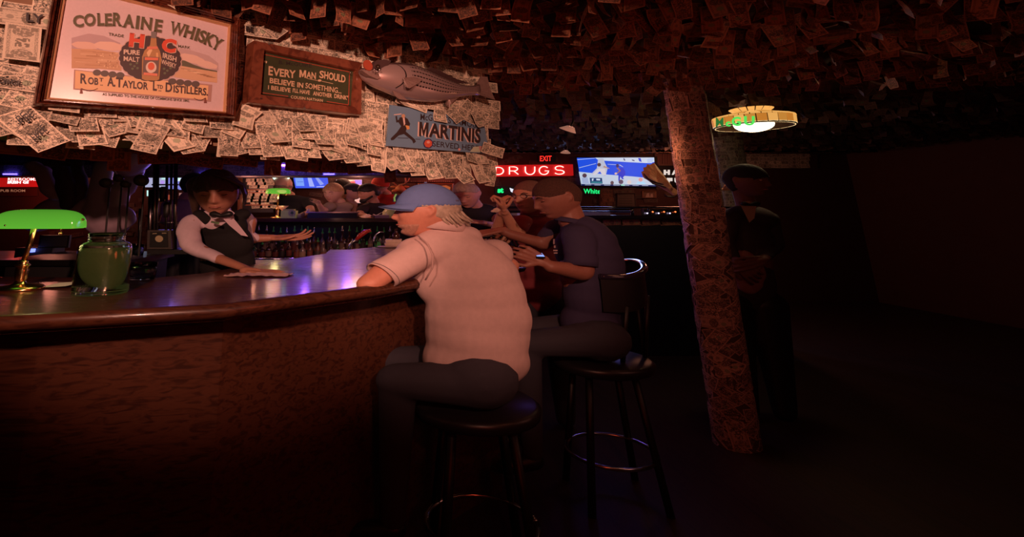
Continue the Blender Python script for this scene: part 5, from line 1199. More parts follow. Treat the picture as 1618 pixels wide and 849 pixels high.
# ================================================================== BACK COUNTER and what stands on it
cz_ = CAMZ-.082; BY = 4.25
bc = thing('back_counter', 'dark far bar counter across the middle where the far patrons sit', 'counter', (-.3, BY/KY, 0))
wbox('counter_top', (-2.1, BY, cz_-.04), (.95, BY+.5, cz_), wood('counter_wood', (.05, .018, .012), (.14, .05, .03), .2, (2, 30, 30), .6), bc)
wbox('counter_front', (-2.05, BY+.22, 0), (.9, BY+.3, cz_-.04), BLK, bc)
zc2 = cz_/KZ
t, c = bankers(440, 4.45, 0.285, "distant banker's lamp with green glass shade on the far counter", zc2, 297.5, True)
lamp('POINT', toW(c+Vector((0.0, -0.02, -0.16))), (1.0, 0.85, 0.35), 0.9, 0.04, name='desk_lamp_light')
def bx3(name, px0, px1, Y0, Y1, z0, z1, m_, parent, taper=0):
    a, b_ = P(px0, 340, Y0).x, P(px1, 340, Y0).x; q = MB()
    q.hexa([(a, Y0/KY, z0), (b_, Y0/KY, z0), (b_, Y1/KY, z0), (a, Y1/KY, z0)], [(a+taper, Y0/KY, z1), (b_-taper, Y0/KY, z1), (b_-taper, Y1/KY, z1), (a+taper, Y1/KY, z1)]); return q.build(name, m_, parent)
th = thing('tip_jar', 'squat yellow-green canister with a shamrock beside the distant lamp', 'canister', Vector((P(456, 340, 4.34).x, 4.34/KY, zc2)))
bx3('canister_body', 443.5, 467, 4.30, 4.42, zc2, zc2+.125, mat('yellow_green_tin', (.50, .52, .20), .4, emit=.05, ecol=(.6, .6, .2)), th); bx3('lid', 447, 464, 4.31, 4.41, zc2+.126, zc2+.15, mat('yellow_green_lid', (.42, .44, .16), .4), th)  # tin body given a slight emission of its own
cpn = plane_at(4.298)
decal('printed_oval', cpn, ellpts(461, 337, 5.6, 5.6, 20), pt('tin_pale', (.45, .5, .25)), th, .002)
for dx, dy in ((-1.2, -.6), (1.2, -.6), (0, -2.2)): decal('printed_shamrock', cpn, ellpts(461.5+dx, 337.5+dy, 1.3, 1.2, 10), pt('shamrock_green', (.03, .15, .05)), th, .004)
decal('printed_stem', cpn, [(461.2, 337.5), (461.9, 337.5), (462.3, 340.4), (461.4, 340.4)], pt('shamrock_green', (.03, .15, .05)), th, .004)
mg = thing('cocktail_glass', 'stemmed cocktail glass between the distant lamp and the canister', 'glass', Vector((P(446, 340, 4.6).x, 4.6/KY, zc2)))
b = MB(); c = Vector((P(446, 340, 4.6).x, 4.6/KY, zc2)); b.lathe(c, [(.0001, 0), (.045, .002), (.006, .012), (.005, .12), (.075, .21), (.070, .21), (.0001, .125)], 20); b.build('glass_body', mat('rosy_glass', (.6, .32, .22), .1, coat=.5), mg, True)
tr = thing('service_tray', 'long black glass rack with a pink rimmed top on the far counter', 'tray', Vector((P(524, 340, 4.3).x, 4.3/KY, zc2)))
bx3('tray_body', 485, 565, 4.27, 4.52, zc2, zc2+.085, BLK, tr, .01); bx3('tray_rim', 483, 566, 4.25, 4.54, zc2+.087, zc2+.105, mat('pink_steel', (.55, .35, .33), .25, .6), tr)
for px, col, h, r, lab in ((473, (.55, .50, .30), .075, .028, 'stack of pale coasters right of the shamrock canister'), (479, (.30, .16, .08), .10, .02, 'small amber bottle beside the coasters'), (487, (.7, .55, .5), .16, .020, 'clear shaker glass at the left end of the black tray')):
    c = Vector((P(px, 340, 4.36).x, 4.36/KY, zc2)); 
    if px == 487: c = Vector((P(px, 340, 4.36).x, 4.36/KY, zc2+.105)); h = .05
    lath('coaster_stack' if px == 473 else 'small_bottle' if px == 479 else 'shaker_glass', lab, 'bar item', c, [(.0001, 0), (r, 0), (r, h*.7), (r*.8, h), (.0001, h)], mat('item_%d' % px, col, .3, coat=.4))
# crumpled paper
random.seed(33)
def crumple(name, label, c, rx, ry, rz, m_, cat='paper', n=9):
    b = MB(); V = []; N = n
    for i in range(N):
        for j in range(N):
            x = (i/(N-1)-.5)*2; y = (j/(N-1)-.5)*2
            V.append(c+Vector((x*rx+random.uniform(-.1, .1)*rx, y*ry, rz*(.5+.5*math.sin(x*4+y*2))*random.uniform(.3, 1)+.003)))
    b.add(V, [(i*N+j, (i+1)*N+j, (i+1)*N+j+1, i*N+j+1) for i in range(N-1) for j in range(N-1)]); return tag(b.build(name, m_, None), label, cat)
crumple('crumpled_napkin', 'crumpled white napkin on the far counter right of the black tray', Vector((P(576, 345, 4.35).x, 4.38/KY, zc2)), .14, .08, .07, mat('napkin_pink', (.75, .55, .52), .8))
b = MB(); c0 = Vector((P(586, 345, 4.33).x, 4.33/KY, zc2+.01)); b.add([c0, c0+Vector((.03, .08, 0)), c0+Vector((.13, .03, .09)), c0+Vector((.115, 0, .075))], [(0, 1, 2, 3)]); tag(b.build('folded_paper', mat('napkin_white', (.8, .7, .62), .8)), 'folded white paper standing up right of the crumpled napkin', 'paper')
nb = thing('napkin_box', 'small white napkin box in front of the yellow jar', 'box', Vector((P(603, 352, 4.27).x, 4.27/KY, zc2)))
bx3('box_body', 592, 615, 4.255, 4.36, zc2-.001, zc2+.045, mat('box_pale', (.70, .52, .48), .6), nb); bx3('paper_stack', 594, 614, 4.27, 4.35, zc2+.0455, zc2+.055, mat('napkin_white', (.8, .7, .62), .8), nb)
lath('yellow_jar', 'squat yellow glazed jar on the far counter in front of the capped man face', 'jar', Vector((P(616, 340, 4.5).x, 4.5/KY, zc2)), [(.0001, 0), (.075, 0), (.088, .03), (.088, .10), (.065, .135), (.06, .15), (.068, .165), (.055, .165), (.0001, .15)], mat('yellow_glaze', (.55, .48, .22), .25, emit=.04, ecol=(.7, .6, .25), coat=.4), seg=28)  # slight yellow glow built into the glaze
# ---- bottle well: bottles with green pourers
bs2 = thing('bottle_shelf', 'dark stepped bottle shelf below the far counter', 'shelf', (-.4, 4.0/KY, 0))
sz = CAMZ-.43; wbox('step', (-1.6, 3.72, 0), (.35, 3.95, sz-.03), BLK, bs2); wbox('step', (-1.6, 3.96, 0), (.35, 4.2, sz+.0), BLK, bs2)
random.seed(6); GGR = mat('green_pourer', (.015, .16, .03), .3, emit=.015, ecol=(.05, .9, .1)); first = None  # faint glow built into the green pourers
kinds = []
for nm, col in (('brown', (.035, .012, .008)), ('clear', (.13, .09, .08)), ('green', (.015, .05, .015)), ('amber', (.09, .03, .012))):
    kinds.append((nm, mat('bottle_'+nm, col, .06, coat=.8)))
LBL = [mat('label_cream', (.24, .15, .10), .6), mat('label_red', (.14, .025, .015), .6), mat('label_black', (.03, .02, .02), .6)]
def bottle(c, h, r, mk_, lm, pour, label, group):
    t = thing('liquor_bottle', label, 'bottle', c, group)
    b = MB(); b.lathe(c, bottle_geo(c, h, r, r*.30), 14); b.build('bottle_body', mk_, t, True)
    b = MB(); b.lathe(c, [(r*1.03, h*.14), (r*1.04, h*.15), (r*1.04, h*.44), (r*1.03, h*.45)], 14); b.build('paper_label', lm, t, True)
    b = MB(); b.lathe(c, [(r*.32, h*.98), (r*.5, h*1.0), (r*.34, h*1.03), (r*.16, h*1.08), (r*.14, h*1.22), (.0001, h*1.23)], 10); b.build('pour_spout', GGR if pour else CHROME, t, True)
px = 398; i = 0; ORD = 'first second third fourth fifth sixth seventh eighth ninth tenth eleventh twelfth thirteenth fourteenth fifteenth sixteenth seventeenth eighteenth nineteenth twentieth twenty-first twenty-second'.split()
while px < 628:
    for row, (Y, zz, py_off) in enumerate(((4.08, (sz)/KZ, 0), (3.84, (sz-.03)/KZ, 5))):
        kn, km = random.choice(kinds); x = P(px+py_off+random.uniform(-1.5, 1.5), 380, Y).x
        pour = random.random() < .38; h = random.uniform(.30, .36) if row == 0 else random.uniform(.20, .27)
        bottle(Vector((x, Y/KY, zz+.001)), h, random.uniform(.026, .034), km, random.choice(LBL), pour,
               '%s bottle with %s pourer, %s from left in the %s row' % (kn, 'green' if pour else 'steel', ORD[i], ('rear', 'front')[row]), 'bottles in the well under the far counter')
    px += 11; i += 1
lamp('POINT', (-.55, 3.5, CAMZ-.05), (1.0, .45, .3), .4, .05, name='well_light')
# ---- ice bin, soda gun, faucet, napkins behind the bar
ib = thing('ice_bin', 'dull steel lid of the ice bin between bartender and bar', 'bin', onbar(430, 415)); a = [P(*q, Y) for q, Y in (((388, 403), 2.75), ((466, 407), 2.75), ((452, 414), 2.45), ((392, 420), 2.3))]
b = MB(); za = min(p.z for p in a)-.02; a = [Vector((p.x, p.y, za)) for p in a]; b.hexa([p-Vector((0, 0, .35)) for p in (a[3], a[2], a[1], a[0])], [a[3], a[2], a[1], a[0]]); b.build('bin_body', mat('dark_bin', (.05, .035, .035), .35, .5), ib)
b = MB(); b.tube([a[0]+Vector((0, 0, .005)), a[1]+Vector((0, 0, .005))], .008, 8); b.build('bin_edge', CHROME, ib, True)
su = thing('sink_unit', 'dark sink cabinet behind the bar edge carrying faucet and soda gun', 'sink', (-.15, 3.1/KY, 0)); wbox('cabinet', (-.42, 3.06, 0), (.09, 3.34, P(590, 399, 3.1).z*KZ-.002), BLK, su)
sg = thing('soda_gun', 'red handled soda gun on a curved chrome hose beyond the bar edge', 'soda gun', P(560, 393, 3.2))
b = MB(); b.tube([P(*q, 3.2) for q in ((551, 400), (553, 388), (558, 382), (565, 378))], .014, 10); b.build('hose', CHROME, sg, True)
b = MB(); b.tube([P(*q, 3.2) for q in ((563, 379), (570, 372), (578, 366), (586, 364))], [.016, .024, .026, .018], 12); o = b.build('grip', mat('red_plastic', (.40, .03, .02), .3, coat=.4), sg, True)
for k in range(5):
    b = MB(); b.ell(P(568+k*4, 370-k*1.7, 3.17), (.008, .006, .008)); b.build('button', mat('red_button', (.6, .1, .08), .3), sg, True)
fc = thing('bar_faucet', 'thin chrome arched faucet between soda gun and napkin stack', 'faucet', P(590, 394, 3.1))
b = MB(); b.tube([P(*q, 3.1) for q in ((590, 398), (590.5, 380), (594, 371), (600, 366.5), (606, 367))], .009, 10); b.build('spout', CHROME, fc, True); b = MB(); b.lathe(P(590, 399, 3.1), [(.0001, 0), (.03, 0), (.03, .02), (.0001, .03)], 12); b.build('foot', CHROME, fc, True)
tag(crumple('herb_bunch', 'small green herb sprig by the faucet', P(597, 399, 3.2), .03, .02, .15, mat('mint', (.03, .25, .05), .5), 'herbs', 6))
c = onbar(615, 391)
pln = lath('side_plate', 'pale plate under the napkin stack at the bar end', 'plate', c, [(.0001, 0), (.05, .001), (.09, .008), (.09, .012), (.05, .006), (.0001, .006)], mat('plate_pale', (.7, .5, .48), .3), seg=24)
nt_ = thing('napkin_stack', 'stack of white napkins on a plate in front of the capped man chest', 'napkins', c+Vector((.03, .02, .014)))
for k in range(9):
    b = MB(); q = c+Vector((.03+random.uniform(-.006, .006), .02+random.uniform(-.006, .006), .014+k*.0085)); b.box((q.x-.06, q.y-.06, q.z), (q.x+.06, q.y+.06, q.z+.006)); b.build('napkin', mat('napkin_cream', (.78, .58, .46), .8), nt_)
b = MB(); c = onbar(608, 391); lath('shot_bottle', 'small dark bottle behind the napkin stack', 'bottle', P(626, 384, 2.95), bottle_geo(None, .16, .03, .012), mat('bottle_brown', (.10, .03, .015), .06))
# bar rag under the bartender hand
cr = onbar(410, 436); b = MB(); V = []; N = 14
for i in range(N):
    for j in range(N):
        x = (i/(N-1)-.5); y = (j/(N-1)-.5)
        V.append(cr+Vector((x*.26+y*.02, y*.13/KY*.6-x*.02, .004+.010*abs(math.sin(x*17+y*6)*math.cos(y*13+x*3)))))
b.add(V, [(i*N+j, (i+1)*N+j, (i+1)*N+j+1, i*N+j+1) for i in range(N-1) for j in range(N-1)]); tag(b.build('bar_rag', mat('rag_white', (.72, .45, .42), .8), None, True), 'white rag being wiped along the bar by the bartender', 'rag')
# ================================================================== PEOPLE
def C(px, py, Y): return P(px, py, Y)
def head_shape(N):
    x, y, z = N[:, 0], N[:, 1], N[:, 2]
    t = np.clip(-z, 0, 1); fr = np.clip(-y*1.6+0.25, 0, 1); bk = np.clip(y, 0, 1)
    X = .330*x*(1-.30*t**1.7)*(1+.04*np.clip(z, 0, 1)); Y = .415*y; Z = .5*z
    Y = np.where(y > 0, Y*(1-.42*t), Y)-.15*t**2*np.clip(1-bk*1.5, 0, 1)
    g = lambda a, b: np.exp(-a*a-b*b); ax = np.abs(X)
    ramp = np.clip((.085-Z)/.20, 0, 1)*np.clip((Z+.185)/.035, 0, 1)
    d = .105*np.exp(-(X/.042)**2)*ramp+.028*g((ax-.048)/.026, (Z+.125)/.03)
    d += .022*g((ax-.12)/.10, (Z-.095)/.035)-.038*g((ax-.125)/.065, (Z-.03)/.045)+.018*g((ax-.18)/.08, (Z+.09)/.07)
    d += .030*np.exp(-(X/.095)**2)*(np.exp(-((Z+.232)/.020)**2)+np.exp(-((Z+.285)/.022)**2))-.010*g(X/.10, (Z+.257)/.009)
    d += .035*g(X/.09, (Z+.41)/.05)-.02*g(X/.12, (Z+.335)/.02)
    Y = Y-d*fr
    return np.stack([X, Y, Z], 1)
def sph(nu, nv):
    V = []
    for j in range(nv+1):
        th = math.pi*j/nv
        for i in range(nu):
            ph = 2*math.pi*i/nu; V.append((math.sin(th)*math.cos(ph), math.sin(th)*math.sin(ph), math.cos(th)))
    F = [(j*nu+i, (j+1)*nu+i, (j+1)*nu+(i+1) % nu, j*nu+(i+1) % nu) for j in range(nv) for i in range(nu)]
    return np.array(V), F
SPH = sph(60, 46); SPHH = sph(90, 56); SPHS = sph(36, 26)
HAIRC = {}
class Fig:
    def __init__(s, name, label, skin, base, far=False, name2='person'):
        s.t = thing(name2, label, 'person' if name2 == 'person' else name, base); s.skin = skin; s.far = far
        s.b = MB(); s.vox = .012 if far else .0062
    def head(s, px, py, Y, h=.30, yaw=0, pitch=0, roll=0):
        s.c = C(px, py, Y); s.h = h
        s.R = (Matrix.Rotation(R_(-yaw), 3, 'Z')@Matrix.Rotation(R_(pitch), 3, 'X')@Matrix.Rotation(R_(roll), 3, 'Y'))
        N, F = SPHS if s.far else SPH; V = [s.L(v) for v in head_shape(N)]; s.b.add(V, F)
        for k in (-1, 1):
            pts = [(k*.318, .0, .06), (k*.345, .05, .085), (k*.355, .085, .04), (k*.35, .08, -.02), (k*.335, .035, -.085), (k*.322, .01, -.10)]
            for a, b_ in zip(pts, pts[1:]): s.b.cap(s.L(a), .019*h, s.L(b_), .019*h, 8)
            s.b.ell(s.L((k*.325, .04, -.01)), (.02*h, .055*h, .075*h), s.R, 10, 8)
        return s
    def L(s, v): return s.c+s.R@(Vector(v)*s.h)
    def face(s, iris=(.05, .03, .02), brow=(.08, .05, .04), eyes=True, shut=False):
        if shut:
            eyes = False
            for k in (-1, 1):
                b = MB(); b.ell(s.L((k*.125, -.325, .026)), (.058*s.h, .045*s.h, .040*s.h), s.R, 14, 10); e = b.build('eyelid', s.skin, s.t, True)
                b = MB(); b.tube([s.L((k*.072, -.362, .012)), s.L((k*.125, -.374, .000)), s.L((k*.185, -.345, .010))], .007*s.h, 5); b.build('lashes', BLK, e, True)
        if eyes:
            for k in (-1, 1):
                b = MB(); b.ell(s.L((k*.125, -.318, .028)), (.052*s.h,)*3, s.R, 14, 10); e = b.build('eye', mat('eye_white', (.62, .45, .38), .15), s.t, True)
                b = MB(); b.ell(s.L((k*.125, -.352, .026)), (.024*s.h, .016*s.h, .024*s.h), s.R, 10, 8); b.build('iris', mat('iris', iris, .1), e, True)
                b = MB(); b.tube([s.L((k*.070, -.362, .052)), s.L((k*.125, -.376, .066)), s.L((k*.19, -.345, .048))], .010*s.h, 6); b.build('eyelid', s.skin, s.t, True)
        for k in (-1, 1):
            b = MB(); b.tube([s.L((k*.06, -.40, .095)), s.L((k*.13, -.395, .125)), s.L((k*.20, -.35, .10))], [.012*s.h, .017*s.h, .008*s.h], 6); b.build('eyebrow', mat('brow_%d' % int(brow[0]*100), brow, .8), s.t, True)
        b = MB(); b.tube([s.L((-.085, -.392, -.262)), s.L((-.03, -.432, -.256)), s.L((.03, -.432, -.256)), s.L((.085, -.392, -.262))], [.006*s.h, .016*s.h, .016*s.h, .006*s.h], 6); b.build('lips', mat('lips', (.40, .13, .10), .4), s.t, True)
        return s
    def shell(s, name, m, mask, k=1.08, ins=.86, noise_=.012, parent=None, seed=1, strands=46):
        N, F = SPHS if s.far else SPHH; V = head_shape(N*1.0); q = V.copy()
        q[:, 1] = np.where(N[:, 1] < 0, np.maximum(q[:, 1], -.415), q[:, 1])
        w = np.array([mask(*n) for n in N]); w = np.clip(w, 0, 1)
        th = np.arctan2(N[:, 1], N[:, 0]); rs = np.random.RandomState(seed)
        f = 1+(k-1)*1.0+noise_*np.sin(th*strands+N[:, 2]*7)+noise_*.7*np.sin(th*strands*.37+N[:, 2]*13+1)+noise_*.6*rs.randn(len(N))*.4
        ff = ins*(1-w)+f*w
        q = q*ff[:, None]
        b = MB(); b.add([s.L(v) for v in q], F); return b.build(name, m, parent or s.t, True)
    def cap(s, a, ra, b, rb): s.b.cap(C(*a), ra*PX(a[2]), C(*b), rb*PX(b[2])); return s
    def neck(s, to, r0=.17, r1=.20):
        s.b.cap(s.L((0, .07, -.28)), r0*s.h, C(*to), r1*s.h); return s
    def torso(s, secs):
        for (px, py, Y, rx, rz, ry) in secs:
            k = PX(Y); s.b.ell(C(px, py, Y), (rx*k, ry*k, rz*k/KZ)); return s
    def done(s, **k): return s.b.blob('body', s.skin, s.t, s.vox, 3 if s.far else 3, **k)
def ell_px(b, px, py, Y, rx, ry, rd, roll=0):
    """ellipsoid with picture half sizes rx, ry and depth half size rd (pixels); roll tilts it in the picture"""
    k = PX(Y); b.ell(C(px, py, Y), (rx*k, rd*k, ry*k/KZ), Matrix.Rotation(R_(roll), 3, 'Y'), 20, 14); return b
def cap_px(b, a, ra, c, rc): b.cap(C(*a), ra*PX(a[2]), C(*c), rc*PX(c[2]), 16); return b
def path_px(b, pts):
    for p, q in zip(pts, pts[1:]): cap_px(b, p[:3], p[3], q[:3], q[3])
    return b
def hand(b, w, d, n, size=.235, curl=(25, 30, 35, 40), spread=6, thumb=1, tcurl=20):
    """w wrist, d direction of the fingers, n out of the back of the hand"""
    d = Vector(d).normalized(); n = Vector(n); n = (n-d*n.dot(d)).normalized(); s_ = d.cross(n).normalized()*thumb
    P_ = size*.50; wd = size*.40; r = size*.047; tips = []
    for i in range(4):
        o = (1.5-i)/3.0; k0 = w+s_*(o*wd*.55); k1 = w+d*P_*(1-.06*abs(o*2-.4))+s_*(o*wd)
        b.cap(k0, r*1.35, k1, r*1.15, 10)
        ln = size*(.46, .50, .47, .37)[i]; a = R_(curl[i]); dd = (d+s_*math.tan(R_(spread))*o*2).normalized(); p = k1; ang = a*.6
        for j, f in enumerate((.45, .30, .25)):
            v = dd*math.cos(ang)-n*math.sin(ang); q = p+v*ln*f; b.cap(p, r*(1.03-.1*j), q, r*(.93-.1*j), 9); p = q; ang += a*(1.0, .8)[min(j, 1)]
        tips.append(p)
    p = w+s_*wd*.30+d*P_*.18; q = p+(s_*.75+d*.65-n*.25).normalized()*size*.26; t_ = q+(s_*(.55-.02*tcurl)+d*.9-n*.35).normalized()*size*.17; u_ = t_+(d-n*.4+s_*.05*(10-tcurl)*.1).normalized()*size*.13
    b.cap(p, r*1.5, q, r*1.2, 10); b.cap(q, r*1.15, t_, r*1.05, 10); b.cap(t_, r*1.05, u_, r*.85, 10)
    b.cap(w-d*size*.10, r*2.3, w+d*size*.12, r*2.1, 10)
    return tips
SM = lambda a, b, x: min(1, max(0, (x-a)/(b-a)))
def mask_short(front=.42, side=.05, back=-.45, top=2.0):
    """hair above a line that drops from forehead to nape"""
    def f(x, y, z):
        fr = max(0, -y); bk = max(0, y); zl = front*fr**1.2+side*(1-fr)*(1-bk)+back*bk**.7
        if abs(x) > .8 and y < .25 and z < .15: zl = max(zl, .12 if y > -.35 else .2)
        w = SM(zl-.04, zl+.05, z)
        return w*(1-SM(top-.08, top+.05, z)) if top < 1.5 else w
    return f
def hairm(name, col, r=.55): return mat(name, col, r, var=.5, nscale=55, sheen=.1)
def cloth(name, col, r=.85): return mat(name, col, r, var=.10, nscale=50, bump=.15)
def folds(amp=.004, f=38, sd=0):
    def g(A):
        return amp*(np.sin(A[:, 0]*f+A[:, 2]*f*.6+sd+2*np.sin(A[:, 2]*f*.35))*np.sin(A[:, 2]*f*.45+A[:, 1]*f*.3+sd))
    return g
def stool(px, Y, label, seat_z, rim=True, cx=None):
    c = Vector((cx if cx is not None else P(px, 400, Y).x, Y/KY, 0)); t = thing('bar_stool', label, 'bar stool', c)
    zz = seat_z/KZ; b = MB(); b.lathe(c, [(.0001, zz-.08), (.20, zz-.08), (.235, zz-.06), (.24, zz-.02), (.22, zz), (.0001, zz+.005)], 28); b.build('seat', mat('black_leather', (.02, .015, .018), .35), t, True)
    for k in range(4):
        a = math.pi/4+k*math.pi/2; b = MB(); b.tube([c+Vector((.15*math.cos(a), .15*math.sin(a), zz-.08)), c+Vector((.24*math.cos(a), .24*math.sin(a), 0.0))], .018, 8); b.build('leg', BLK, t, True)
    b = MB(); b.tube([c+Vector((.20*math.cos(2*math.pi*i/24), .20*math.sin(2*math.pi*i/24), zz*.32)) for i in range(25)], .012, 6); b.build('foot_ring', CHROME, t, True)
    return t, c, zz
def legs_seated(b, hip, knee, foot, r=(.115, .085, .06)):
    b.cap(hip, r[0], knee, r[1]); b.cap(knee, r[1]*.9, foot, r[2]*.8)
# ------------------------------------------------------------------ 1 the man in the blue cap
f = Fig('person', 'man in blue cap and pale pink polo shirt, elbow on the bar', mat('skin_ruddy', (.60, .25, .17), .5, var=.12, nscale=60), P(742, 610, 1.58))
f.head(677, 333, 1.60, .312, 97, 3, 0).face(brow=(.30, .24, .20))
b = f.b
f.neck((706, 388, 1.60), .20, .17)
cap_px(b, (700, 378, 1.60), 24, (664, 400, 1.56), 24)
cap_px(b, (656, 402, 1.55), 26, (612, 428, 1.50), 22.5)       # upper arm
cap_px(b, (612, 428, 1.50), 22.5, (583, 449, 1.455), 20)
cap_px(b, (583, 449, 1.455), 19, (600, 436, 1.62), 15); cap_px(b, (600, 436, 1.62), 15, (612, 428, 1.78), 10)
hand(b, C(612, 428, 1.78), C(606, 420, 2.0)-C(612, 428, 1.78), Vector((0, 0, 1)), .24, (35, 40, 45, 50))
cap_px(b, (800, 420, 1.68), 20, (770, 470, 1.78), 17); cap_px(b, (770, 470, 1.78), 14, (724, 448, 1.86), 10)   # far arm, hidden
hand(b, C(724, 448, 1.86), Vector((-1, .3, .1)), Vector((0, 0, 1)), .24)
ell_px(b, 750, 470, 1.6, 52, 66, 44)
f.done()
sh = MB()
ell_px(sh, 722, 398, 1.60, 54, 32, 46, 14); ell_px(sh, 748, 440, 1.60, 72, 46, 58, 10); ell_px(sh, 755, 500, 1.60, 80, 60, 64); ell_px(sh, 752, 560, 1.60, 78, 50, 66)
ell_px(sh, 712, 375, 1.60, 34, 22, 30, 5); ell_px(sh, 700, 440, 1.60, 46, 44, 44); ell_px(sh, 772, 408, 1.68, 36, 30, 38, 25); ell_px(sh, 690, 392, 1.57, 40, 27, 34, -20)
cap_px(sh, (668, 399, 1.555), 33, (628, 421, 1.515), 30.5)
ell_px(sh, 737, 372, 1.62, 26, 16, 28, 25)
ell_px(sh, 704, 369, 1.60, 33, 17, 32, 8); ell_px(sh, 735, 418, 1.60, 66, 40, 52, 14); ell_px(sh, 752, 470, 1.60, 77, 60, 61, 4); ell_px(sh, 754, 530, 1.60, 79, 60, 65)
ell_px(sh, 660, 402, 1.57, 34, 26, 34, -20)
sh.blob('polo_shirt', cloth('pale_polo', (.64, .45, .43)), f.t, .0085, 22, folds(.0065, 17))
# sleeve cuff rib and collar
def cuff(name, a, r, c, parent, m_, w_=.006):
    """rib around a limb: centre a (picture), radius r px, axis towards c"""
    A_ = C(*a); ax = (C(*c)-A_).normalized(); x = ax.orthogonal().normalized(); y = ax.cross(x); R0 = r*PX(a[2])
    b_ = MB(); b_.tube([A_+x*R0*math.cos(2*math.pi*i/32)+y*R0*math.sin(2*math.pi*i/32) for i in range(33)], w_, 6); return b_.build(name, m_, parent, True)
sl = MB(); a_ = C(628, 421, 1.515); c_ = C(602, 435.5, 1.487); ax = (c_-a_).normalized(); x = ax.orthogonal().normalized(); y = ax.cross(x)
V = []; nn = 36
for q, r_ in ((0, 31), (.5, 31.5), (1, 31), (1, 28.5), (.4, 28)):
    for i in range(nn): V.append(a_.lerp(c_, q)+(x*math.cos(2*math.pi*i/nn)+y*math.sin(2*math.pi*i/nn))*r_*PX(1.5))
sl.add(V, [(j*nn+i, j*nn+(i+1) % nn, (j+1)*nn+(i+1) % nn, (j+1)*nn+i) for j in range(4) for i in range(nn)])
sl.build('sleeve_hem', cloth('pale_polo', (.64, .45, .43)), f.t, True)
cuff('cuff_stripe', (605, 433.8, 1.49), 31.3, (612, 429, 1.50), f.t, mat('grey_stripe', (.22, .17, .17), .8), .0024)
# collar: a turned-over band round the neck
def collar(f, px, py, Y, rx, ry, tilt, m_, h0=.05, name='collar', fl=.018):
    c0 = C(px, py, Y); k = PX(Y); R3 = Matrix.Rotation(R_(tilt), 3, 'Y'); b = MB(); V = []; n = 36
    for (dr, dz) in ((0, 0), (-.006, h0), (0, h0+.006), (fl, h0*.5), (fl*1.5, -.012), (fl*1.2, -.014), (.006, -.004)):
        for i in range(n):
            a = 2*math.pi*i/n; V.append(c0+R3@Vector(((rx*k+dr)*math.cos(a), (ry*k+dr)*math.sin(a), dz)))
    b.add(V, [(j*n+i, j*n+(i+1) % n, (j+1)*n+(i+1) % n, (j+1)*n+i) for j in range(6) for i in range(n)]); return b.build(name, m_, f.t, True)
collar(f, 699, 359, 1.60, 27, 26, 10, cloth('pale_polo', (.64, .45, .43)), .052)
b = MB(); b.tube([C(x, y, Y) for x, y, Y in ((660, 372, 1.50), (676, 386, 1.455), (684, 404, 1.43), (683, 424, 1.43), (672, 443, 1.44))], .0035, 5); b.build('shoulder_seam', mat('polo_seam', (.58, .40, .38), .9), f.t, True)
# hair under the cap
GR = hairm('grey_hair', (.46, .36, .28)); f.shell('hair', GR, mask_short(.3, -.05, -.55), 1.05, .86, .02)
random.seed(2)
for i in range(30):
    u_ = i/29; st = Vector((random.uniform(-.26, .26)*(1 if u_ > .3 else 1.1), .16+.26*u_, -.02-.10*random.random())); b = MB()
    e1 = st+Vector((0, .05, -.10)); e2 = st+Vector((random.uniform(-.03, .03), .10+.04*u_, -.18-.06*random.random()))
    b.tube([f.L(st), f.L(e1), f.L(e2)], [.020*f.h, .022*f.h, .004], 6); 
    if i == 0: locks = MB()
    locks.add(b.V, b.F)
locks.build('hair_ends', GR, f.t, True)
def stubble(f, m_, low=-.30, k=1.03):
    f.shell('stubble', m_, lambda x, y, z: SM(-.05, -.25, y)*(1-SM(-.52, -.44, z)), k, .9, .004)
stubble(f, mat('grey_stubble', (.42, .22, .16), .8, var=.4, nscale=120))
def ballcap(f, m_, brimm, tilt=0, k=1.13, low=.17, brim=.36, logo=None):
    cp_ = thing_part = f.shell('cap', m_, lambda x, y, z: SM(low-.05+.0*y, low+.02, z+(-.10*y if y < 0 else .02*y)), k, .84, 0.0)
    V = []; n = 20
    for lay in (0, 1):
        for j in range(5):
            for i in range(n+1):
                a = R_(-78+156*i/n); rr = 1+j/4*brim/.40*math.cos(a)**.7
                x = .345*math.sin(a)*(1+.02*j); y = -.415*math.cos(a)*(1+0*j)-brim*(j/4)*math.cos(a)**.6
                z = .155-.05*(x/.35)**2*(j/4)*2-.035*(j/4)-.014*lay
                V.append(f.L((x*1.02, y, z)))
    w_ = n+1; F = []
    for lay in (0, 1):
        for j in range(4):
            for i in range(n): q = (lay*5*w_+j*w_+i, lay*5*w_+j*w_+i+1, lay*5*w_+(j+1)*w_+i+1, lay*5*w_+(j+1)*w_+i); F.append(q if lay else q[::-1])
    for i in range(n): F.append((4*w_+i, 4*w_+i+1, 9*w_+i+1, 9*w_+i))
    b = MB(); b.add(V, F); b.build('cap_brim', brimm, f.t, True)
    b = MB(); b.ell(f.L((0, .0, .565)), (.022*f.h, .022*f.h, .014*f.h), f.R); b.build('cap_button', m_, f.t, True)
    return cp_
CAPB = cloth('slate_blue_cap', (.13, .20, .46), .8)
ballcap(f, CAPB, CAPB, k=1.09, brim=.25)
b = MB(); b.add([f.L(v) for v in ((.13, -.415, .19), (-.14, -.415, .19), (-.13, -.37, .36), (.12, -.37, .36))], [(0, 1, 2, 3)]); 
for side in (1,):
    b = MB(); V = [f.L(v) for v in ((-.20, -.405, .20), (-.03, -.475, .20), (-.03, -.435, .345), (-.17, -.375, .335))]; b.add(V, [(0, 1, 2, 3)]); o = b.build('cap_patch', mat('navy_patch', (.02, .02, .09), .6), f.t)
    b = MB(); b.tube([f.L((.19, -.42, .20)), f.L((.15, -.425, .28)), f.L((.12, -.40, .345))], .004, 5); b.build('green_piping', mat('lime_thread', (.2, .55, .2), .6), o)
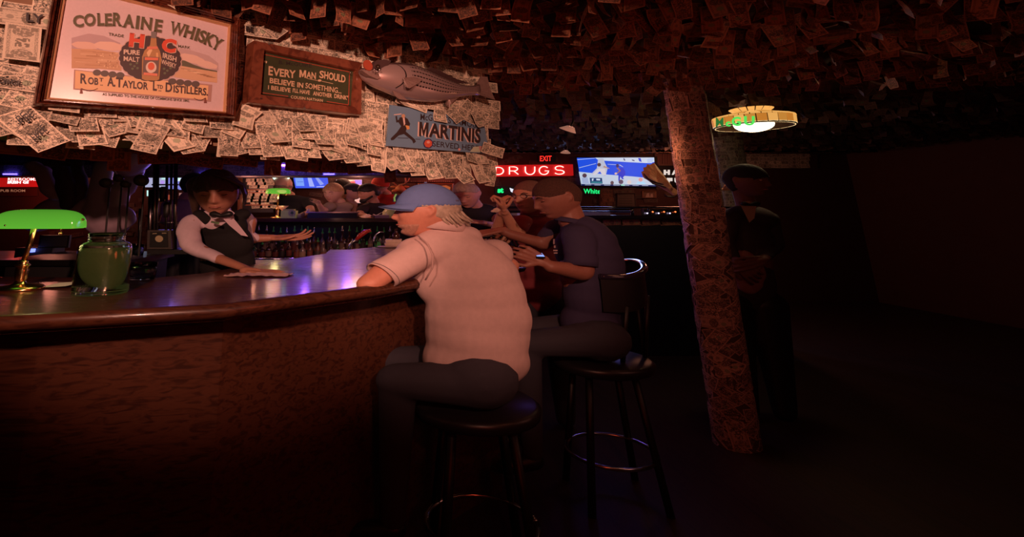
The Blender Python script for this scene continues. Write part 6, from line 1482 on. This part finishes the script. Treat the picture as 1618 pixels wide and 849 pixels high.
b = MB(); b.tube([f.L((.0, .395, .19)), f.L((.10, .385, .17)), f.L((.16, .35, .17))], .010, 6); b.build('cap_strap', mat('cap_strap', (.10, .10, .20), .6), f.t, True)
tr_ = MB(); hp0 = C(750, 585, 1.60)
for s_, dy in ((-1, -.13), (1, .13)):
    legs_seated(tr_, hp0+Vector((0, dy, -.02)), hp0+Vector((-.30, dy+.05, -.02)), Vector((hp0.x-.32, hp0.y+dy+.10, .32)))
tr_.cap(hp0+Vector((0, -.1, 0)), .15, hp0+Vector((0, .1, 0)), .15); tr_.blob('trousers', cloth('dark_trousers', (.04, .035, .05)), f.t, .014, 4)
for dy in (-.13, .13):
    b = MB(); b.cap(Vector((hp0.x-.32, hp0.y+dy+.10, .28)), .05, Vector((hp0.x-.44, hp0.y+dy+.12, .245)), .045); b.build('shoe', BLK, f.t, True)
stool(750, 1.60, 'black bar stool under the man in the blue cap', toW(hp0).z-.105, cx=hp0.x)
# ------------------------------------------------------------------ 2 the man in the navy tee with a phone
f = Fig('person', 'man with cropped dark hair in a navy tee looking down at a lit phone', mat('skin_red_tan', (.33, .13, .09), .5, var=.12, nscale=60), P(930, 560, 2.02))
f.head(882, 312, 2.02, .315, 83, 20, 0).face(brow=(.05, .03, .03), shut=True); b = f.b
f.neck((905, 352, 2.02), .20, .23)
cap_px(b, (912, 375, 1.95), 24, (918, 428, 1.90), 20); cap_px(b, (918, 430, 1.90), 19, (872, 422, 1.84), 13.5); cap_px(b, (872, 422, 1.84), 13, (858, 414, 1.84), 9)
hand(b, C(860, 414, 1.84), Vector((-.8, .1, .55)), Vector((.5, -1, .2)), .235, (45, 50, 55, 60), thumb=-1)
cap_px(b, (880, 362, 2.20), 17, (858, 385, 2.22), 14); cap_px(b, (858, 385, 2.22), 13, (808, 371, 2.22), 10); cap_px(b, (808, 371, 2.22), 10, (790, 364, 2.22), 8)
hand(b, C(790, 364, 2.22), Vector((-1, .1, -.25)), Vector((0, -.3, 1)), .235, (30, 35, 40, 45))
ell_px(b, 930, 430, 2.02, 44, 50, 40); f.done()
sh = MB(); ell_px(sh, 918, 362, 2.02, 32, 20, 36, 20); ell_px(sh, 933, 388, 2.02, 40, 32, 42, 18); ell_px(sh, 938, 425, 2.02, 45, 42, 46, 6); ell_px(sh, 938, 470, 2.02, 46, 44, 46); ell_px(sh, 908, 395, 2.04, 30, 34, 36); ell_px(sh, 934, 510, 2.02, 46, 32, 46)
cap_px(sh, (912, 372, 1.95), 26, (918, 405, 1.90), 24.5); cap_px(sh, (880, 360, 2.20), 20, (866, 375, 2.22), 17)
NV = cloth('navy_tee', (.045, .034, .085)); ell_px(sh, 926, 376, 2.02, 37, 28, 40, 20); ell_px(sh, 936, 405, 2.02, 43, 38, 44, 10); ell_px(sh, 938, 448, 2.02, 46, 46, 46)
sh.blob('t_shirt', NV, f.t, .0085, 22, folds(.004, 22, 1))
def sleeve(a, c, r, m_, parent):
    a_, c_ = C(*a), C(*c); ax = (c_-a_).normalized(); x = ax.orthogonal().normalized(); y = ax.cross(x); V = []; nn = 36; s_ = MB()
    for q, k in ((0, 1), (.5, 1.02), (1, 1), (1, .92), (.4, .9)):
        for i in range(nn): V.append(a_.lerp(c_, q)+(x*math.cos(2*math.pi*i/nn)+y*math.sin(2*math.pi*i/nn))*r*k*PX(a[2]))
    s_.add(V, [(j*nn+i, j*nn+(i+1) % nn, (j+1)*nn+(i+1) % nn, (j+1)*nn+i) for j in range(4) for i in range(nn)]); return s_.build('sleeve_hem', m_, parent, True)
sleeve((918, 404, 1.90), (918, 421, 1.89), 24.5, NV, f.t)
collar(f, 901, 350, 2.02, 23, 22, 16, NV, .016, 'neck_band', .004)
f.shell('hair', mat('cropped_black_hair', (.085, .036, .026), 1.0, var=.6, nscale=160), mask_short(.33, -.16, -.52), 1.015, .90, .004)
b = MB(); wl_ = C(877, 392, 1.99)
for (x0, y0, x1b, y1b) in ((874, 378, 876.5, 386), (875, 388, 878, 392), (874, 395, 881, 397), (875, 399, 881, 401)):
    b = MB(); p4 = [C(x0, y1b, 1.905), C(x1b, y1b, 1.90), C(x1b, y0, 1.90), C(x0, y0, 1.905)]; b.add(p4, [(0, 1, 2, 3)]); b.build('chest_print', pt('shirt_print', (.40, .25, .25)), f.t)
ph = thing('mobile_phone', 'dark mobile phone with a lit blue screen in the navy shirted man hand', 'phone', C(852, 405, 1.83))
q = [C(843, 399, 1.90), C(857, 400, 1.88), C(861.5, 406, 1.80), C(848, 405.5, 1.82)]; dn = (q[1]-q[0]).cross(q[3]-q[0]).normalized()
if dn.z < 0: dn = -dn
b = MB(); b.hexa([p-dn*.012 for p in q], [p-dn*.001 for p in q]); b.build('phone_body', BLK, ph)
b = MB(); cc_ = sum(q, Vector())/4; b.add([cc_+(p-cc_)*.92 for p in q], [(0, 1, 2, 3)]); b.build('screen', glow('phone_blue', (.25, .40, 1.0), 1.2), ph)
tr_ = MB(); hp0 = C(934, 528, 2.02)
for dy in (-.13, .13): legs_seated(tr_, hp0+Vector((0, dy, 0)), hp0+Vector((-.36, dy, -.02)), Vector((hp0.x-.36, hp0.y+dy, .34)))
tr_.cap(hp0+Vector((0, -.1, 0)), .15, hp0+Vector((0, .1, 0)), .15); tr_.blob('trousers', cloth('dark_trousers', (.04, .035, .05)), f.t, .014, 4)
for dy in (-.13, .13):
    b = MB(); b.cap(Vector((hp0.x-.36, hp0.y+dy, .30)), .05, Vector((hp0.x-.48, hp0.y+dy, .265)), .045); b.build('shoe', BLK, f.t, True)
t, c, zz = stool(960, 2.02, 'black bar stool with a glossy curved back rim behind the navy shirted man', toW(hp0).z-.105, cx=hp0.x+.04)
rc = C(978, 424, 2.05); V = []
b = MB(); pts = [C(1*x, y, Y) for x, y, Y in ((948, 437, 1.90), (985, 438, 1.90), (1008, 433, 1.94), (1018, 424, 2.02), (1012, 415, 2.14), (998, 412.5, 2.26), (985, 413, 2.34))]
q_ = [pts[0]]+pts+[pts[-1]]; pts = [.5*((2*q_[i])+(q_[i+1]-q_[i-1])*t+(2*q_[i-1]-5*q_[i]+4*q_[i+1]-q_[i+2])*t*t+(3*q_[i]-q_[i-1]-3*q_[i+1]+q_[i+2])*t**3) for i in range(1, len(q_)-2) for t in (0, .25, .5, .75)]+[pts[-1]]
b.tube(pts, .020, 10); b.build('back_rim', mat('gloss_black', (.03, .02, .04), .08, coat=1.0), t, True)
b = MB(); n = len(pts); b.add(pts+[p-Vector((0, 0, .24)) for p in pts], [(i, i+1, i+1+n, i+n) for i in range(n-1)]); b.build('back_panel', mat('black_leather', (.02, .015, .018), .35), t, True)
for i in (4, 12, 20): b = MB(); b.tube([pts[i]-Vector((0, 0, .2)), Vector((c.x+(pts[i].x-c.x)*.8, c.y+(pts[i].y-c.y)*.5, zz-.04))], .012, 6); b.build('back_support', BLK, t, True)
lamp('POINT', (1.72, 2.75, CAMZ-.12), (.22, .18, 1.0), .5, .05, name='stool_rim_fill')  # added blue light for the stool rim, no strip stands here
# ------------------------------------------------------------------ 3 maroon man with glasses and clasped hands
f = Fig('person', 'man with glasses in a maroon polo holding a paper wrap at his face', mat('skin_warm', (.60, .28, .18), .5, var=.12, nscale=60), P(850, 500, 2.6))
f.head(839, 311, 2.55, .325, 52, 4, 0).face(brow=(.10, .06, .05)); b = f.b; f.neck((850, 345, 2.6), .22, .26)
cap_px(b, (826, 352, 2.50), 14, (816, 370, 2.45), 12); cap_px(b, (816, 370, 2.45), 11, (796.5, 334, 2.40), 7)
cap_px(b, (800, 362, 2.62), 12, (784, 366, 2.55), 11); cap_px(b, (784, 366, 2.50), 9.5, (792, 335, 2.42), 6.5)
hand(b, C(796.5, 333, 2.39), Vector((-.12, .0, 1)), Vector((.95, -.25, .1)), .225, (82, 84, 86, 88), thumb=-1, spread=1)
hand(b, C(792, 334, 2.41), Vector((.02, .0, 1)), Vector((-.95, -.25, .1)), .225, (82, 84, 86, 88), spread=1)
ell_px(b, 852, 395, 2.62, 34, 40, 34); f.done()
sh = MB(); ell_px(sh, 852, 352, 2.6, 34, 17, 30); ell_px(sh, 850, 378, 2.6, 38, 28, 34); ell_px(sh, 850, 420, 2.6, 40, 44, 36); cap_px(sh, (826, 350, 2.50), 16, (820, 362, 2.47), 14.5); cap_px(sh, (815, 350, 2.64), 15, (800, 360, 2.62), 13); ell_px(sh, 850, 455, 2.6, 38, 34, 36)
MR = cloth('maroon_polo', (.26, .035, .045)); sh.blob('polo_shirt', MR, f.t, .011, 14, folds(.003, 28, 2)); collar(f, 847, 337, 2.58, 19, 18, -5, MR, .045)
b = MB(); b.add([C(834, 354, 2.33), C(837, 353, 2.33), C(838, 354.5, 2.33), C(835, 356, 2.33)], [(0, 1, 2, 3)]); b.build('shirt_badge', pt('badge_pale', (.55, .4, .4)), f.t)
f.shell('hair', mat('grey_short_hair', (.20, .10, .08), 1.0, var=.5, nscale=150), mask_short(.50, -.10, -.48), 1.02, .90, .004)
def spectacles(f, m_):
    b = MB()
    for k in (-1, 1):
        b.tube([f.L((k*.13+.085*math.cos(2*math.pi*i/18), -.405, .03+.06*math.sin(2*math.pi*i/18))) for i in range(19)], .007*f.h*1.4, 5)
        b.tube([f.L((k*.215, -.40, .05)), f.L((k*.34, -.15, .05)), f.L((k*.35, .04, .04))], .008*f.h, 5)
    b.tube([f.L((-.045, -.415, .045)), f.L((0, -.43, .055)), f.L((.045, -.415, .045))], .008*f.h, 5)
    return b.build('spectacles', m_, f.t, True)
spectacles(f, STEEL)
tr_ = MB(); hp0 = C(850, 478, 2.6)
for dx in (-.12, .12): tr_.cap(hp0+Vector((dx, 0, 0)), .12, Vector((hp0.x+dx, hp0.y, .06)), .06)
tr_.blob('trousers', cloth('dark_trousers', (.04, .035, .05)), f.t, .016, 3)
cp_ = MB(); cap_px(cp_, (779, 334, 2.40), 3.5, (793, 329, 2.40), 6.5); cap_px(cp_, (785, 334, 2.40), 4, (794, 322, 2.41), 5); o = cp_.blob('paper_wrap', mat('napkin_cream', (.78, .58, .46), .8), None, .006, 1, lambda A: .004*np.sin(A[:, 0]*160)*np.sin(A[:, 2]*140)); tag(o, 'white paper wrap gripped in the maroon shirted man hands', 'paper')
# ------------------------------------------------------------------ 4 grey haired man in the black shirt
f = Fig('person', 'grey haired man in a black shirt looking down behind the far bar corner', mat('skin_pinkish', (.74, .36, .27), .5, var=.1, nscale=60), P(745, 500, 3.45))
f.head(738, 307, 3.32, .335, 28, 26, -6).face(brow=(.45, .32, .26), shut=True); b = f.b; f.neck((752, 330, 3.4), .21, .24)
cap_px(b, (782, 335, 3.40), 9, (788, 358, 3.30), 8); cap_px(b, (788, 358, 3.30), 7.5, (762, 352, 3.12), 5.5); hand(b, C(762, 352, 3.12), Vector((-1, -.1, .22)), Vector((0, -.35, 1)), .235, (12, 16, 22, 28))
cap_px(b, (718, 337, 3.42), 9, (712, 362, 3.30), 7.5); cap_px(b, (712, 362, 3.30), 7, (728, 372, 3.10), 5.5); hand(b, C(728, 372, 3.10), Vector((1, -.1, -.1)), Vector((0, -.3, 1)), .235)
ell_px(b, 750, 370, 3.45, 26, 36, 20); f.done()
sh = MB(); ell_px(sh, 750, 337, 3.42, 38, 16, 24); ell_px(sh, 750, 362, 3.44, 34, 34, 26); ell_px(sh, 750, 400, 3.44, 34, 40, 26); cap_px(sh, (780, 335, 3.40), 11, (786, 347, 3.36), 10); cap_px(sh, (720, 335, 3.42), 11, (716, 350, 3.36), 10)
BK_ = cloth('black_tee', (.018, .012, .016)); sh.blob('t_shirt', BK_, f.t, .013, 4, folds(.003, 24, 4)); f.shell('hair', hairm('silver_hair', (.52, .38, .32)), mask_short(.50, .02, -.45), 1.06, .87, .012)
tr_ = MB(); hp0 = C(750, 430, 3.44)
for dx in (-.12, .12): tr_.cap(hp0+Vector((dx, 0, 0)), .12, Vector((hp0.x+dx, hp0.y, .06)), .06)
tr_.blob('trousers', cloth('dark_trousers', (.04, .035, .05)), f.t, .018, 3)
# things on the corner of the bar
wc = onbar(771, 402); 
gl1 = thing('drinking_glass', 'grey tumbler by the grey haired man hand just above the pink shirt', 'glass', Vector((P(737, 360, 2.95).x, 2.95/KY, bz)))
b = MB(); c = gl1.location.copy(); c = Vector((P(737, 360, 2.95).x, 2.95/KY, bz)); b.lathe(c, [(.0001, 0), (.030, 0), (.032, .03), (.034, .25), (.038, .28), (.034, .28), (.0001, .05)], 20); b.build('bowl', mat('smoky_glass', (.20, .13, .12), .12, coat=.6), gl1, True)
cd_ = thing('wire_caddy', 'black wire caddy filled with wrapped cutlery beside the pink polo back', 'caddy', wc)
for k in range(7):
    b = MB(); y_ = k/6; a = wc+Vector((-.10+.03*k, .02*k, 0)); b.tube([a, a+Vector((-.03, 0, .14)), a+Vector((.14, .02, .17)), a+Vector((.20, .02, .0))], .007, 6); b.build('wire', BLK, cd_, True)
for k in range(9):
    b = MB(); a = wc+Vector((random.uniform(-.06, .12), random.uniform(0, .12), .02)); b.tube([a, a+Vector((random.uniform(.06, .16), random.uniform(-.05, .05), random.uniform(.10, .22)))], [.010, .013], 6); b.build('wrapped_cutlery', mat('rust_wrap' if k % 2 else 'tan_wrap', (.30, .09, .05) if k % 2 else (.55, .30, .18), .5), cd_, True)
tag(crumple('crumpled_wrapper', 'pale crumpled wrapper on the bar beyond the wire caddy', onbar(768, 391), .05, .06, .22, mat('pale_wrapper', (.62, .42, .30), .7), 'wrapper', 7))
bk = thing('food_basket', 'dark woven food basket on the bar in front of the clasped hands', 'basket', onbar(800, 402)); c = onbar(800, 402)
b = MB(); b.lathe(c, [(.0001, .0), (.09, .0), (.13, .06), (.135, .065), (.125, .06), (.085, .012), (.0001, .012)], 26); b.build('basket_bowl', mat('dark_wicker', (.05, .02, .015), .6, bump=.8, nscale=90), bk, True)
for k in range(8):
    b = MB(); a = c+Vector((random.uniform(-.07, .07), random.uniform(-.07, .07), .02)); b.cap(a, .012, a+Vector((random.uniform(-.05, .05), random.uniform(-.05, .05), .05)), .010); b.build('fried_piece', mat('fried_brown', (.40, .16, .06), .6), bk, True)
# ------------------------------------------------------------------ 5 bartender
f = Fig('person', 'bartender with dark side swept hair in a black vest and white shirt wiping the bar', mat('skin_bar', (.46, .20, .13), .5, var=.1, nscale=60), P(350, 600, 2.1))
f.head(343, 304, 2.02, .345, -10, 14, -4).face(brow=(.05, .03, .02), shut=True); b = f.b; f.neck((347, 345, 2.08), .17, .20)
path_px(b, [(303, 352, 2.05, 15), (300, 388, 1.96, 14), (345, 409, 1.88, 10.5), (384, 423, 1.80, 7.5), (396, 428, 1.76, 7)])
hand(b, C(396, 429, 1.76), Vector((1, -.12, -.12)), Vector((0, -.1, 1)), .25, (8, 10, 12, 16), spread=8)
path_px(b, [(392, 350, 2.20, 14), (386, 380, 2.22, 13), (404, 377, 2.24, 10), (432, 376, 2.26, 7.5)])
hand(b, C(432, 376, 2.26), Vector((1, .05, .02)), Vector((.05, .3, -1)), .245, (14, 18, 22, 26), spread=10, thumb=-1)
ell_px(b, 352, 400, 2.12, 34, 46, 26); f.done()
sh = MB(); WS = cloth('white_shirt', (.72, .55, .62))
path_px(sh, [(305, 350, 2.06, 17), (297, 368, 2.00, 18), (303, 388, 1.96, 18), (322, 399, 1.92, 15), (345, 409, 1.885, 12.5)])
path_px(sh, [(388, 345, 2.18, 15), (388, 372, 2.22, 14), (400, 376, 2.235, 12)])
ell_px(sh, 348, 352, 2.08, 34, 16, 22); cap_px(sh, (347, 350, 2.08), 16, (347, 338, 2.06), 15)
sh.blob('white_shirt', WS, f.t, .0085, 7, folds(.008, 34, 3))
vs = MB(); ell_px(vs, 352, 358, 2.09, 40, 22, 25); ell_px(vs, 357, 385, 2.10, 43, 32, 29); ell_px(vs, 360, 415, 2.12, 42, 40, 29); ell_px(vs, 360, 460, 2.12, 44, 44, 30); cap_px(vs, (316, 340, 2.07), 13, (334, 350, 2.06), 14); cap_px(vs, (384, 338, 2.10), 13, (366, 350, 2.08), 14)
VB = cloth('black_vest', (.007, .005, .006)); vs.blob('vest', VB, f.t, .0095, 4, folds(.002, 22, 7))
# open front of the vest: shirt placket, collar points, bow tie, name badge
def patch(name, pts, m_, parent, Y, ridge=0):
    b = MB(); V = [C(x, y, Y+(dy if False else 0)) for x, y in pts]; n = len(V); V2 = [v+Vector((0, .012, 0)) for v in V]
    b.add(V+V2, [list(range(n))[::-1], list(range(n, 2*n))]+[(i, (i+1) % n, (i+1) % n+n, i+n) for i in range(n)]); return b.build(name, m_, parent)
b = MB()
def sheet(name, quads, m_, parent):
    b = MB()
    for q in quads: b.add([C(*v) for v in q], [tuple(range(len(q)))])
    return b.build(name, m_, parent, True)
sheet('shirt_front', [[(345, 338, 1.975), (362, 337, 1.98), (377, 355, 1.99), (392, 374, 2.01), (381, 372, 1.98), (362, 356, 1.955)]], WS, f.t)
sheet('collar_point', [[(330, 333, 1.975), (347, 344, 1.945), (338, 347, 1.955), (322, 334, 1.99)]], WS, f.t); sheet('collar_point', [[(362, 330, 1.975), (371, 337, 1.985), (365, 346, 1.96), (352, 343, 1.945)]], WS, f.t)
b = MB(); b.cap(C(349, 341, 1.935), .012, C(338, 338.5, 1.94), .024, 8); b.cap(C(349, 341, 1.935), .012, C(361, 338.5, 1.94), .024, 8); b.build('bow_tie', BLK, f.t, True)
b = MB(); b.hexa([C(333, 352, 1.945), C(346, 355, 1.935), C(346, 355, 1.955), C(333, 352, 1.965)], [C(334, 349, 1.945), C(347, 351.5, 1.935), C(347, 351.5, 1.955), C(334, 349, 1.965)]); b.build('name_badge', mat('silver_badge', (.5, .45, .4), .25, .8), f.t)
HB = hairm('dark_brown_hair', (.06, .028, .018)); f.shell('hair', HB, mask_short(.27, -.25, -.75), 1.09, .86, .02, strands=60)
b = MB(); random.seed(9)
for i in range(26):
    a = Vector((.02+.02*random.random(), -.36, .43)); k = i/25
    b.tube([f.L(a+Vector((0, .05*k, .02))), f.L((.20+.06*k, -.36+.2*k, .36)), f.L((.36+.05*random.random(), -.20+.2*k, .16)), f.L((.40+.04*random.random(), -.12+.2*k, -.08)), f.L((.37+.05*random.random(), -.08+.15*k, -.24-.1*random.random()))], [.010*f.h, .02*f.h, .022*f.h, .016*f.h, .004], 6)
b.build('swept_fringe', HB, f.t, True)
b = MB(); b.cap(f.L((-.30, .25, .15)), .20*f.h, f.L((-.36, .22, -.25)), .10*f.h); b.cap(f.L((-.36, .22, -.25)), .10*f.h, f.L((-.38, .2, -.5)), .05*f.h); b.blob('gathered_hair', HB, f.t, .008, 2)
tr_ = MB()
for dx in (-.13, .13): tr_.cap(C(360, 480, 2.12)+Vector((dx, 0, 0)), .14, Vector((C(360, 480, 2.12).x+dx, 2.12/KY, .06)), .07)
tr_.blob('trousers', BLK, f.t, .018, 3)
# ------------------------------------------------------------------ 6 dark figure at the right
f = Fig('person', 'black haired person in dark vest and bow tie seen in shadow right of the column', mat('skin_shaded', (.16, .07, .05), .6), P(1180, 600, 2.62))  # skin colour darkened for the shadow the figure stands in
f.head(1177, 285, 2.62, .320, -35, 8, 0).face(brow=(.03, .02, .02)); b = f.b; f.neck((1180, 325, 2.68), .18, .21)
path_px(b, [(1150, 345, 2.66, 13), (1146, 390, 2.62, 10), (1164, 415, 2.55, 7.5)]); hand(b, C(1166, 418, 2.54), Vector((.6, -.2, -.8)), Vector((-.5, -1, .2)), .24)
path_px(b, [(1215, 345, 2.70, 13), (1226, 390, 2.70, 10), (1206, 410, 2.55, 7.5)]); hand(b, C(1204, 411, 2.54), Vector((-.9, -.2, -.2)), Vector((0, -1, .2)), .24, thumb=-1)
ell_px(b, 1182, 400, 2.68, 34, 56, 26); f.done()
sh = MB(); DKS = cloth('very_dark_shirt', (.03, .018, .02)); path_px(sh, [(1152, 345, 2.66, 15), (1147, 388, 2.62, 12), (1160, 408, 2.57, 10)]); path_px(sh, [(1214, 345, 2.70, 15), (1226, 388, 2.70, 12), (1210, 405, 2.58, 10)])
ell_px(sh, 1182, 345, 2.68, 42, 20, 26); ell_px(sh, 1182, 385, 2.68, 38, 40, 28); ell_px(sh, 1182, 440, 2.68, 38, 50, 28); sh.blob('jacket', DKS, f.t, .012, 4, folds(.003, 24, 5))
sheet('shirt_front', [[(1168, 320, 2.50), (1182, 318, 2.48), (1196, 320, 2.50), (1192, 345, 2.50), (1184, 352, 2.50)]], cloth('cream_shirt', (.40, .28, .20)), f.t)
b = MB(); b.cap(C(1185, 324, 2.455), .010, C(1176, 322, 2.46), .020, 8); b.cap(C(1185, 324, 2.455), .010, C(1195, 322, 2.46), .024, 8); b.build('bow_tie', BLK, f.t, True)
f.shell('hair', mat('matte_black_hair', (.012, .008, .008), .9, var=.5, nscale=120), mask_short(.26, -.38, -.9), 1.07, .90, .008)  # black hair, matte
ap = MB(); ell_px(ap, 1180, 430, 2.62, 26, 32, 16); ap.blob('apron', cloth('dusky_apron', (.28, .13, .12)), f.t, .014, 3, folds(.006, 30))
tr_ = MB(); hp0 = C(1182, 480, 2.68)
for dx in (-.12, .12): tr_.cap(hp0+Vector((dx, 0, 0)), .13, Vector((hp0.x+dx, hp0.y, .06)), .07)
tr_.blob('trousers', BLK, f.t, .018, 3)
# ------------------------------------------------------------------ 7 patrons across the far counter
def patron(label, hx, hy, Y, h, yaw, pitch, skin, hair, hmask, shirt, sx, sy, sw, arm=None, hat=None, hk=1.07, roll=0, brow=(.1, .06, .05)):
    f = Fig('person', label, skin, Vector((P(sx, 340, Y).x, Y/KY, 0)), far=True); f.head(hx, hy, Y, h, yaw, pitch, roll)
    if abs(yaw) < 110: f.face(brow=brow, shut=pitch > 8)
    f.neck((sx, sy-2, Y+.03), .18, .2); b = f.b; k = 1/PX(Y)
    ell_px(b, sx, sy+22, Y+.03, sw*.7, 22, sw*.45)
    if arm:
        for (ax, ay, AY, ex_, ey, EY, wx, wy, WY) in arm:
            cap_px(b, (ax, ay, AY), .065*k, (ex_, ey, EY), .055*k); cap_px(b, (ex_, ey, EY), .052*k, (wx, wy, WY), .038*k)
            hand(b, C(wx, wy, WY), C(wx, wy, WY)-C(ex_, ey, EY), Vector((0, -.4, 1)), .22, (30, 35, 40, 45))
    f.done()
    sh = MB(); ell_px(sh, sx, sy+6, Y+.03, sw*.95, 8, sw*.55); ell_px(sh, sx, sy+20, Y+.03, sw*.82, 18, sw*.6); ell_px(sh, sx, sy+48, Y+.03, sw*.8, 32, sw*.6)
    if arm:
        for (ax, ay, AY, ex_, ey, EY, wx, wy, WY) in arm: cap_px(sh, (ax, ay, AY), .085*k, ((ax+ex_)/2, (ay+ey)/2, (AY+EY)/2), .078*k)
    sh.blob('shirt', shirt, f.t, .016, 3, folds(.003, 22, hx))
    if hair: f.shell('hair', hair, hmask, hk, .87, .012, strands=20)
    tr_ = MB(); q = C(sx, sy+62, Y+.03)
    for dx in (-.11, .11): tr_.cap(q+Vector((dx, 0, 0)), .12, Vector((q.x+dx, q.y, .06)), .07)
    tr_.blob('trousers', BLK, f.t, .022, 2); return f
patron('bald man in a dark shirt turned away under the mint hanging lamps', 446, 292, 5.05, .36, -140, 0, mat('skin_pinkish', (.74, .36, .27), .5), hairm('thin_grey', (.30, .18, .14)), lambda x, y, z: SM(-.5, -.4, z)*(1-SM(-.1, .0, z)), BK_, 458, 310, 31, [(485, 318, 5.05, 492, 334, 4.9, 476, 340, 4.72)], hk=1.01)
patron('fair haired woman in a grey top leaning on the far counter', 527, 305, 4.95, .36, 25, 12, SKINP, hairm('blonde_hair', (.60, .36, .20)), mask_short(.42, -.15, -.6), cloth('grey_tee', (.42, .30, .24)), 538, 321, 22, [(522, 326, 4.9, 510, 333, 4.8, 504, 323, 4.72)], hk=1.12)
patron('person with black hair gathered up in a grey hooded top behind the fair haired woman', 541, 297, 5.25, .34, 150, 0, SKIND, hairm('black_hair', (.015, .01, .01)), mask_short(.2, -.5, -.8), cloth('olive_grey', (.22, .18, .15)), 543, 312, 13, hk=1.16)
f = patron('person in a dark cap shown in profile before the pink screen', 556, 303, 5.1, .31, -70, 5, SKINP, hairm('black_hair', (.015, .01, .01)), mask_short(.4, -.2, -.5), cloth('pale_top', (.45, .30, .26)), 554, 318, 12)
ballcap(f, mat('dark_cap', (.03, .03, .045), .7), mat('dark_cap', (.03, .03, .045), .7), brim=.28)
f = patron('bearded man with black hair in a black shirt, head bowed left', 583, 305, 4.98, .345, 68, 16, SKIN, hairm('black_hair', (.015, .01, .01)), mask_short(.40, -.1, -.6), cloth('black_check', (.025, .015, .02)), 592, 322, 24, [(575, 330, 4.95, 568, 338, 4.85, 578, 341, 4.70)], hk=1.12)
b = MB(); b.ell(f.L((0, -.36, -.38)), (.20*f.h, .13*f.h, .14*f.h), f.R); b.cap(f.L((-.28, -.05, -.2)), .06*f.h, f.L((-.12, -.33, -.36)), .07*f.h); b.cap(f.L((.28, -.05, -.2)), .06*f.h, f.L((.12, -.33, -.36)), .07*f.h); b.blob('beard', hairm('black_hair', (.015, .01, .01)), f.t, .01, 2)
f = patron('older bearded person in a red cap and red jacket in front of the deer head', 601, 292, 5.2, .35, 10, 20, SKINP, hairm('white_hair', (.60, .42, .36)), mask_short(.35, -.2, -.6), cloth('red_jacket', (.48, .03, .02)), 611, 308, 20, roll=10)
ballcap(f, cloth('red_cap', (.50, .04, .02)), cloth('red_cap', (.50, .04, .02)), brim=.22); spectacles(f, BLK)
b = MB(); b.ell(f.L((0, -.36, -.36)), (.18*f.h, .10*f.h, .16*f.h), f.R); b.blob('beard', hairm('white_hair', (.60, .42, .36)), f.t, .01, 2)
patron('person in a loose grey shirt behind the tap pipes, head hidden by the bartender', 306, 292, 3.7, .32, -150, 0, SKIN, hairm('black_hair', (.015, .01, .01)), mask_short(.3, -.3, -.8), cloth('ash_shirt', (.42, .28, .25)), 291, 316, 32, [(268, 325, 3.7, 262, 350, 3.6, 280, 360, 3.5)], hk=1.1)
# ------------------------------------------------------------------ mannequin over the back bar
mq = thing('mannequin', 'life size mannequin bust with raised arm and bead necklace hung over the back bar', 'mannequin', C(165, 355, 2.15)); MQ = mat('mannequin_skin', (.36, .25, .31), .38, var=.06, nscale=8)
b = MB()
path_px(b, [(172, 352, 2.2, 34), (160, 335, 2.2, 28), (158, 310, 2.2, 19), (160, 285, 2.2, 16), (165, 262, 2.2, 16)])
ell_px(b, 165, 345, 2.2, 50, 18, 26, 6); ell_px(b, 186, 312, 2.18, 18, 26, 18); ell_px(b, 186, 345, 2.17, 28, 20, 18)
path_px(b, [(120, 340, 2.2, 17), (140, 322, 2.2, 15)]); path_px(b, [(52, 262, 2.2, 12), (68, 272, 2.2, 14), (80, 300, 2.18, 15), (88, 310, 2.18, 11)])
N, F = SPH; hc = C(206, 248, 2.1); Rm = Matrix.Rotation(R_(8), 3, 'Z')@Matrix.Rotation(R_(-14), 3, 'X'); b.add([hc+Rm@(Vector(v)*.37) for v in head_shape(N)], F); b.cap(hc+Vector((0, .06, -.10)), .065, C(192, 300, 2.2), .075)
b.blob('figure', MQ, mq, .010, 4)
b = MB(); path_px(b, [(60, 352, 2.3, 22), (78, 330, 2.3, 20), (100, 318, 2.3, 18)]); b.blob('draped_arm', MQ, mq, .012, 3)
b = MB(); b.tube([hc+Rm@(Vector(v)*.37) for v in ((-.09, -.405, -.262), (0, -.45, -.25), (.09, -.405, -.262))], [.003, .009, .003], 6); b.build('lips', mat('painted_lips', (.12, .04, .05), .3), mq, True)
dr = MB(); path_px(dr, [(96, 262, 2.15, 13), (102, 285, 2.15, 15), (106, 310, 2.15, 14), (104, 325, 2.15, 10)]); path_px(dr, [(122, 262, 2.2, 10), (126, 290, 2.2, 13), (124, 318, 2.2, 12)]); path_px(dr, [(75, 258, 2.1, 8), (100, 257, 2.1, 9), (125, 258, 2.1, 8)]); tag(dr.blob('dark_drapery', mat('dark_cloth', (.035, .015, .018), .8), None, .010, 4, folds(.006, 40)), 'dark cloth draped over the mannequin raised arm', 'drapery')
bn = thing('bead_necklace', 'string of small pale beads hanging beside the mannequin chin', 'necklace', C(180, 272, 1.98))
for i in range(16):
    u_ = i/15; b = MB(); b.ell(C(173+12*u_, 262+14*u_-2*math.sin(u_*3), 1.98), (.0045,)*3, None, 6, 4); b.build('bead', mat('bead_pale', (.6, .5, .5), .2), bn, True)
print('tris', sum(len(o.data.polygons) for o in bpy.data.objects if o.type == 'MESH'))
